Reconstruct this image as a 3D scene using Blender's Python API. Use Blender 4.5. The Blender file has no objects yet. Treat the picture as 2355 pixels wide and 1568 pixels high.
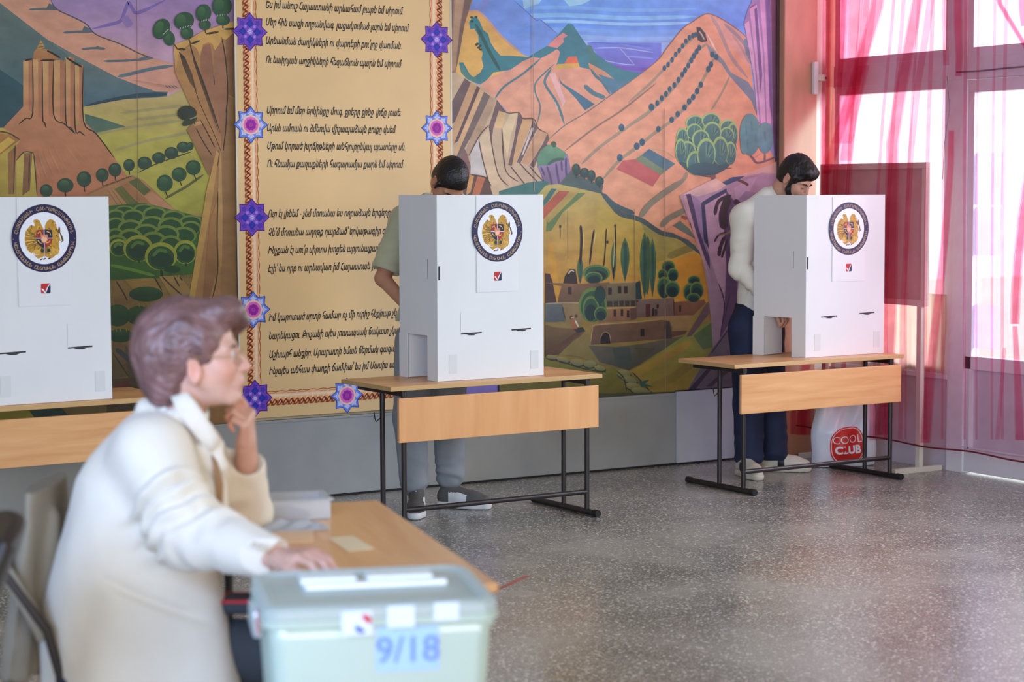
import bpy, bmesh, math, random
import numpy as np
from mathutils import Vector, Matrix

# ------------------------------------------------------------------ camera, world, lights, exposure
S = bpy.context.scene
COL = S.collection
H = 1.60                                   # eye height
FPX, CX, CY = 4579.0, 1177.5, 784.0        # focal length in pixels of a 2355 x 1568 frame (70 mm on 36 mm)
YAW, PIT, ROL = math.radians(31.6), math.radians(4.286), math.radians(0.211)
F0 = np.array([math.sin(YAW), math.cos(YAW), 0.0]); R0 = np.array([math.cos(YAW), -math.sin(YAW), 0.0])
UP = np.array([0, 0, 1.0])
FW = F0 * math.cos(PIT) - UP * math.sin(PIT)
DN = -(UP * math.cos(PIT) + F0 * math.sin(PIT))
RT = R0 * math.cos(ROL) + DN * math.sin(ROL)
DW = DN * math.cos(ROL) - R0 * math.sin(ROL)
CAM = np.array([0, 0, H])
cam_data = bpy.data.cameras.new('camera')
cam_data.lens = 70.0; cam_data.sensor_width = 36.0; cam_data.clip_end = 200
cam_data.dof.use_dof = True; cam_data.dof.focus_distance = 9.7; cam_data.dof.aperture_fstop = 2.8
cam = bpy.data.objects.new('camera', cam_data); COL.objects.link(cam)
mw = Matrix.Identity(4)
for i in range(3):
    mw[i][0] = RT[i]; mw[i][1] = -DW[i]; mw[i][2] = -FW[i]; mw[i][3] = CAM[i]
cam.matrix_world = mw
S.camera = cam
S.view_settings.view_transform = 'Standard'; S.view_settings.look = 'None'
S.view_settings.gamma = 1.0; S.view_settings.use_curve_mapping = False
S.view_settings.exposure = 0.0
try:
    S.cycles.use_denoising = True
    S.cycles.transparent_max_bounces = 24
    S.cycles.max_bounces = 8
    S.cycles.sample_clamp_indirect = 8.0
except Exception:
    pass

WALL_Y = 9.388      # mural wall plane
WIN_X = 8.069       # window wall plane
CEIL_Z = 3.30

# sky: an overcast dome, brighter on the side of the windows (+X)
world = bpy.data.worlds.new('world'); S.world = world; world.use_nodes = True
nt = world.node_tree; nt.nodes.clear()
wo = nt.nodes.new('ShaderNodeOutputWorld'); bg = nt.nodes.new('ShaderNodeBackground')
tc = nt.nodes.new('ShaderNodeTexCoord'); sx = nt.nodes.new('ShaderNodeSeparateXYZ')
mr = nt.nodes.new('ShaderNodeMapRange'); mr.inputs[1].default_value = -0.1; mr.inputs[2].default_value = 0.75
mr.inputs[3].default_value = 0.62; mr.inputs[4].default_value = 2.0
nt.links.new(tc.outputs['Generated'], sx.inputs[0]); nt.links.new(sx.outputs[0], mr.inputs[0])
nt.links.new(mr.outputs[0], bg.inputs['Strength'])
bg.inputs['Color'].default_value = (0.92, 0.96, 1.0, 1)
nt.links.new(bg.outputs[0], wo.inputs[0])

def area_light(name, loc, target, size, energy, color):
    l = bpy.data.lights.new(name, 'AREA'); l.shape = 'RECTANGLE'; l.size, l.size_y = size
    l.energy = energy; l.color = color
    o = bpy.data.objects.new(name, l); COL.objects.link(o)
    o.location = loc
    o.rotation_euler = (Vector(target) - Vector(loc)).to_track_quat('-Z', 'Y').to_euler()
    return o
# added area lamp, assumed daylight from behind the camera
area_light('assumed_rear_daylight', (0.5, -4.0, 2.1), (4.2, 8.5, 1.0), (9.0, 2.2), 330, (1.0, 0.96, 0.89))
sl_ = area_light('added_blue_fill', (-0.9, 2.0, 2.0), (1.9, 4.7, 0.8), (2.2, 1.7), 44, (0.34, 0.56, 1.0)); sl_.data.spread = math.radians(75)  # added blue fill lamp, no window here; narrow beam on the seated woman
# added lamp outside the glazed wall, for daylight through panes and red voile
area_light('added_glazed_wall_daylight', (10.2, 5.2, 2.6), (5.0, 7.0, 0.6), (5.0, 2.6), 420, (0.80, 0.88, 1.0))

sun = bpy.data.lights.new('sun', 'SUN'); sun.energy = 5.0; sun.angle = .01; sun.color = (1.0, .96, .9)
so = bpy.data.objects.new('sun', sun); COL.objects.link(so); so.rotation_euler = Vector((.50, .10, -.86)).to_track_quat('-Z', 'Y').to_euler()   # over the roof, on to the paving outside

# ------------------------------------------------------------------ projection helpers
def ray(x, y): return FW + RT * (x - CX) / FPX + DW * (y - CY) / FPX
def onZ(x, y, z=0.0): d = ray(x, y); return CAM + d * ((z - H) / d[2])
def onY(x, y, Y=WALL_Y): d = ray(x, y); return CAM + d * (Y / d[1])
def onX(x, y, X=WIN_X): d = ray(x, y); return CAM + d * (X / d[0])
def L(x, y, d):        # figure frame: x right, y away, z up, origin under the camera
    r = ray(x, y); k = d / (r @ F0)
    return np.array([(r @ R0) * k, d, H + r[2] * k])
def to_world(p): p = np.asarray(p, float); return R0 * p[0] + F0 * p[1] + UP * p[2]

# ------------------------------------------------------------------ colour and material helpers
def lin(c):
    c = c / 255.0
    return c / 12.92 if c <= 0.04045 else ((c + 0.055) / 1.055) ** 2.4
def rgb(r, g, b, k=1.0): return tuple(min(0.95, lin(v) * k) for v in (r, g, b)) + (1.0,)
def new_mat(name):
    m = bpy.data.materials.new(name); m.use_nodes = True
    return m, m.node_tree, m.node_tree.nodes['Principled BSDF']
def N(t, typ, **kw):
    n = t.nodes.new(typ)
    for k, v in kw.items(): setattr(n, k, v)
    return n
def mat(name, col, rough=0.5, metal=0.0, spec=0.5, var=0.06, scale=8.0, bump=0.0, bscale=60.0, stretch=(1, 1, 1), sheen=0.0):
    """principled material with a slow colour variation and an optional fine bump"""
    m, t, b = new_mat(name)
    b.inputs['Roughness'].default_value = rough; b.inputs['Metallic'].default_value = metal
    b.inputs['Specular IOR Level'].default_value = spec
    if sheen: b.inputs['Sheen Weight'].default_value = sheen
    co = N(t, 'ShaderNodeTexCoord'); mp = N(t, 'ShaderNodeMapping'); mp.inputs['Scale'].default_value = stretch
    t.links.new(co.outputs['Object'], mp.inputs[0])
    nz = N(t, 'ShaderNodeTexNoise'); nz.inputs['Scale'].default_value = scale; nz.inputs['Detail'].default_value = 4
    t.links.new(mp.outputs[0], nz.inputs['Vector'])
    rp = N(t, 'ShaderNodeMapRange'); rp.inputs[1].default_value = 0.3; rp.inputs[2].default_value = 0.7
    rp.inputs[3].default_value = 1 - var; rp.inputs[4].default_value = 1 + var
    t.links.new(nz.outputs['Fac'], rp.inputs[0])
    mx = N(t, 'ShaderNodeMix', data_type='RGBA', blend_type='MULTIPLY'); mx.inputs[0].default_value = 1.0
    mx.inputs[6].default_value = col
    t.links.new(rp.outputs[0], mx.inputs[7]); t.links.new(mx.outputs[2], b.inputs['Base Color'])
    if bump:
        n2 = N(t, 'ShaderNodeTexNoise'); n2.inputs['Scale'].default_value = bscale; n2.inputs['Detail'].default_value = 3
        t.links.new(mp.outputs[0], n2.inputs['Vector'])
        bp = N(t, 'ShaderNodeBump'); bp.inputs['Strength'].default_value = bump; bp.inputs['Distance'].default_value = 0.004
        t.links.new(n2.outputs['Fac'], bp.inputs['Height']); t.links.new(bp.outputs[0], b.inputs['Normal'])
    return m
def vmat(name, rough=0.6, spec=0.4, var=0.10, scale=14.0, stretch=(1, 1, 1), bump=0.0, sss=0.0):
    """principled material that reads the mesh's own 'Col' attribute (paint, print, skin)"""
    m, t, b = new_mat(name)
    b.inputs['Roughness'].default_value = rough; b.inputs['Specular IOR Level'].default_value = spec
    a = N(t, 'ShaderNodeVertexColor', layer_name='Col')
    co = N(t, 'ShaderNodeTexCoord'); mp = N(t, 'ShaderNodeMapping'); mp.inputs['Scale'].default_value = stretch
    t.links.new(co.outputs['Object'], mp.inputs[0])
    nz = N(t, 'ShaderNodeTexNoise'); nz.inputs['Scale'].default_value = scale; nz.inputs['Detail'].default_value = 5
    t.links.new(mp.outputs[0], nz.inputs['Vector'])
    rp = N(t, 'ShaderNodeMapRange'); rp.inputs[1].default_value = 0.3; rp.inputs[2].default_value = 0.7
    rp.inputs[3].default_value = 1 - var; rp.inputs[4].default_value = 1 + var
    t.links.new(nz.outputs['Fac'], rp.inputs[0])
    mx = N(t, 'ShaderNodeMix', data_type='RGBA', blend_type='MULTIPLY'); mx.inputs[0].default_value = 1.0
    t.links.new(a.outputs['Color'], mx.inputs[6]); t.links.new(rp.outputs[0], mx.inputs[7])
    t.links.new(mx.outputs[2], b.inputs['Base Color'])
    if sss:
        b.inputs['Subsurface Weight'].default_value = sss; b.inputs['Subsurface Radius'].default_value = (0.012, 0.005, 0.003)
    if bump:
        bp = N(t, 'ShaderNodeBump'); bp.inputs['Strength'].default_value = bump; bp.inputs['Distance'].default_value = 0.003
        t.links.new(nz.outputs['Fac'], bp.inputs['Height']); t.links.new(bp.outputs[0], b.inputs['Normal'])
    return m

# ------------------------------------------------------------------ object helpers
def tag(o, label=None, cat=None, group=None, kind=None):
    if label: o['label'] = label
    if cat: o['category'] = cat
    if group: o['group'] = group
    if kind: o['kind'] = kind
    return o
def empty(name, loc=(0, 0, 0), rotz=0.0):
    o = bpy.data.objects.new(name, None); COL.objects.link(o)
    o.location = loc; o.rotation_euler = (0, 0, rotz); o.empty_display_size = 0.05
    return o
def link(name, me, mats, parent=None, loc=None, rotz=None, smooth=False):
    o = bpy.data.objects.new(name, me); COL.objects.link(o)
    for m in (mats if isinstance(mats, (list, tuple)) else [mats]): me.materials.append(m)
    if parent: o.parent = parent
    if loc is not None: o.location = loc
    if rotz is not None: o.rotation_euler = (0, 0, rotz)
    if smooth:
        for p in me.polygons: p.use_smooth = True
    return o
def copy_tree(o, parent=None):
    c = o.copy(); COL.objects.link(c)
    if parent: c.parent = parent
    for ch in [x for x in bpy.data.objects if x.parent == o]: copy_tree(ch, c)
    return c

class MB:
    """collects simple shapes into ONE mesh; optional colour per face corner"""
    def __init__(s): s.v = []; s.f = []; s.c = []; s.m = []; s.sm = []
    def add(s, vs, fs, col=None, mi=0, smooth=False):
        o = len(s.v); s.v += [tuple(map(float, v)) for v in vs]
        for f in fs: s.f.append([o + i for i in f]); s.c.append(col); s.m.append(mi); s.sm.append(smooth)
        return s
    def box(s, a, b, col=None, mi=0, bev=0.0):
        x0, y0, z0 = a; x1, y1, z1 = b
        if bev:
            q = min(bev, (x1 - x0) * .45, (y1 - y0) * .45, (z1 - z0) * .45)
            bm = bmesh.new(); bmesh.ops.create_cube(bm, size=1.0)
            for v in bm.verts: v.co = Vector(((x0 + x1) / 2 + v.co.x * (x1 - x0), (y0 + y1) / 2 + v.co.y * (y1 - y0), (z0 + z1) / 2 + v.co.z * (z1 - z0)))
            bmesh.ops.bevel(bm, geom=bm.edges[:], offset=q, segments=2, affect='EDGES', profile=0.6)
            bm.verts.index_update()
            s.add([v.co for v in bm.verts], [[v.index for v in f.verts] for f in bm.faces], col, mi); bm.free(); return s
        vs = [(x0, y0, z0), (x1, y0, z0), (x1, y1, z0), (x0, y1, z0), (x0, y0, z1), (x1, y0, z1), (x1, y1, z1), (x0, y1, z1)]
        return s.add(vs, [(0, 3, 2, 1), (4, 5, 6, 7), (0, 1, 5, 4), (1, 2, 6, 5), (2, 3, 7, 6), (3, 0, 4, 7)], col, mi)
    def tube(s, pts, r, n=10, col=None, mi=0, cap=True):
        pts = [np.array(p, float) for p in pts]; rs = r if isinstance(r, (list, tuple)) else [r] * len(pts)
        vs = []; ref = None
        for i, p in enumerate(pts):
            t = pts[min(i + 1, len(pts) - 1)] - pts[max(i - 1, 0)]; t /= (np.linalg.norm(t) + 1e-12)
            if ref is None: ref = np.array([0, 0, 1.0]) if abs(t[2]) < .9 else np.array([1.0, 0, 0])
            a = np.cross(t, ref); a /= np.linalg.norm(a); b = np.cross(t, a); ref = -b if False else ref
            for k in range(n):
                w = 2 * math.pi * k / n; vs.append(p + rs[i] * (a * math.cos(w) + b * math.sin(w)))
        fs = []
        for i in range(len(pts) - 1):
            for k in range(n):
                k2 = (k + 1) % n; fs.append((i * n + k, i * n + k2, (i + 1) * n + k2, (i + 1) * n + k))
        s.add(vs, fs, col, mi, True)
        if cap:
            o = len(vs); s.add(vs[:n], [tuple(range(n))], col, mi); s.add(vs[-n:], [tuple(reversed(range(n)))], col, mi)
        return s
    def prism(s, poly, axis, a, b, col=None, mi=0):
        """poly in the plane normal to axis, extruded from a to b along it"""
        def P(u, v, w): return {0: (w, u, v), 1: (u, w, v), 2: (u, v, w)}[axis]
        n = len(poly); vs = [P(u, v, a) for u, v in poly] + [P(u, v, b) for u, v in poly]
        fs = [tuple(range(n)), tuple(reversed(range(n, 2 * n)))] + [(i, n + i, n + (i + 1) % n, (i + 1) % n) for i in range(n)]
        return s.add(vs, fs, col, mi)
    def mesh(s, name):
        me = bpy.data.meshes.new(name); me.from_pydata(s.v, [], s.f)
        if any(c is not None for c in s.c):
            ca = me.color_attributes.new('Col', 'FLOAT_COLOR', 'CORNER'); buf = []
            for f, c in zip(s.f, s.c):
                for k in range(len(f)):
                    cc = c[k] if (c is not None and len(c) and isinstance(c[0], (tuple, list))) else (c or (1, 1, 1, 1))
                    buf += list(cc)
            ca.data.foreach_set('color', buf)
        me.polygons.foreach_set('material_index', s.m)
        me.polygons.foreach_set('use_smooth', s.sm)
        bm = bmesh.new(); bm.from_mesh(me); bmesh.ops.recalc_face_normals(bm, faces=bm.faces[:]); bm.to_mesh(me); bm.free()
        return me
    def build(s, name, mats, parent=None, loc=None, rotz=None): return link(name, s.mesh(name), mats, parent, loc, rotz)

from mathutils.geometry import delaunay_2d_cdt
def text_mesh(txt, size=1.0, shear=0.0, bold=0.0, align='LEFT'):
    """flat mesh data (verts, faces) of a line of lettering; every outline is filled by itself so that overlapping strokes stay solid"""
    cu = bpy.data.curves.new('t', 'FONT'); cu.body = txt; cu.size = size; cu.shear = shear
    cu.align_x = align; cu.resolution_u = 3; cu.fill_mode = 'NONE'
    o = bpy.data.objects.new('t', cu); COL.objects.link(o)
    dg = bpy.context.evaluated_depsgraph_get(); dg.update()
    me = bpy.data.meshes.new_from_object(o.evaluated_get(dg))
    P = [tuple(v.co)[:2] for v in me.vertices]; nb = {}
    for e in me.edges:
        i, j = e.vertices; nb.setdefault(i, []).append(j); nb.setdefault(j, []).append(i)
    bpy.data.objects.remove(o); bpy.data.curves.remove(cu); bpy.data.meshes.remove(me)
    seen = set(); loops = []
    for st in range(len(P)):
        if st in seen or st not in nb: continue
        lp = [st]; seen.add(st); cur = min(nb[st])
        prev = st
        while cur not in seen:
            seen.add(cur); lp.append(cur); nx = [k for k in nb[cur] if k != prev]; prev, cur = cur, (nx[0] if nx else st)
        if len(lp) > 2: loops.append([P[k] for k in lp])
    def area(l): return .5 * sum(l[i - 1][0] * l[i][1] - l[i][0] * l[i - 1][1] for i in range(len(l)))
    A = [area(l) for l in loops]
    if not loops: return [], []
    def grow(l, s_):
        sg = s_
        out = []; n = len(l)
        for i in range(n):
            ax, ay = l[i][0] - l[i - 1][0], l[i][1] - l[i - 1][1]; bx_, by_ = l[(i + 1) % n][0] - l[i][0], l[(i + 1) % n][1] - l[i][1]
            la, lb = math.hypot(ax, ay) or 1e-9, math.hypot(bx_, by_) or 1e-9
            nx, ny = ay / la + by_ / lb, -ax / la - bx_ / lb; q = math.hypot(nx, ny) or 1e-9
            out.append((l[i][0] + sg * bold * nx / q, l[i][1] + sg * bold * ny / q))
        return out
    tot = 1 if sum(A) > 0 else -1
    rings = [grow(l, tot) for l in loops]
    pv = [Vector(p) for r in rings for p in r]; ed = []; o_ = 0
    for r in rings: ed += [(o_ + k, o_ + (k + 1) % len(r)) for k in range(len(r))]; o_ += len(r)
    q = delaunay_2d_cdt(pv, ed, [], 0, 1e-7)
    V2 = np.array([tuple(v) for v in q[0]]); T = np.array([tuple(f) for f in q[2]]); C_ = V2[T].mean(1)
    wn = np.zeros(len(T))
    for r in rings:
        r = np.array(r); r2 = np.roll(r, -1, 0); lo, hi = r.min(0), r.max(0)
        m = (C_[:, 0] > lo[0]) & (C_[:, 0] < hi[0]) & (C_[:, 1] > lo[1]) & (C_[:, 1] < hi[1])
        if not m.any(): continue
        c = C_[m]; y0, y1 = r[None, :, 1], r2[None, :, 1]; cr = (r2[None, :, 0] - r[None, :, 0]) * (c[:, 1:2] - y0) - (c[:, 0:1] - r[None, :, 0]) * (y1 - y0)
        wn[m] += ((y0 <= c[:, 1:2]) & (y1 > c[:, 1:2]) & (cr > 0)).sum(1) - ((y0 > c[:, 1:2]) & (y1 <= c[:, 1:2]) & (cr < 0)).sum(1)
    keep = T[wn != 0]
    return [(float(x), float(y), 0.0) for x, y in V2], [tuple(int(k) for k in t) for t in keep]
def rot_z(a):
    c, s_ = math.cos(a), math.sin(a); return np.array([[c, -s_, 0], [s_, c, 0], [0, 0, 1.0]])
# ------------------------------------------------------------------ room shell
def structure(name, mb, m, label, cat=None, parent=None):
    o = mb.build(name, m, parent); tag(o, label, cat or 'structure', kind='structure'); return o

def floor_material():
    m, t, b = new_mat('terrazzo')
    co = N(t, 'ShaderNodeTexCoord')
    def chips(scale, lo, hi):
        v = N(t, 'ShaderNodeTexVoronoi'); v.inputs['Scale'].default_value = scale; v.inputs['Randomness'].default_value = 1.0
        t.links.new(co.outputs['Object'], v.inputs['Vector'])
        r = N(t, 'ShaderNodeMapRange'); r.inputs[1].default_value = lo; r.inputs[2].default_value = hi; r.inputs[3].default_value = 1; r.inputs[4].default_value = 0
        t.links.new(v.outputs['Distance'], r.inputs[0])
        s = N(t, 'ShaderNodeSeparateColor'); t.links.new(v.outputs['Color'], s.inputs[0])
        return r, s
    r1, s1 = chips(64, 0.34, 0.42); r2, s2 = chips(125, 0.32, 0.44)
    # only some cells carry a pale marble chip
    g1 = N(t, 'ShaderNodeMath', operation='GREATER_THAN'); g1.inputs[1].default_value = 0.34; t.links.new(s1.outputs[0], g1.inputs[0])
    g2 = N(t, 'ShaderNodeMath', operation='GREATER_THAN'); g2.inputs[1].default_value = 0.45; t.links.new(s2.outputs[0], g2.inputs[0])
    m1 = N(t, 'ShaderNodeMath', operation='MULTIPLY'); t.links.new(r1.outputs[0], m1.inputs[0]); t.links.new(g1.outputs[0], m1.inputs[1])
    m2 = N(t, 'ShaderNodeMath', operation='MULTIPLY'); t.links.new(r2.outputs[0], m2.inputs[0]); t.links.new(g2.outputs[0], m2.inputs[1])
    # cement ground with worn patches
    nz = N(t, 'ShaderNodeTexNoise'); nz.inputs['Scale'].default_value = 1.3; nz.inputs['Detail'].default_value = 6
    t.links.new(co.outputs['Object'], nz.inputs['Vector'])
    cr = N(t, 'ShaderNodeValToRGB'); e = cr.color_ramp.elements
    e[0].position = 0.36; e[0].color = (0.155, 0.148, 0.130, 1); e[1].position = 0.66; e[1].color = (0.330, 0.312, 0.270, 1)
    t.links.new(nz.outputs['Fac'], cr.inputs[0])
    c1 = N(t, 'ShaderNodeValToRGB'); e = c1.color_ramp.elements
    e[0].position = 0.4; e[0].color = (0.40, 0.37, 0.30, 1); e[1].position = 1.0; e[1].color = (0.86, 0.82, 0.73, 1)
    t.links.new(s1.outputs[1], c1.inputs[0])
    mxa = N(t, 'ShaderNodeMix', data_type='RGBA'); t.links.new(m2.outputs[0], mxa.inputs[0]); t.links.new(cr.outputs[0], mxa.inputs[6]); mxa.inputs[7].default_value = (0.58, 0.55, 0.48, 1)
    mxb = N(t, 'ShaderNodeMix', data_type='RGBA'); t.links.new(m1.outputs[0], mxb.inputs[0]); t.links.new(mxa.outputs[2], mxb.inputs[6]); t.links.new(c1.outputs[0], mxb.inputs[7])
    t.links.new(mxb.outputs[2], b.inputs['Base Color'])
    rr = N(t, 'ShaderNodeMapRange'); rr.inputs[1].default_value = 0.3; rr.inputs[2].default_value = 0.7; rr.inputs[3].default_value = 0.18; rr.inputs[4].default_value = 0.32
    t.links.new(nz.outputs['Fac'], rr.inputs[0]); t.links.new(rr.outputs[0], b.inputs['Roughness'])
    b.inputs['Specular IOR Level'].default_value = 0.75
    return m

M_floor = floor_material()
M_plaster = mat('plaster_ochre', rgb(214, 190, 150), 0.8, var=0.05, scale=3)
M_ceil = mat('ceiling_white', rgb(225, 222, 214), 0.9, var=0.02)
M_dado = mat('grey_oil_paint', rgb(160, 161, 156), 0.42, var=0.07, scale=5, bump=0.05, bscale=30)
M_dado2 = mat('pale_grey_board', rgb(188, 190, 194), 0.42, var=0.06, scale=4, bump=0.03, bscale=30)
M_black = mat('black_gap', (0.012, 0.012, 0.012, 1), 0.8)
M_salmon = mat('salmon_paint', rgb(200, 148, 120), 0.5, var=0.14, scale=4, stretch=(2, 2, .6))
M_cream = mat('cream_gloss_paint', rgb(222, 214, 196), 0.4, var=0.05, scale=6)
M_white = mat('white_upvc', rgb(228, 226, 230), 0.35, var=0.02)
M_lilacwall = mat('white_lower_panel', rgb(205, 200, 208), 0.5, var=0.04)

floor = MB().box((-7, -7, -0.08), (WIN_X + 0.05, WALL_Y + 0.0, 0.0)).build('floor', M_floor)
tag(floor, 'polished grey terrazzo floor with pale stone chips', 'floor', kind='structure')
structure('wall_back', MB().box((-7, WALL_Y, 0), (WIN_X + .06, WALL_Y + 0.25, CEIL_Z)), M_plaster, 'plastered wall behind the painted mural', 'wall')
structure('ceiling', MB().box((-7, -7, CEIL_Z), (WIN_X + 0.3, WALL_Y + 0.25, CEIL_Z + 0.1)), M_ceil, 'plain white ceiling', 'ceiling')

# grey dado below the mural (two boards), its top ledge at the foot of the painting
zd = float(onY(1200, 926)[2])
xs = float(onY(1549, 905)[0]); xpl = float(onY(1785, 880)[0]); xpr = float(onY(1859, 880)[0])
structure('trim_1', MB().box((-7, WALL_Y - 0.02, 0.012), (xs, WALL_Y, zd), bev=.003).box((-7, WALL_Y - .026, zd - .012), (xs, WALL_Y, zd)), M_dado, 'grey painted dado under the mural', 'dado')
structure('trim_2', MB().box((xs + .002, WALL_Y - 0.035, 0.012), (xpr + .02, WALL_Y, zd + .006), bev=.004), M_dado2, 'paler grey dado board near the window corner', 'dado')
structure('trim_3', MB().box((-7, WALL_Y - 0.016, 0.0), (xpr, WALL_Y, 0.013)).box((xs - .001, WALL_Y - .03, zd + .006), (xpl, WALL_Y, zd + .012)), M_black, 'dark gap along the foot of the dado', 'gap')
# pilaster at the end of the mural and the cream post in the corner
structure('pillar_1', MB().box((xpl, WALL_Y - 0.06, 0.0), (xpr, WALL_Y, CEIL_Z), bev=.006), M_salmon, 'salmon pink pilaster between mural and window', 'pilaster')
xp2 = float(onY(1886, 300)[0])
structure('trim_4', MB().box((xpr, WALL_Y - .05, 0), (xp2, WALL_Y, CEIL_Z), bev=.004), M_cream, 'cream corner post beside the pilaster', 'post')
lt = empty('hinge_bracket', (xpr, WALL_Y - .06, float(onY(1850, 180)[2]))); tag(lt, 'white metal bracket screwed to the cream corner post', 'bracket')
mb = MB().box((-.045, -.03, -.10), (-.012, -.002, .095), bev=.006); mb.build('plate', M_white, lt)
MB().box((-.012, -.03, -.018), (.055, -.004, .02), bev=.004).build('arm', M_cream, lt)
MB().tube([(.042, -.034, 0), (.042, -.028, 0)], .006, 8).build('screw', M_black, lt)

# ------------------------------------------------------------------ painted mural
PG = 1.16     # photo colour -> pigment reflectance
def pig(r, g, b):
    m = .3 * r + .59 * g + .11 * b; q = .12
    return rgb(r + (m - r) * q, g + (m - g) * q, b + (m - b) * q, PG)
class Painter:
    """flat areas and brush strokes of paint, laid one over another on the wall (each a hair above the last)"""
    def __init__(s, y0): s.mb = MB(); s.y0 = y0; s.n = 0; s.tx = (0, 0, 1.0)
    def view(s, ox, oy, k): s.tx = (ox, oy, k)
    def P(s, p): return (s.tx[0] + p[0] / s.tx[2], s.tx[1] + p[1] / s.tx[2])
    def w(s, p):
        q = onY(p[0], p[1], WALL_Y); return q[0], q[2]
    def poly(s, pts, c, c2=None, ax='y', raw=False):
        P = [p if raw else s.P(p) for p in pts]
        s.n += 1; y = s.y0 - s.n * 0.00002
        a = np.array(P)
        if c2 is not None:
            u = a[:, 1] if ax == 'y' else a[:, 0]; u = (u - u.min()) / max(1e-6, u.max() - u.min())
        vs = []; cs = []
        for i, p in enumerate(P):
            x, z = s.w(p); vs.append((x, y, z))
            if c2 is None: cs.append(pig(*c))
            else: k = float(u[i]); cs.append(tuple(pig(*c)[j] * (1 - k) + pig(*c2)[j] * k for j in range(4)))
        s.mb.add(vs, [tuple(range(len(vs)))], cs)
    def ell(s, c, r, col, col2=None, rot=0.0, n=22, ax='y'):
        t = [2 * math.pi * k / n for k in range(n)]; cr, sr = math.cos(rot), math.sin(rot)
        s.poly([(c[0] + r[0] * math.cos(a) * cr - r[1] * math.sin(a) * sr, c[1] + r[0] * math.cos(a) * sr + r[1] * math.sin(a) * cr) for a in t], col, col2, ax)
    def stroke(s, pts, w, col, taper=True, w2=None):
        P = np.array([s.P(p) for p in pts], float)
        # smooth the line
        if len(P) > 2:
            Q = []
            for i in range(len(P) - 1):
                p0 = P[max(i - 1, 0)]; p1 = P[i]; p2 = P[i + 1]; p3 = P[min(i + 2, len(P) - 1)]
                for t in np.linspace(0, 1, 5)[:-1]:
                    Q.append(.5 * (2 * p1 + (p2 - p0) * t + (2 * p0 - 5 * p1 + 4 * p2 - p3) * t * t + (3 * p1 - p0 - 3 * p2 + p3) * t ** 3))
            P = np.array(Q + [P[-1]])
        else: P = np.array([P[0] * (1 - t) + P[1] * t for t in np.linspace(0, 1, 5)])
        n = len(P); w = w / s.tx[2]; w2 = w if w2 is None else w2 / s.tx[2]
        T = np.gradient(P, axis=0); T /= (np.linalg.norm(T, axis=1)[:, None] + 1e-9); Nn = np.stack([-T[:, 1], T[:, 0]], 1)
        k = np.linspace(0, 1, n); ww = w * (1 - k) + w2 * k
        if taper: ww = ww * np.clip(np.minimum(k, 1 - k) * 6 + .25, 0, 1)
        A = P + Nn * ww[:, None] / 2; B = P - Nn * ww[:, None] / 2
        s.n += 1; y = s.y0 - s.n * 0.00002; cc = pig(*col)
        vs = []
        for q in A: x, z = s.w(q); vs.append((x, y, z))
        for q in B: x, z = s.w(q); vs.append((x, y, z))
        s.mb.add(vs, [(i, i + 1, n + i + 1, n + i) for i in range(n - 1)], cc)
    def bush(s, c, r, col, rim, rot=0.0, k=0.82):
        s.ell(c, r, rim, None, rot); s.ell((c[0], c[1] + r[1] * .12), (r[0] * k, r[1] * k), col, None, rot)
    def tree(s, c, r, col, hi, trunk=None):
        s.ell(c, r, col); s.ell((c[0] - r[0] * .15, c[1] - r[1] * .25), (r[0] * .55, r[1] * .5), hi, col)
        if trunk: s.stroke([(c[0], c[1] + r[1] * .8), (c[0] + trunk[0], c[1] + trunk[1])], 7, (45, 40, 30), False)

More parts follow.
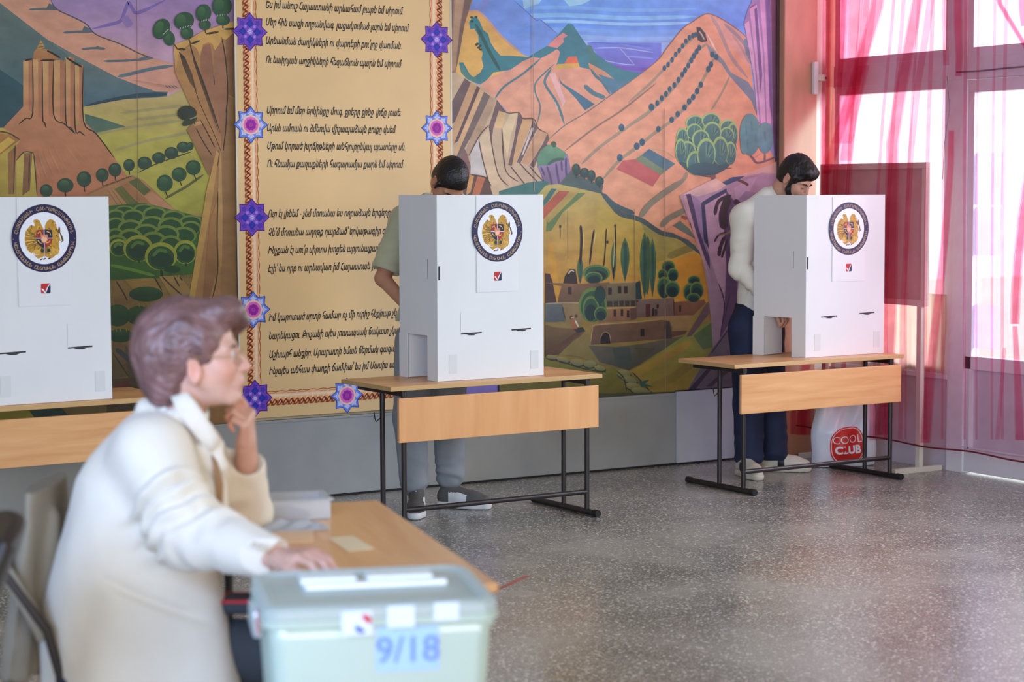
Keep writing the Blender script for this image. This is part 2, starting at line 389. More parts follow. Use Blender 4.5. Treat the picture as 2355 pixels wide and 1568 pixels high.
M_paint = vmat('mural_paint', 0.48, 0.4, var=0.15, scale=6.5, stretch=(1.4, 1, 2.4))
def mural_left():
    p = Painter(WALL_Y - 0.004); V = p.view
    V(0, 0, 1); p.poly([(-900, -300), (548, -300), (548, 1010), (-900, 1060)], (150, 120, 160), raw=True)
    V(0, 0, 3.267)
    p.poly([(-2900, 760), (1790, 700), (1790, 3300), (-2900, 3600)], (164, 140, 76), (120, 96, 48))
    p.poly([(600, 690), (1420, 600), (1420, 900), (600, 900)], (172, 150, 90))
    p.poly([(-2900, -900), (1790, -900), (1790, 0), (-2900, 0)], (138, 112, 160), (150, 122, 168))
    p.poly([(-1500, -10), (1790, -10), (1790, 720), (-1500, 720)], (150, 122, 168), (192, 150, 164))
    p.poly([(690, 215), (900, 160), (925, 110), (940, 60), (965, 18), (990, 60), (1020, 98), (1100, 70), (1240, 0), (1790, -90), (1790, 560), (1300, 475), (1150, 432)], (138, 108, 166), (196, 152, 164))
    p.stroke([(690, 218), (800, 190), (900, 160), (930, 100), (950, 45), (966, 20), (990, 62), (1022, 98), (1110, 66), (1240, 0)], 26, (118, 94, 162))
    p.stroke([(930, 120), (950, 160), (980, 200)], 60, (140, 110, 168))
    p.poly([(-300, -400), (60, -260), (370, 0), (420, 70), (480, 90), (650, 180), (700, 240), (900, 320), (1100, 405), (1150, 440), (1310, 480), (1310, 520), (1390, 660), (1250, 700), (1170, 690), (870, 580), (350, 300), (0, 25), (-600, -300)], (192, 136, 108), (204, 142, 112))
    p.poly([(880, 575), (1290, 500), (1390, 655), (1260, 690), (1180, 685)], (205, 140, 118), (196, 138, 112))
    for a in ([(215, 72), (340, 66), (430, 72)], [(470, 246), (590, 238), (700, 238)], [(610, 370), (700, 362), (790, 366)], [(775, 460), (950, 456), (1150, 438)]):
        p.stroke(a, 17, (84, 98, 104))
    p.poly([(340, 72), (368, 25), (400, 40), (430, 74)], (84, 96, 100)); p.poly([(610, 240), (630, 195), (670, 215), (700, 243)], (80, 96, 106)); p.poly([(690, 366), (730, 345), (780, 366)], (84, 100, 104)); p.poly([(1000, 455), (1090, 420), (1155, 440)], (96, 100, 108))
    p.stroke([(880, 575), (960, 560), (1080, 530), (1180, 510), (1300, 494)], 26, (88, 108, 116))
    p.stroke([(380, 0), (425, 70), (560, 135), (650, 185), (720, 260), (900, 330), (1040, 400), (1150, 438)], 10, (82, 78, 102))
    for k in range(6): p.stroke([(930 + k * 50, 590 + k * 14), (1230 + k * 20, 640 + k * 5)], 4, (180, 120, 98))
    p.poly([(-2900, -900), (-600, -300), (0, 25), (350, 295), (600, 435), (870, 578), (1030, 640), (1170, 688), (1258, 690), (1250, 728), (940, 745), (640, 797), (620, 810), (170, 830), (-2900, 830)], (112, 120, 96), (66, 96, 104))
    p.poly([(350, 300), (870, 582), (1170, 690), (900, 730), (640, 795), (630, 500)], (104, 116, 104), (70, 100, 112))
    p.stroke([(640, 796), (780, 762), (1000, 722), (1250, 706)], 14, (42, 66, 76), True, 40)
    p.poly([(-2900, 380), (-300, 470), (0, 525), (100, 590), (180, 650), (190, 840), (0, 985), (-2900, 1100)], (40, 80, 88), (44, 72, 80))
    p.poly([(620, 805), (1260, 722), (1400, 650), (1500, 1000), (1500, 1010), (700, 1000)], (178, 152, 94), (168, 152, 66))
    p.poly([(690, 1000), (1500, 1000), (1560, 1130), (1600, 1600), (600, 1600)], (168, 156, 62), (150, 146, 48))
    for a in ([(900, 850), (1150, 820), (1400, 790)], [(1000, 900), (1250, 870), (1440, 850)], [(720, 1010), (950, 960), (1400, 900)], [(860, 1130), (1100, 1060), (1450, 990)]):
        p.stroke(a, 22, (150, 140, 84))
    p.poly([(635, 855), (760, 890), (940, 950), (710, 1000), (640, 930)], (58, 92, 78), (84, 106, 84))
    p.poly([(172, 800), (240, 860), (400, 860), (560, 950), (625, 910), (720, 1000), (860, 1190), (950, 1320), (985, 1345), (640, 1500), (0, 1550), (-2900, 1550), (-2900, 1300), (-300, 1150), (0, 985)], (180, 118, 78), (166, 100, 64))
    # the fortress rock: columns with a light and a dark face
    xs_ = [172, 245, 316, 400, 488, 556, 624]; tops = [456, 430, 456, 455, 432, 490]; bots = [830, 880, 870, 930, 960, 915]
    for i in range(6):
        a, b = xs_[i], xs_[i + 1]; m = a + (b - a) * .55
        p.poly([(a, tops[i]), (m, tops[i] - 6), (m, bots[i]), (a, bots[i] - 10)], (192, 146, 88), (184, 122, 80))
        p.poly([(m, tops[i] - 6), (b, tops[i]), (b, bots[i] + 15), (m, bots[i])], (168, 108, 70), (172, 108, 72))
    p.poly([(244, 445), (252, 390), (275, 362), (375, 375), (385, 400), (450, 436), (420, 450), (320, 452)], (176, 116, 68), (160, 105, 60))
    p.poly([(275, 362), (292, 325), (305, 300), (325, 335), (335, 355), (300, 372)], (170, 132, 70)); p.stroke([(280, 356), (330, 350)], 6, (110, 80, 40)); p.stroke([(290, 330), (318, 328)], 5, (110, 80, 40))
    for a in ([(184, 456), (240, 442)], [(300, 455), (412, 452)], [(350, 380), (390, 400), (450, 436)], [(495, 432), (545, 465), (615, 505)]): p.stroke(a, 14, (42, 36, 28))
    for a in ([(242, 450), (243, 850), (190, 890), (140, 932)], [(316, 455), (318, 870), (332, 920), (346, 965)], [(400, 455), (400, 860), (480, 930), (562, 1005)], [(488, 440), (492, 905), (530, 960), (562, 1005)], [(556, 470), (562, 955), (600, 990), (636, 1022)], [(622, 505), (625, 910), (720, 1005), (860, 1190)]):
        p.stroke(a, 9, (52, 40, 28))
    for k in range(10): p.stroke([(560 - k * 40, 1050 + k * 12), (700 - k * 50, 1200 + k * 20)], 14, (172, 112 + (k % 3) * 4, 74))
    # yellow crags bottom left
    p.poly([(-2900, 900), (-300, 960), (20, 960), (150, 1052), (110, 1112), (116, 1600), (-2900, 1600)], (182, 150, 62), (150, 132, 44))
    for a in ([(0, 1000), (60, 1010), (150, 1050), (0, 1160), (-60, 1180), (-60, 1020)],): p.poly(a, (164, 108, 54), (150, 96, 44))
    p.poly([(-60, 1120), (60, 1030), (110, 1060), (0, 1150)], (196, 156, 60)); p.stroke([(-40, 985), (60, 1000), (150, 1052)], 12, (88, 62, 38)); p.stroke([(112, 1090), (104, 1250), (100, 1460)], 12, (70, 56, 32)); p.poly([(55, 1150), (104, 1110), (96, 1460), (60, 1460)], (140, 96, 52))
    p.poly([(116, 1600), (120, 1205), (180, 1140), (250, 1150), (278, 1470), (276, 1600)], (186, 160, 70), (160, 136, 48))
    p.poly([(178, 1150), (240, 1148), (222, 1430), (165, 1470)], (136, 92, 54), (120, 80, 44)); p.stroke([(218, 1160), (214, 1420)], 10, (66, 46, 30)); p.stroke([(250, 1150), (264, 1300), (276, 1470)], 9, (84, 66, 36)); p.stroke([(120, 1205), (180, 1142), (250, 1150)], 9, (84, 66, 36))
    # furrowed fields and road
    p.poly([(640, 1480), (800, 1398), (1000, 1318), (1075, 1355), (1340, 1600), (640, 1600)], (160, 106, 64), (150, 112, 66))
    p.poly([(855, 1420), (910, 1395), (1010, 1500), (1140, 1600), (1010, 1600)], (92, 96, 40)); p.poly([(960, 1365), (1030, 1335), (1130, 1430), (1080, 1470)], (82, 90, 40)); p.poly([(1080, 1475), (1140, 1440), (1340, 1600), (1200, 1600)], (176, 120, 82)); p.poly([(910, 1398), (955, 1370), (1080, 1480), (1170, 1580), (1140, 1600)], (150, 100, 56))
    for k in range(5): p.stroke([(800 + k * 25, 1420 - k * 10), (900 + k * 40, 1568)], 4, (110, 74, 44))
    p.stroke([(650, 1460), (800, 1395), (1000, 1318)], 14, (142, 92, 54)); p.stroke([(770, 1400), (860, 1368), (990, 1318)], 8, (90, 64, 36)); p.stroke([(1030, 1300), (1150, 1240), (1300, 1185), (1440, 1140)], 9, (70, 66, 34))
    for c, r in (((345, 1432), (48, 48)), ((488, 1392), (62, 54)), ((630, 1345), (54, 60)), ((766, 1315), (48, 52)), ((862, 1275), (48, 52)), ((967, 1240), (42, 46)), ((1083, 1225), (54, 48)), ((1190, 1186), (50, 42)), ((1285, 1150), (52, 46)), ((1375, 1106), (50, 42)), ((1425, 1098), (26, 32))):
        p.tree(c, r, (42, 66, 48), (62, 96, 62), (4, r[1] * 1.6) if c[0] < 1000 else None)
    p.stroke([(1240, 1492), (1330, 1440), (1400, 1400), (1525, 1312)], 18, (84, 88, 38))
    for c, r in (((1235, 1376), (60, 64)), ((1343, 1310), (56, 54)), ((1450, 1258), (56, 56))): p.tree(c, r, (40, 74, 44), (58, 98, 54), (20, r[1] * 1.6))
    for k in range(4): p.stroke([(1240 + k * 20, 640), (1260 + k * 25, 662)], 5, (70, 90, 100))
    # bottom left: orchard and dark trees
    V(0, 440, 3.015)
    p.poly([(-2600, 560), (1660, 520), (1660, 1720), (-2600, 1860)], (122, 98, 46), (98, 80, 46))
    p.poly([(-2600, -60), (740, 100), (1000, 80), (1400, 180), (1335, 572), (1080, 604), (770, 615), (-2600, 700)], (46, 88, 36), (54, 92, 34))
    V(0, 440, 3.015)
    for c, r in (((860, 118), (70, 34)), ((1000, 110), (80, 40)), ((800, 160), (70, 50)), ((920, 160), (80, 50)), ((1070, 140), (84, 50)), ((1200, 165), (84, 50)), ((1320, 195), (80, 46)), ((800, 215), (70, 50)), ((1050, 210), (90, 55)), ((1180, 225), (90, 62)), ((1320, 240), (70, 50)), ((900, 240), (88, 60)), ((800, 290), (60, 50)), ((1270, 290), (90, 60)), ((1010, 270), (90, 60)), ((1150, 285), (90, 66)), ((900, 310), (90, 66)), ((810, 350), (76, 66)), ((1060, 330), (90, 66)), ((1180, 350), (80, 60))):
        p.bush((c[0], c[1] + 14), r, (34, 74, 36), (100, 122, 44))
    for c, r in (((820, 390), (66, 60)), ((955, 395), (104, 92)), ((1280, 420), (80, 84)), ((1112, 450), (112, 98))):
        p.bush(c, r, (36, 76, 34), (134, 142, 40), k=.84); p.ell((c[0] + 5, c[1] + r[1] * .25), (r[0] * .7, r[1] * .5), (28, 60, 38)); p.stroke([(c[0] - r[0] * .5, c[1]), (c[0] - 10, c[1] - r[1] * .45), (c[0] + r[0] * .4, c[1] - r[1] * .3)], 22, (74, 112, 46))
    p.poly([(740, 500), (830, 480), (960, 540), (1080, 560), (1090, 596), (900, 600), (760, 610)], (50, 94, 36), (44, 84, 34)); p.stroke([(760, 510), (900, 540), (1070, 585)], 22, (84, 126, 40))
    p.stroke([(955, 470), (965, 500)], 10, (28, 50, 30)); p.stroke([(1112, 540), (1122, 600)], 16, (26, 48, 30)); p.stroke([(1285, 490), (1287, 520)], 10, (26, 48, 30)); p.ell((1190, 540), (60, 26), (32, 64, 34))
    # rocks and trees below
    for a, c in ((([(770, 620), (860, 620), (940, 760), (800, 800)]), (128, 100, 52)), (([(860, 610), (1060, 600), (1130, 700), (1000, 780)]), (142, 112, 52)), (([(1100, 590), (1240, 580), (1330, 700), (1200, 760)]), (150, 118, 58)), (([(780, 1060), (1000, 1060), (1100, 1240), (760, 1300)]), (104, 84, 52)), (([(860, 1060), (960, 1200), (1040, 1400), (900, 1420)]), (84, 74, 56))):
        p.poly(a, c, tuple(int(q * .85) for q in c))
    for a in ([(800, 620), (850, 700), (880, 760)], [(1070, 600), (1120, 690)], [(1120, 590), (1180, 650), (1270, 730)], [(1200, 585), (1240, 660)], [(1240, 590), (1262, 620)]): p.stroke(a, 10, (56, 42, 26))
    for k in range(6): p.stroke([(1200 + k * 22, 570), (1206 + k * 22, 600)], 5, (90, 90, 36))
    p.stroke([(800, 1090), (860, 1140), (920, 1190)], 34, (58, 62, 66)); p.stroke([(780, 1120), (900, 1300)], 10, (60, 50, 40))
    for c, r in (((1008, 712), (118, 52)), ((812, 860), (86, 76)), ((960, 860), (92, 66)), ((830, 1000), (92, 46))):
        p.ell(c, r, (30, 62, 36)); p.ell((c[0], c[1] - r[1] * .4), (r[0] * .85, r[1] * .5), (44, 78, 40), (30, 62, 36))
    for c in ((960, 775), (990, 775), (1020, 775), (1045, 770), (800, 945), (830, 945), (870, 945)): p.stroke([c, (c[0] + 4, c[1] + 28)], 6, (130, 110, 60))
    p.stroke([(820, 1040), (826, 1100)], 14, (110, 80, 50)); p.stroke([(1010, 790), (1000, 880), (960, 960)], 14, (110, 84, 46))
    for a, c in (([(740, 1300), (960, 1290), (1200, 1420), (1660, 1500), (1660, 1700), (740, 1720)], (70, 58, 40)), ([(780, 1330), (880, 1310), (940, 1400), (800, 1420)], (86, 40, 32)), ([(-500, 1480), (120, 1500), (500, 1600), (-500, 1700)], (130, 120, 36)), ([(200, 1520), (420, 1500), (520, 1600), (260, 1600)], (40, 58, 56))): p.poly(a, c)
    # the great cliff on the right
    V(0, 0, 3.267)
    p.poly([(1300, 335), (1420, 295), (1560, 218), (1790, 150), (1790, 3300), (1300, 3300), (1419, 2261), (1560, 1440), (1610, 1300), (1600, 1180), (1500, 960), (1430, 790), (1312, 545)], (166, 116, 64), (140, 98, 54))
    for a, c, c2 in (([(1500, 390), (1530, 340), (1575, 330), (1612, 640), (1652, 960), (1640, 1080), (1560, 800), (1500, 520)], (146, 92, 66), (150, 104, 66)), ([(1600, 370), (1640, 300), (1672, 290), (1700, 680), (1690, 900), (1660, 1130), (1640, 900), (1610, 640)], (156, 102, 72), (140, 92, 58)), ([(1690, 300), (1740, 250), (1790, 240), (1790, 760), (1700, 700)], (136, 88, 60), (130, 92, 56)), ([(1700, 720), (1790, 760), (1790, 3300), (1640, 3300), (1660, 1600), (1668, 1140)], (142, 100, 56), (136, 98, 52)), ([(1312, 545), (1330, 380), (1400, 500), (1480, 720), (1600, 1000), (1650, 1180), (1600, 1180), (1500, 960)], (178, 126, 66), (150, 104, 58))):
        p.poly(a, c, c2)
    p.poly([(1300, 335), (1420, 295), (1500, 245), (1600, 210), (1790, 150), (1790, 245), (1740, 255), (1690, 300), (1670, 290), (1610, 380), (1590, 330), (1560, 318), (1520, 335), (1500, 420), (1470, 360), (1420, 330), (1370, 370), (1340, 390), (1312, 545)], (206, 158, 76), (186, 136, 66))
    p.poly([(1338, 388), (1385, 430), (1440, 560), (1475, 690), (1420, 620), (1370, 500)], (54, 42, 28), (110, 76, 44))
    p.poly([(1420, 320), (1452, 420), (1500, 560), (1560, 720), (1640, 1000), (1600, 900), (1500, 620), (1450, 470)], (58, 44, 28), (96, 66, 38))
    for a, w in (([(1420, 320), (1450, 430), (1530, 640), (1650, 1000)], 10), ([(1660, 280), (1690, 450), (1706, 700), (1690, 850)], 9), ([(1700, 800), (1690, 980), (1668, 1160)], 9), ([(1600, 560), (1606, 640)], 7), ([(1430, 560), (1490, 760), (1600, 1000), (1660, 1150)], 5)): p.stroke(a, w, (58, 42, 28))
    p.stroke([(1330, 370), (1390, 372)], 18, (60, 48, 24)); p.stroke([(1430, 330), (1500, 305)], 16, (60, 48, 24)); p.stroke([(1540, 256), (1640, 240)], 16, (62, 48, 24)); p.stroke([(1670, 220), (1790, 216)], 14, (62, 48, 24))
    p.poly([(1400, 975), (1440, 930), (1480, 920), (1600, 1180), (1640, 1130), (1570, 1320), (1560, 1310)], (156, 108, 66), (132, 92, 54)); p.poly([(1450, 930), (1500, 890), (1620, 1110), (1600, 1180)], (150, 104, 64)); p.poly([(1445, 930), (1500, 905), (1525, 925), (1460, 950)], (184, 136, 80))
    for a in ([(1466, 960), (1530, 1080), (1590, 1170)], [(1500, 900), (1560, 1010), (1610, 1110)], [(1640, 1120), (1630, 1250)]): p.stroke(a, 8, (60, 44, 30))
    p.poly([(1620, 1130), (1640, 1150), (1590, 1500), (1440, 2330), (1400, 2330), (1545, 1440), (1580, 1300)], (184, 136, 70), (164, 130, 56)); p.poly([(1655, 1140), (1668, 1600), (1662, 2000), (1625, 2000), (1632, 1500), (1640, 1200)], (178, 134, 76), (166, 124, 64))
    for c, r, ro in (((1265, 288), (44, 58), -.3), ((1208, 218), (62, 80), .45), ((1400, 250), (48, 48), 0), ((1378, 158), (76, 66), -.35), ((1535, 188), (44, 38), 0), ((1524, 100), (58, 68), .2), ((1672, 152), (50, 42), 0), ((1662, 48), (74, 78), 0)):
        p.ell(c, r, (38, 78, 50), None, ro); p.ell((c[0] - r[0] * .3, c[1] - r[1] * .15), (r[0] * .5, r[1] * .6), (62, 104, 58), (44, 84, 52), ro)
    for a in ([(1300, 330), (1330, 372)], [(1410, 280), (1425, 330)], [(1535, 215), (1540, 250)], [(1668, 185), (1670, 215)]): p.stroke(a, 10, (84, 60, 44), False)
    for k in range(5):
        p.stroke([(1216 + k * 8, 268 - k * 10), (1224 + k * 10, 252 - k * 8)], 4, (176, 176, 150)); p.stroke([(1350 + k * 18, 222 - k * 6), (1352 + k * 20, 206 - k * 5)], 4, (176, 176, 150)); p.stroke([(1510 + k * 12, 166 - k * 3), (1512 + k * 12, 152 - k * 3)], 4, (176, 176, 150)); p.stroke([(1630 + k * 18, 124 - k * 2), (1630 + k * 18, 110 - k * 2)], 4, (176, 176, 150))
    p.ell((1400, 850), (72, 56), (46, 52, 38)); p.ell((1420, 910), (62, 26), (50, 60, 42), None, -.5); p.stroke([(1420, 895), (1450, 885), (1480, 872)], 8, (140, 130, 84)); p.stroke([(1445, 915), (1460, 935)], 10, (84, 60, 44))
    V(0, 440, 3.015)
    p.poly([(1450, 200), (1500, 60), (1505, 540), (1460, 760), (1400, 760)], (158, 112, 58), (124, 84, 48)); p.poly([(1508, 40), (1522, 200), (1520, 560), (1470, 780), (1440, 780), (1500, 540)], (178, 132, 66), (150, 108, 56))
    for a in ([(1506, 0), (1500, 300), (1503, 560), (1462, 760)], [(1636, 0), (1640, 400), (1642, 760)]): p.stroke(a, 9, (62, 46, 30))
    V(0, 0, 3.267)
    for x in (1022, 1780): p.stroke([(x, -50), (x + 8, 1550)], 3, (120, 92, 80), False)
    return p.mb.build('mural_landscape', M_paint)
def mural_right():
    p = Painter(WALL_Y - 0.004); V = p.view
    V(0, 0, 1)
    T = [(1000, -260), (1790, -260), (1790, 0), (1000, 0)]
    p.poly(T, (80, 135, 215), (96, 148, 224))
    p.poly([(1000, -2), (1790, -2), (1790, 60), (1000, 60)], (98, 150, 224), (88, 142, 226))
    p.poly([(1000, 60), (1790, 60), (1790, 130), (1000, 130)], (92, 146, 228), (150, 170, 222))
    p.poly([(1000, 130), (1790, 130), (1790, 960), (1000, 960)], (150, 165, 218), (120, 100, 190))
    for y, c, w in ((20, (110, 165, 226), 8), (38, (120, 178, 228), 10), (52, (140, 188, 228), 7), (70, (110, 160, 228), 8), (86, (130, 172, 226), 9), (98, (150, 176, 224), 6)):
        p.stroke([(1180, y), (1300, y - 3), (1450, y + 4), (1600, y)], w, c)
    V(1030, 0, 3.266)
    p.poly([(490, -400), (760, -400), (700, 0), (680, 28), (570, 66)], (150, 192, 212), (140, 185, 214)); p.poly([(860, -10), (1090, -10), (1000, 36), (910, 48)], (140, 192, 218))
    p.poly([(1040, 318), (1600, 322), (1600, 600), (1400, 600), (1200, 500)], (104, 122, 212), (108, 90, 188))
    for a, c, w in (([(1060, 320), (1200, 325), (1540, 350)], (84, 108, 206), 12), ([(1100, 362), (1300, 360), (1540, 395)], (160, 172, 228), 8), ([(1290, 365), (1340, 420), (1400, 490)], (160, 170, 228), 6), ([(1150, 450), (1300, 480), (1400, 488)], (170, 180, 232), 6), ([(1330, 420), (1540, 440)], (140, 140, 222), 14), ([(1390, 470), (1540, 480)], (124, 100, 196), 22), ([(1200, 500), (1360, 515), (1540, 520)], (112, 80, 180), 26), ([(1280, 330), (1540, 375)], (120, 140, 220), 9)):
        p.stroke(a, w, c)
    p.poly([(120, -400), (330, -400), (490, 0), (590, 90), (660, 152), (700, 155), (830, 268), (760, 345), (620, 420), (300, 430), (150, 90)], (96, 128, 200), (104, 144, 218))
    p.stroke([(300, -10), (250, 60), (190, 130)], 60, (112, 130, 198)); p.stroke([(450, 250), (560, 230), (700, 190)], 40, (92, 136, 212)); p.stroke([(490, 0), (590, 90), (660, 152), (700, 155), (830, 265)], 7, (80, 100, 176))
    p.poly([(160, 78), (225, 86), (300, 150), (400, 270), (480, 345), (560, 410), (605, 425), (500, 480), (300, 620), (180, 600), (50, 580), (20, 540), (100, 180)], (206, 150, 70), (224, 172, 76)); p.stroke([(160, 84), (225, 90), (300, 155), (400, 275), (560, 412)], 16, (196, 142, 110))
    p.poly([(155, 170), (180, 130), (210, 122), (238, 165), (262, 225), (300, 255), (318, 320), (350, 370), (392, 418), (480, 420), (600, 428), (740, 345), (700, 440), (480, 522), (340, 545), (255, 640), (150, 605), (95, 545), (80, 470), (112, 468), (160, 556), (190, 580), (240, 545), (264, 500), (250, 440), (258, 400), (228, 330), (225, 265), (196, 215), (165, 220)], (38, 118, 124), (52, 122, 128))
    p.stroke([(205, 180), (260, 290), (320, 410), (390, 530)], 26, (30, 84, 78)); p.stroke([(100, 500), (140, 570), (210, 605)], 34, (66, 124, 116))
    for q in ((175, 130), (208, 128), (178, 160), (220, 330), (212, 335), (240, 345), (228, 358), (243, 372)): p.ell(q, (11, 9), (34, 60, 40))
    p.poly([(900, 176), (935, 184), (985, 262), (1040, 340), (1120, 410), (1200, 470), (1300, 520), (1440, 550), (1370, 640), (1290, 670), (1060, 540), (980, 520), (900, 540), (590, 450), (740, 345), (830, 255)], (48, 116, 128), (56, 124, 134))
    p.poly([(742, 345), (805, 285), (862, 246), (896, 268), (862, 290), (868, 315), (818, 362)], (208, 124, 120), (216, 130, 124)); p.poly([(900, 428), (962, 424), (978, 478), (872, 480)], (226, 96, 60)); p.poly([(820, 482), (978, 474), (1002, 552), (790, 522)], (210, 160, 62), (196, 156, 60))
    p.stroke([(1045, 340), (1080, 420), (1100, 520)], 50, (62, 118, 114))
    p.poly([(225, 645), (345, 565), (470, 522), (560, 460), (630, 430), (695, 438), (760, 405), (815, 370), (838, 388), (832, 425), (800, 520), (985, 505), (1065, 520), (1130, 600), (1222, 712), (1110, 800), (1030, 845), (880, 935), (760, 1045), (660, 985), (440, 835), (360, 745)], (220, 146, 118), (216, 152, 112))
    p.poly([(1050, 470), (1180, 540), (1300, 640), (1240, 650), (1120, 570), (1060, 510)], (214, 146, 102), (190, 128, 96))
    p.poly([(560, 640), (660, 600), (690, 800), (560, 830), (420, 780)], (226, 156, 124), (218, 150, 112)); p.poly([(760, 560), (800, 540), (880, 760), (860, 800)], (226, 170, 160)); p.stroke([(740, 660), (790, 740), (835, 830)], 10, (190, 210, 220))
    for a, w in (([(692, 440), (560, 555), (420, 650), (350, 742)], 16), ([(800, 478), (665, 608), (652, 690), (690, 800), (668, 925)], 11), ([(775, 515), (728, 592), (735, 650), (820, 780), (872, 935)], 19), ([(1070, 520), (1110, 575), (1160, 620), (1215, 708)], 20), ([(1130, 560), (1230, 610), (1330, 640)], 16), ([(1020, 640), (1090, 700), (1180, 735)], 34)):
        p.stroke(a, w, (74, 116, 124))
    p.poly([(826, 555), (838, 600), (860, 628), (950, 682), (1112, 792), (1030, 835), (960, 742), (900, 680), (840, 625)], (66, 112, 130), (50, 104, 124)); p.poly([(1130, 560), (1300, 610), (1380, 600), (1230, 705), (1170, 620)], (70, 122, 142))
    # the long orange hill
    V(0, 0, 1)
    p.poly([(1252, 328), (1296, 286), (1350, 250), (1410, 213), (1471, 171), (1508, 141), (1530, 113), (1566, 67), (1590, 50), (1615, 34), (1636, 34), (1661, 46), (1692, 67), (1719, 89), (1725, 147), (1735, 245), (1760, 330), (1790, 380), (1790, 470), (1664, 520), (1597, 580), (1516, 540), (1425, 490), (1376, 436), (1330, 425), (1300, 384)], (216, 146, 108), (226, 156, 116))
    V(1450, 0, 3.267)
    p.poly([(600, 108), (690, 148), (790, 216), (880, 290), (900, 420), (890, 510), (720, 310), (640, 190)], (204, 146, 120), (206, 150, 138))
    for a, w, c in (([(600, 120), (650, 200), (700, 310), (760, 440), (880, 590)], 26, (166, 136, 130)), ([(700, 180), (800, 270), (870, 360), (910, 470)], 26, (150, 130, 136)), ([(860, 290), (880, 380), (905, 480)], 44, (110, 128, 146)), ([(760, 260), (830, 360), (890, 480)], 18, (176, 140, 128))):
        p.stroke(a, w, c)
    p.poly([(560, 320), (640, 390), (700, 460), (750, 545), (880, 615), (925, 690), (950, 880), (905, 760), (800, 640), (730, 560), (680, 480), (600, 420)], (128, 134, 132), (104, 122, 146))
    p.stroke([(-20, 626), (190, 462), (260, 372), (380, 222), (460, 165), (550, 108), (610, 110), (700, 155), (800, 222), (880, 292)], 9, (134, 98, 90))
    G = (156, 136, 106)
    for a, w in (([(-20, 770), (130, 640), (260, 505), (380, 360), (490, 268)], 20), ([(-20, 950), (130, 845), (300, 680), (400, 545), (480, 395), (575, 328)], 26), ([(-20, 1165), (150, 1020), (330, 885), (470, 725), (560, 560), (640, 405)], 24), ([(600, 832), (680, 700), (740, 575)], 16), ([(80, 1580), (240, 1445), (385, 1360), (420, 1290)], 30)):
        p.stroke(a, w, G)
    V(1030, 0, 3.266)
    for a, w, c in (([(872, 1135), (1100, 960), (1300, 830), (1560, 625)], 14, (142, 108, 88)), ([(1000, 1232), (1130, 1110), (1330, 965), (1560, 800)], 22, G), ([(1160, 1345), (1290, 1200), (1450, 1080), (1560, 985)], 24, G), ([(760, 1040), (880, 938), (1040, 842), (1240, 700), (1440, 560)], 8, (110, 108, 104))): p.stroke(a, w, c)
    B = (44, 88, 106)
    for q in ((1300, 958), (1525, 805), (1415, 1098), (1455, 1068), (1288, 1185)): p.ell(q, (22, 28), B); p.ell((q[0] - 5, q[1] - 6), (10, 14), (64, 108, 120), B)
    V(1450, 0, 3.267)
    for q in ((250, 512), (278, 486), (308, 450), (335, 410), (362, 378), (388, 345), (412, 310), (438, 283), (465, 268), (484, 262)): p.ell(q, (14, 21), B)
    for q in ((160, 805), (196, 775), (230, 738), (262, 706), (290, 670), (324, 640), (355, 600), (385, 560), (406, 528), (430, 492), (452, 455), (472, 420), (492, 388), (512, 360)): p.ell(q, (15, 23), B)
    for q in ((42, 1100), (85, 1070), (205, 970), (305, 900), (350, 857), (402, 808), (436, 762), (466, 730), (496, 685), (524, 636), (580, 520), (600, 485), (640, 430), (610, 410)): p.ell(q, (17, 24), B)
    p.poly([(492, 205), (520, 205), (558, 252), (572, 310), (530, 318), (500, 300)], (58, 64, 62)); p.stroke([(510, 235), (530, 260), (550, 300)], 10, (190, 160, 140)); p.poly([(555, 230), (620, 330), (650, 410), (600, 330)], (232, 190, 170))
    p.poly([(78, 1166), (135, 1118), (332, 1230), (262, 1284)], (70, 108, 128), (82, 118, 124)); p.poly([(28, 1196), (78, 1166), (262, 1284), (222, 1314)], (118, 138, 104)); p.poly([(-110, 1270), (-60, 1205), (28, 1196), (222, 1314), (162, 1402), (0, 1320)], (196, 94, 88), (188, 88, 84)); p.stroke([(130, 1110), (260, 1140), (330, 1190)], 6, (186, 160, 110))
    # lilac cliff at the right edge
    p.poly([(846, 180), (880, 60), (900, 30), (960, -200), (1120, -200), (1120, 1320), (1090, 1320), (1060, 930), (955, 930), (942, 700), (920, 520), (890, 330)], (142, 116, 168), (160, 128, 168))
    for a, c, c2 in (([(852, 185), (885, 155), (920, 400), (965, 920), (948, 900), (925, 600)], (200, 156, 190), (204, 160, 192)), ([(890, 70), (945, 35), (990, 400), (1010, 930), (975, 930), (940, 500)], (190, 146, 186), (206, 160, 196)), ([(960, -60), (1000, -60), (1030, 500), (1050, 930), (1020, 930), (1000, 400)], (186, 140, 184), (212, 160, 200)), ([(925, 70), (945, 55), (985, 560), (970, 700)], (96, 76, 136), (130, 96, 150)), ([(1008, -60), (1046, -60), (1060, 900), (1040, 800)], (112, 86, 146), (120, 90, 150)), ([(1050, -60), (1120, -60), (1120, 1330), (1085, 1330), (1062, 900)], (110, 62, 84), (96, 66, 100))):
        p.poly(a, c, c2)
    p.stroke([(886, 62), (940, 30)], 8, (120, 60, 80))
    # plateau, big tree, small trees
    p.poly([(360, 1490), (440, 1445), (600, 1412), (760, 1330), (900, 1290), (1000, 1255), (1110, 1205), (1110, 1345), (960, 1400), (880, 1470), (720, 1440), (640, 1480)], (218, 172, 152), (212, 160, 160))
    p.poly([(640, 1392), (760, 1330), (855, 1322), (760, 1382), (690, 1412)], (66, 88, 124)); p.poly([(800, 1455), (900, 1400), (990, 1345), (1070, 1325), (1010, 1380), (890, 1448)], (78, 70, 92)); p.stroke([(760, 1262), (690, 1270), (640, 1310)], 7, (120, 80, 80))
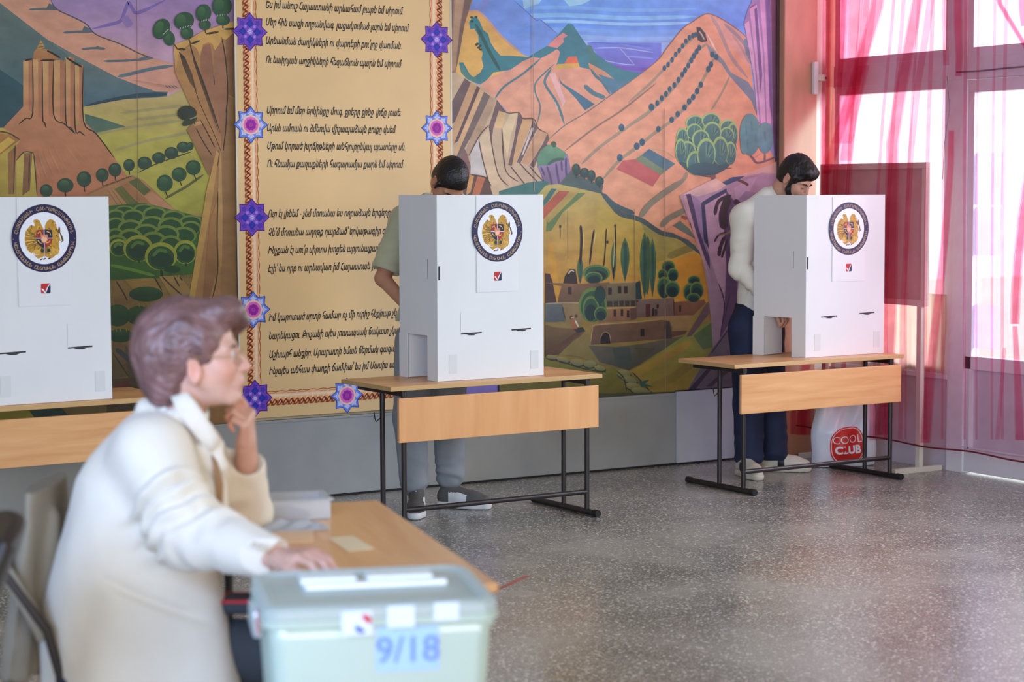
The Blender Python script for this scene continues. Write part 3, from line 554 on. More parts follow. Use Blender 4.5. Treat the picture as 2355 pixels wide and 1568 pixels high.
    p.poly([(582, 1300), (630, 1300), (640, 1360), (660, 1410), (600, 1415), (600, 1350)], (140, 90, 88), (124, 80, 76)); p.stroke([(480, 1302), (540, 1320), (600, 1330)], 9, (120, 80, 76)); p.stroke([(690, 1262), (650, 1280), (622, 1330)], 9, (120, 80, 76))
    p.ell((560, 1120), (232, 200), (56, 92, 92)); p.ell((560, 1240), (150, 80), (58, 92, 96))
    RIM = (148, 186, 104); FI = (58, 108, 104); FI2 = (74, 122, 116)
    for c, r in (((482, 925), (74, 62)), ((600, 905), (72, 58)), ((728, 962), (66, 66)), ((385, 1040), (48, 82)), ((762, 1010), (40, 90)), ((474, 990), (60, 62)), ((718, 1015), (54, 62)), ((608, 990), (68, 76)), ((522, 1045), (66, 72)), ((420, 1140), (66, 82)), ((745, 1150), (44, 88)), ((668, 1130), (62, 108)), ((370, 1130), (40, 90)), ((480, 1225), (66, 92)), ((562, 1150), (72, 114))):
        p.ell(c, r, RIM); p.ell((c[0] + 2, c[1] + r[1] * .10), (r[0] * .86, r[1] * .9), FI2, FI)
        for k in range(5):
            a = -1.9 + k * .35 + .3; p.stroke([(c[0] + r[0] * .78 * math.cos(a), c[1] + r[1] * .82 * math.sin(a)), (c[0] + r[0] * .2 * math.cos(a), c[1] + r[1] * .35)], 5, (52, 92, 98) if k % 2 else (112, 156, 110))
    p.ell((540, 1270), (120, 50), (56, 96, 100))
    p.ell((892, 1010), (78, 158), (92, 152, 150), (70, 136, 140)); p.ell((850, 1090), (30, 70), (84, 146, 146)); p.ell((1006, 1035), (58, 118), (98, 160, 162), (72, 138, 146))
    for q in ((860, 930), (900, 900), (930, 1000), (870, 1040), (1000, 980)): p.stroke([q, (q[0] + 6, q[1] + 90)], 12, (74, 132, 140))
    p.stroke([(892, 1165), (915, 1190), (945, 1222), (1010, 1210), (1090, 1175)], 13, (112, 90, 106)); p.stroke([(1006, 1150), (1004, 1212)], 11, (120, 96, 110)); p.stroke([(930, 1190), (985, 1145)], 5, (206, 160, 160))
    # brown ribbed cliffs at the left
    V(1030, 0, 3.266)
    p.poly([(-60, -400), (240, -400), (180, 0), (120, 180), (90, 330), (60, 470), (52, 575), (-60, 575)], (160, 122, 92), (150, 112, 84))
    p.poly([(60, -100), (130, -100), (80, 200), (50, 520), (20, 540), (30, 300)], (178, 138, 104), (170, 130, 96)); p.poly([(130, -60), (190, -60), (120, 180), (70, 460), (52, 540), (80, 250)], (112, 82, 70), (120, 88, 72)); p.poly([(-60, -100), (40, -100), (30, 200), (-60, 500)], (120, 90, 78), (104, 80, 70))
    p.poly([(-60, 560), (60, 545), (130, 590), (235, 640), (300, 700), (360, 750), (430, 842), (525, 845), (560, 890), (645, 895), (672, 965), (742, 1002), (755, 1048), (668, 1190), (700, 1340), (730, 1400), (610, 1480), (-60, 1500)], (190, 162, 124), (196, 166, 134))
    DK = (104, 80, 78)
    for a, c in (([(120, 588), (168, 622), (60, 900), (-40, 1000), (-40, 880)], DK), ([(165, 622), (215, 648), (60, 1060), (-20, 1180), (-20, 1080)], (190, 146, 100)), ([(212, 648), (236, 660), (70, 1060), (40, 1080)], (96, 66, 66)), ([(236, 660), (268, 692), (100, 1100), (40, 1180), (60, 1100)], (204, 160, 110)), ([(265, 690), (312, 722), (160, 1040), (80, 1180), (40, 1220)], (110, 92, 84)), ([(312, 722), (360, 752), (230, 1040), (150, 1180), (110, 1180), (160, 1040)], (172, 140, 108)), ([(360, 752), (432, 842), (400, 850), (376, 832), (335, 960), (320, 1080), (300, 950), (330, 860)], (112, 84, 80)), ([(378, 832), (428, 850), (402, 960), (345, 962)], (204, 168, 112)), ([(432, 842), (470, 840), (412, 965), (395, 965)], (190, 160, 120)), ([(470, 840), (522, 846), (470, 1000), (440, 1180), (410, 1060), (405, 970)], (206, 180, 134)), ([(522, 846), (556, 898), (520, 1010), (474, 1246), (446, 1240), (490, 1050)], (106, 78, 78)), ([(556, 892), (632, 896), (560, 1080), (500, 1222), (476, 1240), (522, 1010)], (196, 150, 98)), ([(632, 896), (668, 966), (640, 1010), (540, 1222), (510, 1220), (600, 1010)], (108, 84, 82)), ([(620, 960), (640, 960), (560, 1160), (545, 1170)], (200, 180, 170)), ([(672, 968), (742, 1002), (640, 1180), (600, 1240), (545, 1225), (650, 1010)], (190, 142, 102)), ([(742, 1002), (756, 1046), (668, 1190), (640, 1262), (606, 1240), (700, 1090)], (108, 82, 80)), ([(165, 1150), (225, 1040), (250, 1180), (285, 1320), (165, 1305)], (192, 184, 176)), ([(230, 1040), (300, 960), (330, 1120), (385, 1330), (460, 1470), (310, 1470), (260, 1200)], (206, 178, 140)), ([(85, 1180), (112, 1100), (140, 1160), (165, 1250), (160, 1320), (120, 1240)], (128, 92, 84))):
        p.poly(a, c, tuple(min(255, int(v * 1.04)) for v in c))
    for a in ([(308, 945), (322, 1080), (372, 1310), (450, 1398)], [(398, 962), (405, 1060), (428, 1282), (524, 1366)], [(462, 1246), (520, 1320), (605, 1425)], [(526, 1218), (600, 1300), (685, 1385)], [(604, 1245), (660, 1310), (720, 1370)], [(225, 1050), (255, 1200), (320, 1440)], [(150, 1170), (230, 1020), (300, 940)], [(400, 1090), (425, 1280)], [(360, 750), (432, 845), (524, 846), (556, 890), (640, 896), (672, 965), (742, 1002)]):
        p.stroke(a, 9, (94, 68, 60))
    p.poly([(120, 1310), (290, 1330), (340, 1500), (100, 1500)], (100, 70, 60)); p.poly([(150, 1312), (190, 1320), (165, 1440), (130, 1470)], (206, 146, 82)); p.poly([(215, 1325), (275, 1335), (225, 1480), (170, 1480)], (192, 108, 66)); p.stroke([(160, 1312), (270, 1330), (320, 1400)], 8, (70, 52, 50))
    # green knoll
    p.poly([(662, 1190), (690, 1130), (742, 1085), (800, 1096), (872, 1140), (890, 1170), (860, 1205), (740, 1245), (666, 1245)], (98, 146, 106), (76, 126, 96)); p.poly([(662, 1245), (742, 1240), (860, 1196), (890, 1150), (905, 1220), (925, 1310), (830, 1395), (740, 1400), (690, 1310)], (148, 122, 158), (122, 98, 130))
    for a in ([(735, 1245), (760, 1320), (775, 1395)], [(805, 1225), (815, 1300), (830, 1390)], [(880, 1180), (880, 1280), (890, 1350)], [(845, 1205), (850, 1290)], [(690, 1250), (720, 1320)]): p.stroke(a, 16, (88, 72, 112))
    p.stroke([(740, 1240), (800, 1200), (870, 1195)], 22, (60, 96, 78)); p.ell((790, 1085), (18, 24), (62, 92, 66))
    p.poly([(815, 1400), (890, 1310), (920, 1280), (1000, 1330), (1160, 1395), (1150, 1440), (1250, 1560), (1130, 1470), (1000, 1440)], (76, 94, 86), (66, 86, 86))
    for c, r in (((958, 1275), (30, 46)), ((1020, 1298), (34, 38)), ((1072, 1320), (30, 44)), ((1132, 1362), (32, 38))): p.tree(c, r, (40, 70, 66), (64, 100, 70), (0, r[1] * 1.3))
    # yellow hill with the village
    V(1230, 420, 3.0745)
    p.poly([(-260, 160), (-120, 60), (20, 20), (160, 10), (300, 40), (470, 80), (530, 150), (600, 222), (720, 250), (800, 300), (900, 362), (1000, 390), (1100, 440), (1180, 520), (1215, 700), (1230, 860), (-260, 860)], (176, 158, 82), (196, 134, 40))
    p.poly([(-260, 850), (1240, 850), (1240, 980), (1160, 1500), (-260, 1560)], (150, 118, 54), (110, 96, 42))
    p.poly([(430, 140), (620, 240), (740, 280), (900, 420), (930, 700), (640, 640), (420, 500)], (184, 158, 66), (188, 146, 48)); p.poly([(740, 280), (900, 365), (1100, 445), (1140, 470), (960, 530), (860, 560)], (150, 142, 74), (160, 138, 60)); p.poly([(955, 545), (1150, 500), (1185, 600), (1215, 780), (1060, 860), (980, 800)], (202, 136, 38), (196, 126, 36)); p.stroke([(930, 525), (1040, 480), (1130, 448)], 50, (132, 118, 54)); p.stroke([(100, 420), (130, 640), (150, 840)], 46, (202, 146, 40))
    for a, c in (([(-260, 60), (-60, 0), (60, -15), (100, 0), (40, 60), (-60, 140), (-260, 260)], (60, 112, 104)), ([(10, 90), (70, 20), (120, 15), (60, 100), (-40, 200)], (176, 160, 78)), ([(50, 130), (110, 40), (150, 42), (90, 130), (-20, 250)], (58, 108, 100)), ([(60, 165), (165, 58), (240, 62), (80, 240), (-60, 330)], (176, 84, 58)), ([(80, 250), (240, 100), (300, 70), (352, 76), (190, 210), (110, 340), (70, 345)], (92, 124, 66)), ([(60, 250), (240, 66), (300, 70), (90, 285)], (172, 146, 70))): p.poly(a, c)
    p.stroke([(460, 70), (530, 150), (600, 222), (740, 262), (880, 352), (1000, 380), (1080, 430), (1165, 505)], 34, (72, 88, 84)); p.stroke([(470, 78), (560, 160), (700, 220)], 34, (66, 92, 96))
    p.poly([(920, 332), (1000, 280), (1060, 235), (1120, 330), (1150, 430), (1040, 390)], (216, 138, 98), (206, 132, 96)); p.poly([(965, 305), (1020, 270), (1090, 330), (1130, 400), (1040, 350)], (98, 108, 92)); p.stroke([(738, 245), (800, 160), (900, 80), (1050, -20)], 40, (138, 128, 104)); p.stroke([(885, 310), (930, 260), (1000, 220), (1060, 190)], 40, (128, 120, 98)); p.stroke([(1030, 235), (1070, 260)], 24, (150, 80, 70))
    CY = (58, 98, 76)
    for c, r in (((630, 545), (32, 158)), ((768, 585), (34, 240)), ((824, 602), (27, 214)), ((550, 560), (20, 140)), ((313, 620), (22, 100))):
        pts = []
        for t in np.linspace(0, 1, 9): pts.append((c[0] + r[0] * math.sin(math.pi * t ** .8) , c[1] - r[1] + 2 * r[1] * t))
        for t in np.linspace(1, 0, 9)[1:-1]: pts.append((c[0] - r[0] * math.sin(math.pi * t ** .8), c[1] - r[1] + 2 * r[1] * t))
        p.poly(pts, (74, 106, 66), CY); p.stroke([(c[0], c[1] - r[1] * .8), (c[0] + 4, c[1]), (c[0], c[1] + r[1] * .85)], r[0] * .7, (46, 82, 72))
    p.stroke([(790, 380), (795, 560), (785, 790)], 26, (64, 92, 66))
    for a, w in (([(316, 300), (322, 400), (314, 580)], 18), ([(412, 330), (396, 430), (380, 580)], 13), ([(498, 320), (492, 440), (478, 610)], 9), ([(560, 298), (562, 420), (552, 560), (545, 680)], 11), ([(172, 300), (172, 400)], 5), ([(224, 200), (226, 540)], 3)): p.stroke(a, w, (40, 26, 20))
    for a in ([(330, 310), (336, 420), (330, 480)], [(425, 340), (408, 450)], [(555, 380), (552, 500), (548, 600)], [(505, 330), (500, 420)]): p.stroke(a, 5, (214, 190, 120))
    for q in ((172, 310), (506, 420), (560, 305)): p.ell(q, (8, 12), (70, 44, 36))
    # houses
    p.poly([(65, 640), (100, 645), (118, 700), (150, 860), (65, 860)], (74, 48, 46)); p.poly([(192, 715), (205, 660), (240, 610), (280, 612), (295, 715)], (56, 40, 40)); p.stroke([(228, 645), (250, 620), (270, 630)], 9, (196, 186, 170))
    p.poly([(165, 790), (185, 722), (740, 700), (742, 860), (150, 860)], (124, 90, 62), (104, 78, 58)); p.poly([(500, 712), (738, 702), (735, 830), (500, 836)], (128, 112, 82), (104, 94, 74)); p.stroke([(180, 724), (420, 712), (740, 700)], 7, (176, 140, 84)); p.poly([(704, 710), (735, 690), (750, 820), (706, 825)], (40, 62, 66))
    for q in ((240, 765), (524, 768), (592, 758), (636, 758)): p.poly([(q[0] - 14, q[1] - 26), (q[0] + 12, q[1] - 26), (q[0] + 12, q[1] + 24), (q[0] - 14, q[1] + 24)], (52, 42, 36))
    p.poly([(505, 838), (735, 832), (735, 872), (500, 876)], (58, 52, 46))
    for k in range(5): p.stroke([(545 + k * 40, 836), (545 + k * 40, 872)], 9, (104, 92, 74), False)
    p.poly([(65, 855), (180, 850), (205, 985), (65, 985)], (92, 102, 104), (74, 86, 92)); p.stroke([(65, 854), (180, 850), (330, 850)], 7, (168, 150, 100)); p.poly([(178, 858), (320, 852), (330, 980), (210, 1000)], (134, 112, 74)); p.stroke([(182, 860), (210, 975)], 10, (60, 64, 66))
    p.poly([(440, 985), (470, 895), (702, 880), (698, 972), (420, 990)], (150, 106, 70), (124, 86, 62)); p.stroke([(478, 890), (600, 884), (702, 880)], 8, (182, 142, 90))
    for q in ((557, 922), (608, 920), (651, 928)): p.poly([(q[0] - 9, q[1] - 26), (q[0] + 9, q[1] - 26), (q[0] + 9, q[1] + 24), (q[0] - 9, q[1] + 24)], (56, 38, 34))
    p.poly([(664, 890), (715, 880), (710, 960), (668, 972)], (96, 68, 58)); p.poly([(712, 850), (735, 826), (972, 814), (976, 940), (770, 950), (712, 952)], (122, 96, 84), (106, 82, 72)); p.poly([(975, 842), (1190, 826), (1200, 850), (1110, 938), (975, 940)], (126, 82, 58), (112, 72, 54))
    p.poly([(775, 858), (808, 856), (808, 945), (776, 950)], (84, 38, 40)); p.poly([(852, 860), (868, 860), (868, 888), (852, 888)], (48, 38, 38)); p.poly([(820, 890), (834, 885), (836, 940), (820, 942)], (46, 34, 38)); p.poly([(838, 895), (856, 893), (858, 938), (840, 940)], (54, 44, 48)); p.poly([(1012, 868), (1026, 866), (1026, 912), (1012, 914)], (60, 40, 36)); p.stroke([(974, 815), (976, 940)], 6, (60, 46, 44))
    p.poly([(772, 958), (940, 942), (1120, 935), (1060, 1050), (960, 1042), (930, 990)], (152, 116, 68), (132, 100, 60)); p.poly([(950, 1048), (1070, 1045), (1050, 1070), (950, 1095)], (96, 64, 50))
    p.poly([(380, 1145), (396, 1040), (420, 1005), (700, 985), (880, 968), (945, 978), (962, 1020), (958, 1100)], (112, 80, 58), (94, 68, 54)); p.stroke([(384, 1140), (398, 1040), (420, 1006), (660, 988), (880, 968)], 8, (166, 130, 84)); p.poly([(905, 975), (945, 980), (962, 1100), (910, 1104)], (66, 58, 54))
    p.poly([(455, 1138), (458, 1085), (472, 1062), (492, 1055), (512, 1065), (526, 1090), (526, 1136)], (30, 26, 26)); p.stroke([(455, 1100), (470, 1066), (494, 1054), (520, 1074), (528, 1130)], 6, (150, 116, 74)); p.poly([(738, 1035), (766, 1032), (766, 1084), (738, 1086)], (46, 36, 34))
    # bushes
    def round_bush(c, r): p.ell(c, r, (96, 124, 58)); p.ell((c[0], c[1] + r[1] * .1), (r[0] * .86, r[1] * .88), (46, 84, 62)); p.ell((c[0], c[1] + r[1] * .3), (r[0] * .7, r[1] * .62), (30, 52, 56))
    for c, r in (((428, 640), (96, 62)), ((408, 672), (62, 44)), ((402, 862), (100, 124)), ((388, 890), (58, 92)), ((458, 925), (48, 52)), ((936, 596), (48, 48)), ((895, 650), (36, 40)), ((968, 650), (40, 48)), ((905, 740), (50, 78)), ((964, 752), (54, 60)), ((1116, 690), (46, 34)), ((1088, 772), (48, 64)), ((1136, 760), (50, 62)), ((1112, 812), (48, 34))): round_bush(c, r)
    p.ell((452, 790), (40, 60), (36, 66, 62)); p.poly([(60, 706), (300, 714), (520, 704), (520, 722), (300, 728), (180, 730)], (124, 92, 62))
    # foreground of the village
    p.poly([(65, 1008), (150, 990), (260, 1000), (345, 1050), (260, 1140), (170, 1212), (65, 1232)], (112, 88, 52), (74, 54, 42)); p.stroke([(80, 1215), (200, 1130), (320, 1050)], 30, (92, 58, 44)); p.poly([(65, 1000), (170, 980), (260, 990), (340, 1040), (240, 1030), (120, 1020)], (134, 114, 60))
    p.poly([(262, 1030), (330, 1020), (350, 1050), (290, 1060)], (44, 46, 46)); p.poly([(245, 960), (270, 970), (290, 1035), (255, 1030)], (160, 92, 58)); p.stroke([(275, 970), (300, 1020)], 11, (206, 200, 176)); p.ell((250, 950), (12, 14), (96, 56, 40)); p.ell((284, 942), (9, 12), (96, 56, 40)); p.stroke([(245, 955), (270, 950)], 8, (190, 170, 130))
    p.poly([(160, 1215), (260, 1120), (370, 1050), (390, 1150), (540, 1150), (640, 1320), (480, 1290), (300, 1230)], (132, 114, 60), (108, 96, 50))
    p.poly([(370, 1150), (560, 1160), (740, 1140), (960, 1098), (1070, 1080), (960, 1150), (840, 1212), (740, 1280), (655, 1325), (600, 1310), (540, 1290), (450, 1270)], (96, 88, 72), (66, 66, 58)); p.poly([(540, 1165), (660, 1160), (690, 1300), (560, 1290)], (62, 72, 64)); p.poly([(690, 1165), (840, 1170), (760, 1260)], (78, 74, 56))
    p.poly([(655, 1335), (760, 1280), (850, 1215), (1000, 1110), (1245, 965), (1258, 1180), (1190, 1300), (1085, 1480), (840, 1490)], (116, 132, 58), (146, 116, 42)); p.poly([(1110, 1080), (1245, 985), (1255, 1160), (1180, 1180)], (78, 104, 56), (90, 108, 70)); p.stroke([(680, 1360), (860, 1260), (1100, 1120)], 60, (152, 120, 46)); p.stroke([(800, 1450), (960, 1380), (1120, 1260)], 60, (132, 110, 44))
    p.poly([(-260, 1290), (80, 1240), (220, 1262), (400, 1300), (560, 1310), (620, 1400), (680, 1520), (-260, 1600)], (112, 104, 36), (92, 84, 38)); p.stroke([(70, 1290), (180, 1310), (240, 1320)], 26, (96, 108, 34))
    for q, r, ro in (((110, 1232), (40, 16), .1), ((190, 1250), (46, 18), .25), ((290, 1268), (46, 24), .2), ((380, 1280), (44, 26), 0), ((450, 1310), (40, 18), .2), ((620, 1350), (48, 30), .15), ((660, 1390), (56, 24), .35), ((690, 1440), (60, 26), .2), ((740, 1470), (70, 24), .1)):
        p.ell((q[0] + 3, q[1] + 8), (r[0] * 1.06, r[1] * 1.06), (44, 48, 42), None, ro); p.ell(q, r, (134, 126, 72), (96, 98, 66), ro)
    p.stroke([(70, 1240), (200, 1270), (300, 1305), (470, 1340)], 9, (48, 48, 36)); p.stroke([(570, 1330), (620, 1380), (640, 1470)], 8, (48, 48, 40)); p.stroke([(680, 1340), (740, 1400), (800, 1470)], 10, (52, 62, 52)); p.poly([(730, 1405), (800, 1390), (770, 1420), (830, 1440), (740, 1440)], (50, 84, 70))
    p.poly([(400, 1490), (840, 1480), (1090, 1470), (1090, 1560), (300, 1600)], (70, 72, 48), (64, 66, 56))
    # purple cliff in the foreground right
    p.poly([(1016, 92), (1080, 80), (1340, 20), (1480, -40), (1600, -70), (1740, -60), (1740, 1700), (1000, 1700), (1060, 1478), (1200, 1240), (1248, 1165), (1238, 985), (1215, 760), (1170, 520), (1120, 380), (1060, 220)], (176, 140, 160), (130, 108, 120))
    p.poly([(1020, 88), (1080, 60), (1200, 0), (1270, -30), (1345, 20), (1280, 58), (1145, 98), (1060, 84)], (224, 176, 154), (206, 164, 164))
    PK = (82, 66, 100)
    for a, c in (([(1056, 84), (1092, 78), (1150, 300), (1210, 480), (1288, 720), (1250, 660), (1140, 420), (1090, 300)], PK), ([(1166, 142), (1230, 100), (1345, 40), (1348, 70), (1240, 130), (1192, 160), (1205, 320), (1222, 470), (1180, 400)], (62, 66, 96)), ([(1100, 90), (1160, 130), (1185, 400), (1215, 520), (1150, 330)], (150, 120, 156)), ([(1195, 160), (1350, 66), (1320, 280), (1345, 520), (1330, 760), (1285, 900), (1240, 640), (1215, 400)], (190, 150, 168)), ([(1040, 100), (1060, 90), (1120, 320), (1200, 560), (1228, 700), (1130, 420)], (196, 146, 150)), ([(1345, 60), (1400, 130), (1420, 500), (1420, 900), (1300, 1100), (1330, 900), (1345, 600), (1325, 300)], (96, 74, 104)), ([(1225, 520), (1290, 720), (1330, 780), (1290, 1090), (1256, 1180), (1240, 900)], (158, 126, 140)), ([(1200, 860), (1215, 840), (1225, 920), (1100, 1080), (1060, 1090)], (104, 78, 84)), ([(1248, 1165), (1300, 1100), (1400, 960), (1480, 900), (1740, 900), (1740, 1700), (1000, 1700), (1060, 1478)], (104, 94, 104)), ([(1060, 1478), (1230, 1290), (1260, 1290), (1110, 1478)], (62, 54, 72)), ([(1200, 1440), (1380, 1280), (1400, 1300), (1240, 1440)], (70, 60, 76)), ([(1400, 40), (1500, -30), (1560, -40), (1480, 120), (1420, 200)], (190, 154, 178)), ([(1400, 150), (1480, 60), (1740, 100), (1740, 900), (1420, 800)], (150, 122, 148))):
        p.poly(a, c, tuple(int(v * .93) for v in c))
    for a in ([(1288, 710), (1330, 860), (1300, 1090)], [(1235, 1210), (1320, 1090), (1400, 980)], [(1370, 780), (1330, 960)]): p.stroke(a, 9, (58, 46, 76))
    for a, w in (([(1380, 90), (1290, 130), (1262, 230)], 26), ([(1360, 100), (1320, 220), (1330, 330)], 60), ([(1400, 120), (1440, 180), (1380, 220)], 40), ([(1345, 350), (1290, 370), (1258, 420)], 14), ([(1330, 380), (1300, 460), (1292, 520)], 26), ([(1350, 400), (1320, 500), (1310, 530)], 16)): p.stroke(a, w, (64, 50, 54))
    p.stroke([(1280, 370), (1345, 360), (1390, 330)], 12, (128, 104, 74)); p.stroke([(1420, -20), (1470, 0), (1500, 20)], 20, (104, 80, 60))
    # panel joints and scratches of the boards
    V(0, 0, 1)
    for a in ([(1222, -40), (1224, 300), (1226, 440)], [(1525, 250), (1526, 600), (1527, 900)], [(1456, 480), (1457, 650)]): p.stroke(a, 1.4, (150, 126, 108), False)
    p.stroke([(1787, -260), (1785, 930)], 6, (84, 58, 62), False)
    return p.mb.build('mural_landscape', M_paint)
m1 = mural_left(); tag(m1, 'painted mural of cliffs, orchard and rock fortress left of the poem banner', 'mural')
m2 = mural_right(); tag(m2, 'painted mural of orange hills and a village right of the poem banner', 'mural')

# ------------------------------------------------------------------ poem banner
M_banner = mat('banner_print', rgb(214, 180, 126, 1.2), 0.45, var=0.05, scale=2.2)
M_print = vmat('banner_ornament_print', 0.5, 0.3, var=0.05, scale=60)
M_ink = mat('black_ink', (0.012, 0.010, 0.010, 1), 0.5)
YB = WALL_Y - 0.030
def bx(px, py): q = onY(px, py, YB); return float(q[0]), float(q[2])
banner = empty('poem_banner', (bx(790, 500)[0], WALL_Y - .027, bx(600, 960)[1])); tag(banner, 'tan banner of a four-verse Armenian poem framed by braid and stars', 'banner')
def to_child(o, root): o.parent = root; o.matrix_parent_inverse = Matrix.Translation(-Vector(root.location)); return o
xl, xr = bx(546, 300)[0], bx(1036, 200)[0]; zb = bx(610, 961)[1]
to_child(MB().box((xl, YB, zb), (xr, WALL_Y - .0255, CEIL_Z - .25), bev=.0015).build('sheet', M_banner), banner)
to_child(MB().box((xr + .0005, YB - .001, zb), (xr + .009, WALL_Y - .0255, CEIL_Z - .25)).box((xl - .009, YB - .001, zb), (xl - .0005, WALL_Y - .0255, CEIL_Z - .25)).build('edge_strip', M_cream), banner)

rows = [("Ես իմ անուշ Հայաստանի արևահամ բարն եմ սիրում,", 609.8, 17.8, 927), ("Մեր հին սազի ողբանվագ, լացակումած լարն եմ սիրում,", 609.8, 58, 941),
        ("Արնանման ծաղիկների ու վարդերի բու՛յրը վառման,", 609.8, 100.4, 923), ("Ու նաիրյան աղջիկների հեզաճկուն պարն եմ սիրում:", 610.4, 144.5, 925),
        ("Սիրում եմ մեր երկինքը մուգ, ջրերը ջինջ, լիճը լուսե,", 612, 260.8, 922), ("Արևն ամռան ու ձմեռվա վիշապաձայն բուքը վսեմ,", 612.5, 301.5, 911),
        ("Մթում կորած խրճիթների անհյուրընկալ պատերը սև,", 612.8, 342.8, 932), ("Ու հնամյա քաղաքների հազարամյա քարն եմ սիրում:", 613.5, 384, 929),
        ("Ուր էլ լինեմ - չեմ մոռանա ես ողբաձայն երգերը մեր,", 615.6, 499, 0), ("Չե՛մ մոռանա աղոթք դարձած՝ երկաթագիր գրքերը մեր,", 616.3, 542, 0),
        ("Ինչքան էլ սու՛ր սիրտս խոցեն արյունաքամ վերքերը մեր,", 615.6, 583, 0), ("Էլի՛ ես որբ ու արնավառ իմ Հայաստան-յարն եմ սիրում:", 615.6, 625, 0),
        ("Իմ կարոտած սրտի համար ոչ մի ուրիշ հեքիաթ չկա,", 617, 738, 0), ("Նարեկացու, Քուչակի պես լուսապսակ ճակատ չկա,", 617, 780, 0),
        ("Աշխարհ անցիր, Արարատի նման ճերմակ գագաթ չկա,", 617.5, 823, 0), ("Ինչպես անհաս փառքի ճամփա՝ ես իմ Մասիս սարն եմ սիրում:", 617.5, 861, 0)]
per = []
for txt, px, py, pr in rows:
    vs, fs = text_mesh(txt, 0.052, 0.34, 0.0013)
    w = max(v[0] for v in vs); x0, z0 = bx(px, py)
    if pr: kx = (bx(pr, py)[0] - x0) / w; per.append(kx)
    else: kx = sum(per) / len(per)
    tb = MB().add([(x0 + v[0] * kx, YB - .0012, z0 + v[1]) for v in vs], fs); to_child(tb.build('verse_line', M_ink), banner)

# braid border
PGB = 1.2
def braid(a, b, wd, inner, name):
    """printed braid from a to b (wall x,z); the lace edge lies on the side away from 'inner'"""
    m = MB(); a = np.array(a); b = np.array(b); t = b - a; ln = np.linalg.norm(t); t /= ln; n_ = np.array([-t[1], t[0]])
    if n_ @ np.array(inner) < 0: n_ = -n_
    def q(u, v, y): r = a + t * u + n_ * v; return (r[0], YB - y, r[1])
    cols = [(196, 128, 80), (222, 164, 116), (226, 150, 96), (244, 208, 172), (226, 170, 124)]; ed = [-.5, -.28, -.05, .16, .34, .46]
    for i in range(5):
        m.add([q(0, ed[i] * wd, .0006), q(ln, ed[i] * wd, .0006), q(ln, ed[i + 1] * wd, .0006), q(0, ed[i + 1] * wd, .0006)], [(0, 1, 2, 3)],
              [rgb(*cols[i], PGB)] * 2 + [rgb(*(cols[min(i + 1, 4)]), PGB)] * 2)
    def line(pts, w, c, y):
        for (p0, p1) in zip(pts[:-1], pts[1:]):
            p0 = np.array(p0); p1 = np.array(p1); d = p1 - p0; d /= np.linalg.norm(d) + 1e-9; e = np.array([-d[1], d[0]]) * w / 2
            m.add([q(*(p0 + e), y), q(*(p1 + e), y), q(*(p1 - e), y), q(*(p0 - e), y)], [(0, 1, 2, 3)], rgb(*c, PGB))
    step = wd * .42; k = int(ln / step)
    for i in range(k):
        u = i * step; c = (126, 58, 30) if i % 7 else (150, 74, 36)
        pts = [(u + step * s_ * 1.3, wd * (-.52 + .44 * (1 - abs(2 * s_ - 1)) ** .7)) for s_ in np.linspace(0, 1, 9)]
        line(pts, wd * .085, c, .0010)
        pts = [(u + step * (s_ * 1.3 - .3), wd * (-.16 - .34 * (1 - abs(2 * s_ - 1)) ** .7)) for s_ in np.linspace(0, 1, 9)]
        line(pts, wd * .075, (140, 66, 34), .0012)
        m.add([q(u + step * .35, wd * -.10, .0009), q(u + step * .7, wd * -.10, .0009), q(u + step * .7, wd * .04, .0009), q(u + step * .35, wd * .04, .0009)], [(0, 1, 2, 3)], rgb(238, 200, 150, PGB))
    step2 = wd * .8
    for i in range(int(ln / step2)):
        u = i * step2
        line([(u + step2 * s_, wd * (.42 + .07 * math.sin(math.pi * s_))) for s_ in np.linspace(0, 1, 7)], wd * .06, (150, 84, 44), .0010)
        line([(u + step2 * s_, wd * .33) for s_ in (0.1, .9)], wd * .03, (180, 106, 60), .0010)
    return to_child(m.build(name, M_print), banner)
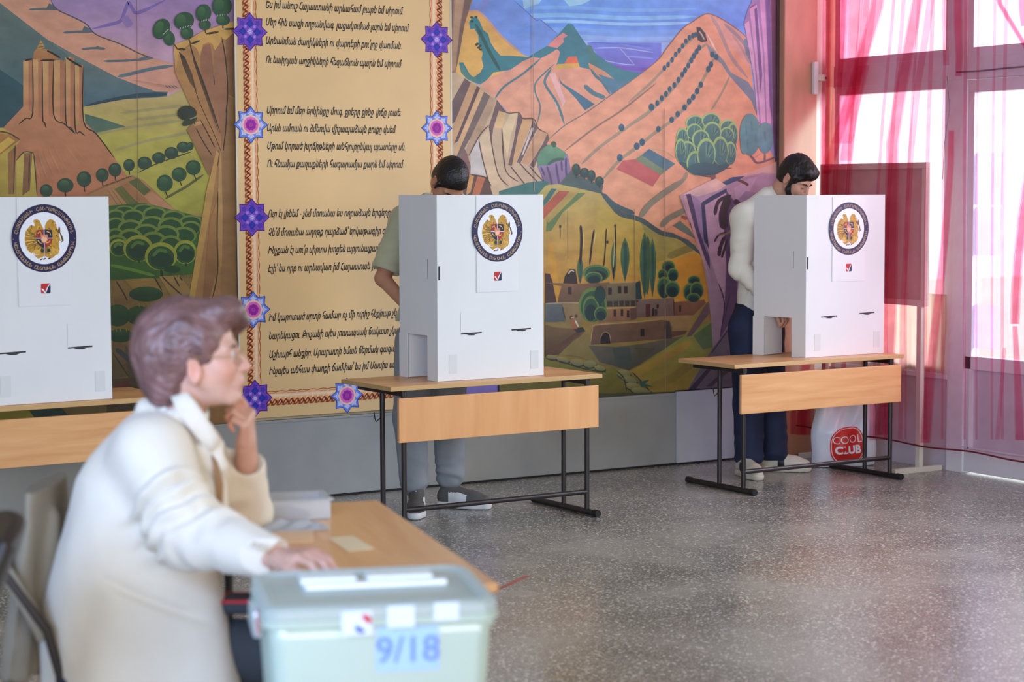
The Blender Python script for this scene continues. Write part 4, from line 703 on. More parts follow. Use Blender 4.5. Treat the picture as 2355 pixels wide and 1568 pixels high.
def star(px, py, kind):
    x, z = bx(px, py); m = MB(); R = .098
    def ring(r0, r1, c, c2, y, n=8, tw=0.0, cx=0, cz=0):
        vs = [(x + cx, YB - y, z + cz)]; cs = [rgb(*c2, PGB)]; 
        for i in range(2 * n):
            a = math.pi * i / n + tw + math.pi / 2; r = r0 if i % 2 == 0 else r1
            vs.append((x + cx + r * math.cos(a), YB - y, z + cz + r * math.sin(a)))
        m.add(vs, [(0, i + 1, (i + 1) % (2 * n) + 1) for i in range(2 * n)], None)
        for f in range(2 * n): m.c[-1 - f] = [rgb(*c2, PGB), rgb(*c, PGB), rgb(*c, PGB)]
    if kind == 'p':
        ring(R, R * .74, (64, 30, 120), (70, 40, 130), .0014); ring(R * .93, R * .69, (112, 66, 172), (120, 74, 184), .0016)
        for i in range(8):
            a = math.pi * i / 4; ring(R * .17, R * .10, (66, 50, 160), (84, 60, 176), .0018, 5, a, R * .62 * math.cos(a), R * .62 * math.sin(a))
        for i in range(4):
            a = math.pi * i / 2; ring(R * .22, R * .16, (40, 40, 150), (44, 60, 176), .0020, 4, a, R * .40 * math.cos(a), R * .40 * math.sin(a))
            a += math.pi / 4; ring(R * .10, R * .07, (150, 120, 214), (160, 130, 220), .0020, 4, a, R * .36 * math.cos(a), R * .36 * math.sin(a))
        ring(R * .2, R * .12, (150, 130, 220), (176, 150, 230), .0022); ring(R * .1, R * .06, (230, 220, 240), (90, 60, 150), .0024)
    else:
        ring(R * .98, R * .70, (44, 50, 140), (60, 70, 160), .0014); ring(R * .92, R * .66, (96, 128, 210), (130, 150, 220), .0016)
        for i in range(8):
            a = math.pi * i / 4 + math.pi / 2; ring(R * .2, R * .10, (200, 196, 224), (170, 176, 224), .0018, 4, a - math.pi / 2, R * .58 * math.cos(a), R * .58 * math.sin(a))
        ring(R * .52, R * .50, (240, 190, 160), (236, 200, 170), .0020, 12); ring(R * .43, R * .41, (214, 110, 180), (200, 90, 170), .0022, 12); ring(R * .31, R * .27, (150, 40, 150), (120, 20, 130), .0024, 9); ring(R * .14, R * .11, (176, 60, 160), (150, 44, 150), .0026, 7)
    to_child(m.build('star_ornament', M_print), banner)
sl = [(574.6, 72.8, 'p'), (576.7, 287, 'b'), (579.5, 500, 'p'), (582.5, 712, 'b'), (586.5, 916, 'p')]
sr = [(1004, 91, 'p'), (1004.3, 294.5, 'b'), (1004.6, 498, 'p'), (1005, 700, 'b')]
wd = bx(597, 400)[0] - bx(566, 400)[0]
xa = sum(bx(a, b)[0] for a, b, _ in sl) / 5; xb = sum(bx(a, b)[0] for a, b, _ in sr) / 4
zc = bx(586.5, 918)[1]; zt = CEIL_Z - .3
braid((xa, zc), (xa, zt), wd, (1, 0), 'braid_border'); braid((xb, zc), (xb, zt), wd, (-1, 0), 'braid_border'); braid((xa, zc), (xb, zc), wd, (0, 1), 'braid_border')
for a, b, k in sl + sr + [(798, 909, 'b'), (987, 897, 'p')]: star(a, b, k)
for a, b, k in ((572.5, -142, 'b'), (1004, -112, 'b')): star(a, b, k)

# ------------------------------------------------------------------ school desks
def wood(name, c1, c2, axis):
    m, t, b = new_mat(name); b.inputs['Roughness'].default_value = 0.34; b.inputs['Specular IOR Level'].default_value = 0.45
    co = N(t, 'ShaderNodeTexCoord'); mp = N(t, 'ShaderNodeMapping'); mp.inputs['Scale'].default_value = {0: (1.2, 14, 14), 2: (5, 8, .6)}[axis]
    t.links.new(co.outputs['Object'], mp.inputs[0])
    nz = N(t, 'ShaderNodeTexNoise'); nz.inputs['Scale'].default_value = 2.2; nz.inputs['Detail'].default_value = 7; nz.inputs['Distortion'].default_value = .6
    t.links.new(mp.outputs[0], nz.inputs['Vector']); cr = N(t, 'ShaderNodeValToRGB'); e = cr.color_ramp.elements
    e[0].position = .3; e[0].color = c1; e[1].position = .72; e[1].color = c2
    t.links.new(nz.outputs['Fac'], cr.inputs[0]); t.links.new(cr.outputs[0], b.inputs['Base Color']); return m
M_wood = wood('beech_laminate', rgb(206, 148, 96, 1.12), rgb(222, 170, 116, 1.12), 0)
M_woodv = wood('beech_laminate_upright_grain', rgb(210, 148, 96, 1.12), rgb(226, 170, 116, 1.12), 2)
M_edge = mat('beech_edge_band', rgb(196, 158, 104, 1.05), 0.45)
M_tube = mat('brown_black_enamel', rgb(38, 30, 28), 0.38, var=.15, scale=20)
def desk(name, label, half, zt, xf, grain, hook=True, group='school desks with voting screens'):
    """origin on the floor under the middle of the top; front (panel side) towards -y"""
    r = empty(name); tag(r, label, 'desk', group)
    tp = MB().box((-half, -.245, zt - .022), (half, .245, zt), bev=.003).build('desktop', M_wood, r)
    MB().box((-half - .0008, -.2458, zt - .0205), (half + .0008, -.2446, zt - .0015)).box((-half - .0012, -.245, zt - .0205), (-half - .0002, .245, zt - .0015)).build('edge_band', M_edge, tp)
    xw = xf + .045
    MB().box((-xw, -.262, zt - .262), (xw, -.244, zt - .055), bev=.002).build('modesty_panel', grain, r)
    for s in (-1, 1):
        fr = MB().tube([(s * xf, -.30, .016), (s * xf, .24, .016)], .0155, 12); fr.build('foot_bar', M_tube, r)
        for y in (-.225, -.02):
            MB().tube([(s * xf, y, .028), (s * xf, y, zt - .03)], .0125, 12).build('leg', M_tube, r)
        MB().box((s * xf - .014, -.235, zt - .050), (s * xf + .014, .20, zt - .0225), bev=.003).build('top_rail', M_tube, r)
        for y in (-.305, .245): MB().tube([(s * xf, y - .018, .0175), (s * xf, y + .018, .0175)], .0175, 12).build('end_cap', M_black, r)
    MB().tube([(-xf, -.225, .115), (xf, -.225, .115)], .0125, 12).build('stretcher', M_tube, r)
    if hook:
        MB().tube([(-xf - .012, -.02, zt - .17), (-xf - .035, -.02, zt - .185), (-xf - .042, -.02, zt - .165), (-xf - .045, -.02, zt - .14)], .003, 6).build('bag_hook', M_tube, r)
    return r
dM = desk('school_desk', 'school desk at the centre under the voting screen of the man in a sage T-shirt', .598, .70, .520, M_woodv)
dM.location = (4.925, 8.368, 0); dM.rotation_euler[2] = math.radians(1.0)
dR = desk('school_desk', 'school desk by the red curtain with a shopping bag behind its legs', .598, .69, .520, M_wood)
dR.location = (7.045, 8.505, 0); dR.rotation_euler[2] = math.radians(.6)
dL = desk('school_desk', 'school desk at the left edge, half hidden behind the seated woman', .598, .70, .520, M_wood)
dL.location = (2.735, 8.535, 0); dL.rotation_euler[2] = math.radians(2.2)

# ------------------------------------------------------------------ voting screens
M_card = mat('white_corrugated_board', rgb(228, 228, 226), 0.62, var=0.025, scale=3)
M_slot = mat('dark_slot', (0.02, 0.02, 0.022, 1), 0.7)
M_sheet = mat('white_printed_sheet', rgb(229, 229, 228), 0.35, var=0.012)
M_emb = vmat('emblem_print', 0.4, 0.4, var=0.04, scale=90)
M_tape, _t, _b = new_mat('clear_tape'); _b.inputs['Base Color'].default_value = rgb(222, 223, 221); _b.inputs['Roughness'].default_value = .12
NAVY = rgb(26, 22, 72); GOLD = rgb(196, 146, 52); GOLD2 = rgb(226, 182, 84); BRN = rgb(96, 66, 24); PALE = rgb(172, 142, 104)
_ring = {}
def emblem(parent, u0, v0, R, y):
    """state emblem printed on the sheet: navy ring with gold lettering, golden eagle and lion holding a quartered shield"""
    m = MB()
    def disc(cx, cy, rx, ry, c, lev, n=40, rot=0.0):
        cr, sr = math.cos(rot), math.sin(rot); pts = []
        for k in range(n):
            a = 2 * math.pi * k / n; px, py = rx * math.cos(a), ry * math.sin(a)
            pts.append((u0 + R * (cx + px * cr - py * sr), y - lev * .00007, v0 + R * (cy + px * sr + py * cr)))
        m.add(pts, [tuple(range(n))], c)
    def poly(pts, c, lev): m.add([(u0 + R * a, y - lev * .00007, v0 + R * b) for a, b in pts], [tuple(range(len(pts)))], c)
    def stroke(pts, w, c, lev, w2=None):
        pts = [np.array(p, float) for p in pts]; n = len(pts); A = []; B = []
        for i, p in enumerate(pts):
            t = pts[min(i + 1, n - 1)] - pts[max(i - 1, 0)]; t /= np.linalg.norm(t) + 1e-9; k = i / max(1, n - 1); ww = w + ((w2 if w2 is not None else w) - w) * k
            e = np.array([-t[1], t[0]]) * ww / 2; A.append(p + e); B.append(p - e)
        m.add([(u0 + R * p[0], y - lev * .00007, v0 + R * p[1]) for p in A + B], [(i, i + 1, n + i + 1, n + i) for i in range(n - 1)], c)
    disc(0, 0, 1, 1, NAVY, 1, 72); disc(0, 0, .765, .765, rgb(240, 240, 244), 2, 64)
    def arc_text(txt, a0, a1, r, flip):
        n = len(txt)
        for i, ch in enumerate(txt):
            if ch == ' ': continue
            if ch not in _ring: _ring[ch] = text_mesh(ch, .138, 0, .004, 'CENTER')
            a = a0 + (a1 - a0) * (i + .5) / n; vs, fs = _ring[ch]
            out = []
            for vx, vy, _ in vs:
                if not flip: rr = r + vy; aa = a - vx / (r + .05)
                else: rr = r + .115 - vy; aa = a + vx / (r + .05)
                out.append((u0 + R * rr * math.cos(aa), y - 3 * .00007, v0 + R * rr * math.sin(aa)))
            m.add(out, fs, PALE)
    arc_text('ՀԱՅԱՍՏԱՆԻ ՀԱՆՐԱՊԵՏՈՒԹՅՈՒՆ', math.radians(172), math.radians(8), .825, False)
    arc_text('ԿԵՆՏՐՈՆԱԿԱՆ ԸՆՏՐԱԿԱՆ ՀԱՆՁՆԱԺՈՂՈՎ', math.radians(187), math.radians(353), .825, True)
    disc(-.94, -.02, .015, .015, PALE, 3, 8); disc(.94, -.02, .015, .015, PALE, 3, 8)
    # eagle (left): wing, body, neck and head; lion (right): mane, head, body
    poly([(-.10, .20), (-.22, .36), (-.42, .38), (-.56, .22), (-.60, 0), (-.57, -.20), (-.48, -.38), (-.40, -.44), (-.34, -.40), (-.28, -.46), (-.2, -.48), (-.1, -.44), (-.12, -.1)], GOLD, 4)
    poly([(-.22, .30), (-.06, .20), (.06, .20), (.24, .32), (.34, -.2), (.26, -.44), (0, -.52), (-.26, -.44), (-.34, -.2)], rgb(150, 108, 40), 3)
    poly([(-.12, .16), (-.26, .30), (-.30, .46), (-.34, .50), (-.30, .545), (-.22, .56), (-.13, .52), (-.08, .40), (-.02, .28)], GOLD, 5)
    poly([(.02, .22), (.03, .38), (.10, .50), (.18, .56), (.28, .54), (.36, .46), (.35, .40), (.40, .30), (.48, .14), (.56, .0), (.57, -.1), (.46, -.08), (.44, -.22), (.47, -.34), (.42, -.46), (.30, -.54), (.20, -.48), (.12, -.44), (.12, -.1)], GOLD, 4)
    poly([(.42, .20), (.46, .36), (.50, .28), (.50, .16), (.56, .06), (.60, -.08), (.52, -.14), (.50, -.04)], BRN, 5)
    stroke([(.46, .14), (.50, .0), (.53, -.10)], .035, rgb(240, 240, 240), 6)
    rnd = random.Random(5)
    for k in range(9):           # feathers
        a = 2.25 + k * .2; x0, y0_ = -.30 + .02 * k, .10 - .03 * k
        stroke([(x0, y0_), (-.34 + .28 * math.cos(a) * .6, .28 * math.sin(a) * .9 - .04), (-.32 + .28 * math.cos(a), -.05 + .44 * math.sin(a))], .05, GOLD2 if k % 2 else rgb(176, 122, 36), 6, .02)
        stroke([(x0 + .02, y0_), (-.33 + .27 * math.cos(a + .1), -.05 + .42 * math.sin(a + .1))], .016, BRN, 7, .01)
    for k in range(26):          # mane, legs and plumage flicks
        x0 = rnd.uniform(.1, .42); z0 = rnd.uniform(-.44, .46); stroke([(x0, z0), (x0 + rnd.uniform(.02, .08), z0 - .04), (x0 + rnd.uniform(.0, .1), z0 - rnd.uniform(.07, .12))], .032, rnd.choice([GOLD2, rgb(168, 116, 36), BRN, rgb(218, 160, 48)]), 6, .008)
    for k in range(18):
        x0 = rnd.uniform(-.46, -.12); z0 = rnd.uniform(-.42, .48); stroke([(x0, z0), (x0 - rnd.uniform(-.01, .06), z0 - .05), (x0 - rnd.uniform(-.02, .06), z0 - .11)], .028, rnd.choice([GOLD2, rgb(150, 104, 34), BRN, rgb(120, 110, 40)]), 6, .008)
    disc(-.22, .49, .02, .02, BRN, 8, 8); poly([(-.34, .50), (-.31, .46), (-.28, .50)], rgb(226, 182, 84), 8)
    disc(.27, .47, .018, .018, BRN, 8, 8); disc(.33, .43, .03, .02, rgb(230, 190, 110), 7, 10)
    # claws, ribbon, sword, branch, chain at the foot
    for k in range(6): stroke([(-.30 + k * .03, -.34), (-.34 + k * .04, -.44), (-.30 + k * .04, -.50)], .025, GOLD2, 7, .008)
    for k in range(5): stroke([(.24 + k * .04, -.32), (.26 + k * .045, -.42), (.24 + k * .04, -.50)], .028, GOLD2, 7, .008)
    poly([(-.32, -.50), (-.20, -.60), (-.08, -.56), (0, -.52), (.08, -.56), (.22, -.60), (.34, -.50), (.24, -.50), (.10, -.46), (0, -.44), (-.12, -.46), (-.22, -.50)], GOLD, 6)
    for q in ((-.10, -.62), (.14, -.60), (0, -.61)): disc(q[0], q[1], .05, .022, BRN, 7, 12, .4)
    disc(-.07, -.36, .05, .06, rgb(34, 54, 34), 7, 14); disc(.13, -.36, .055, .055, rgb(24, 44, 40), 7, 14)
    stroke([(0, .26), (0, -.58)], .030, rgb(176, 170, 200), 8, .016)
    # quartered shield with the small middle shield
    poly([(-.24, .24), (0, .26), (0, 0), (-.26, 0)], rgb(150, 48, 34), 8); poly([(0, .26), (.24, .24), (.26, 0), (0, 0)], rgb(26, 24, 58), 8)
    poly([(-.26, 0), (0, 0), (0, -.30), (-.12, -.24), (-.22, -.14)], rgb(26, 26, 60), 8); poly([(0, 0), (.26, 0), (.22, -.14), (.12, -.24), (0, -.30)], rgb(168, 50, 40), 8)
    for a in ([(-.2, .14), (-.12, .2), (-.08, .1)], [(.08, .2), (.18, .16), (.2, .08)], [(-.2, -.06), (-.12, -.14), (-.06, -.16)], [(.06, -.14), (.14, -.12), (.18, -.06)]): stroke(a, .035, GOLD2, 9, .015)
    stroke([(-.26, 0), (.26, 0)], .022, rgb(220, 214, 226), 9); stroke([(0, .27), (0, -.30)], .022, rgb(190, 190, 216), 9)
    poly([(-.105, .11), (.105, .11), (.105, -.04), (.07, -.12), (0, -.155), (-.07, -.12), (-.105, -.04)], rgb(222, 134, 104), 10); poly([(-.09, -.02), (-.03, .05), (.02, .02), (.05, .04), (.09, -.02), (.06, -.09), (0, -.12), (-.06, -.09)], rgb(240, 190, 150), 11)
    return m.build('emblem', M_emb, parent)
def tick_logo(parent, u, v, s, y):
    m = MB(); n = 5; r = .32 * s
    def rp():
        pts = []
        for cx, cz, a0 in ((1, 1, 0), (-1, 1, 90), (-1, -1, 180), (1, -1, 270)):
            for k in range(n + 1):
                a = math.radians(a0 + 90 * k / n); pts.append((cx * (s - r) + r * math.cos(a), cz * (s - r) + r * math.sin(a)))
        return pts
    P = rp(); red, nav, wh = rgb(192, 40, 44), rgb(22, 24, 66), rgb(238, 236, 240)
    m.add([(u + a, y - .0003, v + b) for a, b in P], [tuple(range(len(P)))], red)
    R_ = [p for p in P if p[0] > -.18 * s and p[1] < .78 * s and p[0] * .75 - p[1] > -.25 * s]
    R_ = [(.60 * s, .70 * s)] + [(-.05 * s, -1.0 * s)] + [p for p in P if p[1] < -.60 * s and p[0] > 0] + [p for p in P if p[0] > .60 * s and p[1] > -.68 * s and p[1] < .70 * s]
    m.add([(u + a, y - .0004, v + b) for a, b in R_], [tuple(range(len(R_)))], nav)
    for a in ([(-.95, -.05), (-.55, -.05), (-.22, -.50), (-.1, -1.0), (-.4, -.75)], [(-.22, -.95), (.02, -.98), (.55, .25), (.98, .95), (.62, .70), (.1, -.15)]):
        m.add([(u + p[0] * s * .98, y - .0005, v + p[1] * s * .98) for p in a], [tuple(range(len(a)))], wh)
    return m.build('tick_logo', M_emb, parent)
def screen(name, label, wf, ht, ls, rs, ang_l, ang_r, emb_u, emb_v, slots, flap_left=True):
    """three-panel folding screen; origin at the foot of the left fold, front panel along +x, wings going back (+y)"""
    r = empty(name); tag(r, label, 'voting screen', 'voting screens on the desks')
    T = .006
    fp = MB().box((0, 0, 0), (wf, T, ht), bev=.0015)
    fp.build('front_panel', M_card, r)
    for i, (u, v, w, pocket) in enumerate(slots):
        MB().add([(u - w / 2, -.0012, v - .003), (u + w / 2, -.0012, v - .0005), (u + w / 2, -.0012, v + .006), (u - w / 2, -.0012, v + .003)], [(0, 1, 2, 3)]).add([(u - w * .28, -.0014, v - .002), (u - w * .1, -.0014, v - .008), (u + w * .12, -.0014, v - .009), (u + w * .3, -.0014, v - .002)], [(0, 1, 2, 3)]).build('slot', M_slot, r)
        if pocket:
            MB().box((u - w / 2, -.0016, v + .008), (u + w / 2, -.0004, v + .105), bev=.0004).build('pocket_flap', M_card, r)
    su, sv = .118, .205
    sh = MB().box((emb_u - su, -.0030, emb_v - sv - .085), (emb_u + su, -.0006, min(ht - .004, emb_v + .172)), bev=.0006).build('printed_sheet', M_sheet, r)
    emblem(sh, emb_u, emb_v, .145, -.0034)
    tick_logo(sh, emb_u + .002, emb_v - .215, .0215, -.0032)
    for u in (.06, wf - .075):
        MB().box((u, -.0014, .035), (u + .045, -.0004, .125), bev=.0004).build('clear_tape', M_tape, r)
    def wing(nm, x0, length, ang, left):
        w = empty(nm, (x0, T / 2, 0), ang); w.parent = r
        m = MB()
        if left and flap_left:      # lower cut-out bent inwards
            a, b, hc = length * .26, length * .80, .215
            m.box((0, -T / 2, 0), (a, T / 2, hc)).box((b, -T / 2, 0), (length + .006, T / 2, hc)).box((0, -T / 2, hc), (length, T / 2, ht))
            o = m.build('panel', M_card, w)
            MB().box((b - .004, -T / 2 - (b - a) * .9, .002), (b, -T / 2 - .002, hc - .004)).build('cut_flap', M_card, w)
            MB().box((a - .010, T / 2, .305 + .18), (a - .008, T / 2 + .0006, .40 + .18)).build('slit', M_slot, w)
        else:
            m.box((0, -T / 2, 0), (length, T / 2, ht), bev=.0015); m.build('panel', M_card, w)
        return w
    wing('side_wing', 0.0, ls, ang_l, True); wing('side_wing', wf, rs, ang_r, False)
    # soft fold with a small hand hole
    MB().tube([(0.0, T / 2, 0), (0.0, T / 2, ht)], T * .62, 12).build('fold', M_card, r)
    MB().box((.004, -.0012, ht * .545), (.013, -.0003, ht * .62)).build('hand_hole', M_slot, r)
    return r
def on_desk(px, py, z): return Vector(tuple(onZ(px, py, z)))
bM = screen('voting_screen', 'white voting screen on the central desk, man in sage T-shirt bowed behind it', .600, .885, .34, .34, math.radians(92), math.radians(78), .333, .708,
            [(.185, .222, .118, True), (.470, .230, .112, False)])
bM.location = on_desk(1008, 878, .70) + Vector((0, 0, .001)); bM.rotation_euler[2] = math.radians(1.0)
bR = screen('voting_screen', 'white voting screen on the desk by the red curtain', .568, .885, .34, .34, math.radians(106), math.radians(80), .300, .700,
            [(.165, .218, .115, False), (.440, .228, .112, False)])
bR.location = on_desk(1853, 823, .69) + Vector((0, 0, .001)); bR.rotation_euler[2] = math.radians(0.6)
bL = screen('voting_screen', 'white voting screen on the desk at the left edge, nobody behind it', .560, .885, .34, .34, math.radians(105), math.radians(80), .265, .708,
            [(.115, .222, .118, False), (.418, .232, .112, True)])
bL.location = on_desk(258, 917, .70) + Vector((-.560, -.02, .001)); bL.rotation_euler[2] = math.radians(2.2)
# ------------------------------------------------------------------ glazed wall with the white door
def thin_glass(name, tint=(0.97, 0.985, 1, 1), gloss=.08):
    m = bpy.data.materials.new(name); m.use_nodes = True; t = m.node_tree; t.nodes.clear()
    o = N(t, 'ShaderNodeOutputMaterial'); a = N(t, 'ShaderNodeBsdfTransparent'); a.inputs[0].default_value = tint
    g = N(t, 'ShaderNodeBsdfGlossy'); g.inputs['Roughness'].default_value = .02; x = N(t, 'ShaderNodeMixShader'); x.inputs[0].default_value = gloss
    t.links.new(a.outputs[0], x.inputs[1]); t.links.new(g.outputs[0], x.inputs[2]); t.links.new(x.outputs[0], o.inputs[0]); return m
M_glass = thin_glass('window_glass')
X0 = WIN_X
def wy(px, py): return float(onX(px, py, X0)[1])
def wz(px, py): return float(onX(px, py, X0)[2])
yA = wy(1886, 600); yM0 = wy(2188, 600); yM1 = wy(2234, 600); yD = yM1 - .86
zT1 = wz(1890, 157); zT0 = wz(1890, 206); zS = wz(2110, 852); zG1 = wz(2240, 213); zG0 = wz(2235, 818)
structure('wall_right', MB().box((X0 - .01, yM0, 0), (X0 + .10, WALL_Y, zS - .03)), M_lilacwall, 'white lower wall panel under the curtained window', 'wall')
def window(n, y0, y1, z0, z1, label):
    w = empty('window_%d' % n, (X0, (y0 + y1) / 2, z0)); tag(w, label, 'window', kind='structure')
    q = (y1 - y0) / 2; h = z1 - z0; f = .045
    MB().box((-.02, -q, 0), (.05, q, f)).box((-.02, -q, h - f), (.05, q, h)).box((-.02, -q, f), (.05, -q + f, h - f)).box((-.02, q - f, f), (.05, q, h - f)).build('window_frame', M_white, w)
    MB().box((.012, -q + f, f), (.016, q - f, h - f)).build('pane', M_glass, w)
    return w
window(1, yM0, WALL_Y - .055, zS, zT0 + .0, 'window behind the red voile beside the pilaster')
window(2, yM0, WALL_Y - .055, zT1, CEIL_Z - .02, 'top light over the curtained window')
structure('trim_5', MB().box((X0 - .03, yD - .08, zT0), (X0 + .06, WALL_Y - .055, zT1), bev=.004), M_white, 'white transom bar across window and door', 'transom')
structure('trim_6', MB().box((X0 - .025, yM1 + .03, 0), (X0 + .06, yM0, CEIL_Z - .02), bev=.004), M_white, 'white mullion between window and door', 'mullion')
structure('trim_7', MB().box((X0 - .03, yM0, zS - .03), (X0 + .06, WALL_Y - .05, zS), bev=.004), M_white, 'white window sill', 'sill')
window(3, yD, yM1 + .03, zT1, CEIL_Z - .02, 'top light over the white door')
# door leaf
dr = empty('door_1', (X0, (yD + yM1) / 2, 0)); tag(dr, 'white glazed door at the right edge', 'door', kind='structure')
q = (yM1 + .028 - yD) / 2; f = .075
MB().box((-.028, -q, .012), (.03, q, .14), bev=.003).box((-.028, -q, zG0 - .075), (.03, q, zG0), bev=.003).box((-.028, -q, zG1), (.03, q, zT0 - .004), bev=.003).box((-.028, -q, .14), (.03, -q + f, zG1), bev=.003).box((-.028, q - .05, .14), (.03, q, zG1), bev=.003).build('door_frame', M_white, dr)
MB().box((-.004, -q + f, .14), (.012, q - .05, zG0 - .075)).build('door_panel', M_lilacwall, dr)
MB().box((.0, -q + f, zG0), (.004, q - .05, zG1)).build('pane', M_glass, dr)
MB().box((-.040, q - .052, .14), (-.028, q - .042, zG0 - .075)).box((-.040, -q, .148), (-.028, q, .156)).build('panel_bead', M_white, dr)
# the wall continues towards the camera, outside the picture, with assumed windows to let light in
structure('wall_right', MB().box((X0 - .01, -7, 0), (X0 + .10, yD, .85)).box((X0 - .01, -7, 2.95), (X0 + .1, yD, CEIL_Z)).box((X0 - .01, -7, .85), (X0 + .10, 1.0, 2.95)), M_lilacwall, 'white wall under the assumed windows nearer the camera', 'wall')
for i, (a, b) in enumerate(((5.45, yD), (3.2, 5.40), (1.0, 3.15))): window(4 + i, a, b, .85, 2.95, 'assumed tall window nearer the camera, number %d along the wall' % (i + 1))
structure('ground_outside', MB().box((X0 + .1, -12, -.3), (X0 + 30, 30, -.2)), mat('pale_paving', rgb(200, 196, 190), .9), 'pale paving outside the windows', 'ground')
# pale sheets taped on the door pane
M_paper = mat('thin_white_paper', rgb(236, 234, 242), .6, var=.01)
def translucent(name, col, mix=.55, trans=0.0, rough=.5):
    m = bpy.data.materials.new(name); m.use_nodes = True; t = m.node_tree; t.nodes.clear()
    o = N(t, 'ShaderNodeOutputMaterial'); d = N(t, 'ShaderNodeBsdfDiffuse'); d.inputs[0].default_value = col
    l = N(t, 'ShaderNodeBsdfTranslucent'); l.inputs[0].default_value = col; x = N(t, 'ShaderNodeMixShader'); x.inputs[0].default_value = mix
    t.links.new(d.outputs[0], x.inputs[1]); t.links.new(l.outputs[0], x.inputs[2]); last = x
    if trans:
        a = N(t, 'ShaderNodeBsdfTransparent'); y = N(t, 'ShaderNodeMixShader'); y.inputs[0].default_value = trans
        t.links.new(x.outputs[0], y.inputs[1]); t.links.new(a.outputs[0], y.inputs[2]); last = y
    t.links.new(last.outputs[0], o.inputs[0]); return m
M_backlit = translucent('backlit_paper', rgb(232, 228, 246), .7, .25)
for (a, b, c, d), lab in (((2243, 352, 2306, 470), 'pale lilac sheet taped high on the door pane, topmost of three'), ((2243, 476, 2302, 586), 'pale lilac sheet taped on the door pane, middle of three'), ((2243, 700, 2300, 800), 'pale lilac sheet taped low on the door pane, lowest of three')):
    y0, z1 = wy(a, b), wz(a, b); y1, z0 = wy(c, d), wz(a, d)
    o = MB().box((X0 - .004, y1, z0), (X0 - .0015, y0, z1)).build('paper_sheet', M_backlit); tag(o, lab, 'paper', 'sheets on the door pane')
# peach cloth over the lower part of the window
M_peach = translucent('peach_cloth', (.95, .86, .74, 1), .85, .0)
mb = MB(); nu, nv = 30, 14; y0, y1 = wy(1990, 700), wy(2186, 700); z1, z0 = wz(2110, 672), wz(2110, 848)
g = [[(X0 - .045 + .012 * math.sin(i * 1.1) + .006 * math.sin(i * 2.3 + j * .4), y0 + (y1 - y0) * i / nu, z1 + (z0 - z1) * j / nv - (.012 * math.sin(i * .9) + .01 * math.sin(i * 2.1) if j == nv else 0)) for i in range(nu + 1)] for j in range(nv + 1)]
mb.add([p for r_ in g for p in r_], [(j * (nu + 1) + i, j * (nu + 1) + i + 1, (j + 1) * (nu + 1) + i + 1, (j + 1) * (nu + 1) + i) for j in range(nv) for i in range(nu)], smooth=True)
cl = mb.build('hanging_cloth', M_peach); sm = cl.modifiers.new('thick', 'SOLIDIFY'); sm.thickness = .002
tag(cl, 'sunlit peach cloth hanging over the window sill behind the board', 'cloth')

# ------------------------------------------------------------------ free-standing notice board behind the curtain
XB = 7.86
def by(px): return float(onX(px, 600, XB)[1])
bz1 = float(onX(2120, 373, XB)[2]); bz0 = float(onX(2120, 704, XB)[2]); b0, b1 = by(2131), by(1888)
M_board = mat('brown_hardboard', rgb(206, 180, 168), .7, var=.06, scale=3)
bd = empty('notice_board', (XB, (b0 + b1) / 2, 0)); tag(bd, 'brown notice board on a cream stand seen through the red curtain', 'notice board')
q = (b1 - b0) / 2
MB().box((.006, -q + .03, bz0 + .03), (.014, q - .03, bz1 - .03)).build('panel', M_board, bd)
MB().box((-.012, -q, bz1 - .035), (.02, q, bz1), bev=.003).box((-.012, -q, bz0), (.02, q, bz0 + .035), bev=.003).box((-.012, -q, bz0 + .035), (.02, -q + .035, bz1 - .035), bev=.003).box((-.012, q - .035, bz0 + .035), (.02, q, bz1 - .035), bev=.003).build('frame', M_cream, bd)
for s in (-1, 1):
    MB().box((-.012, s * (q - .045) - .018, .03), (.018, s * (q - .045) + .018, bz0 + .002), bev=.003).build('leg', M_cream, bd)
    MB().box((-.19, s * (q - .045) - .016, 0), (.17, s * (q - .045) + .016, .032), bev=.003).build('foot', M_cream, bd)

# ------------------------------------------------------------------ red voile curtain
def voile(name, col, tint, a):
    m = bpy.data.materials.new(name); m.use_nodes = True; t = m.node_tree; t.nodes.clear()
    o = N(t, 'ShaderNodeOutputMaterial'); d = N(t, 'ShaderNodeBsdfDiffuse'); d.inputs[0].default_value = col
    l = N(t, 'ShaderNodeBsdfTranslucent'); l.inputs[0].default_value = col; x = N(t, 'ShaderNodeMixShader'); x.inputs[0].default_value = .5
    t.links.new(d.outputs[0], x.inputs[1]); t.links.new(l.outputs[0], x.inputs[2])
    tr = N(t, 'ShaderNodeBsdfTransparent'); tr.inputs[0].default_value = tint
    co = N(t, 'ShaderNodeTexCoord'); nz = N(t, 'ShaderNodeTexNoise'); nz.inputs['Scale'].default_value = 9; t.links.new(co.outputs['Object'], nz.inputs['Vector'])
    mr_ = N(t, 'ShaderNodeMapRange'); mr_.inputs[1].default_value = .3; mr_.inputs[2].default_value = .7; mr_.inputs[3].default_value = a - .05; mr_.inputs[4].default_value = a + .05
    t.links.new(nz.outputs['Fac'], mr_.inputs[0]); y = N(t, 'ShaderNodeMixShader'); t.links.new(mr_.outputs[0], y.inputs[0])
    t.links.new(tr.outputs[0], y.inputs[1]); t.links.new(x.outputs[0], y.inputs[2]); t.links.new(y.outputs[0], o.inputs[0]); return m
M_voile = voile('red_voile', (0.50, 0.07, 0.14, 1), (1.0, 0.83, 0.88, 1), .09)
M_voile3 = voile('gathered_red_voile', (0.52, 0.06, 0.12, 1), (1.0, 0.70, 0.79, 1), .12)
M_voile2 = voile('thin_red_voile', (0.60, 0.14, 0.24, 1), (1.0, 0.88, 0.95, 1), .08)
M_hem = mat('dark_red_hem', rgb(110, 20, 40), .8)
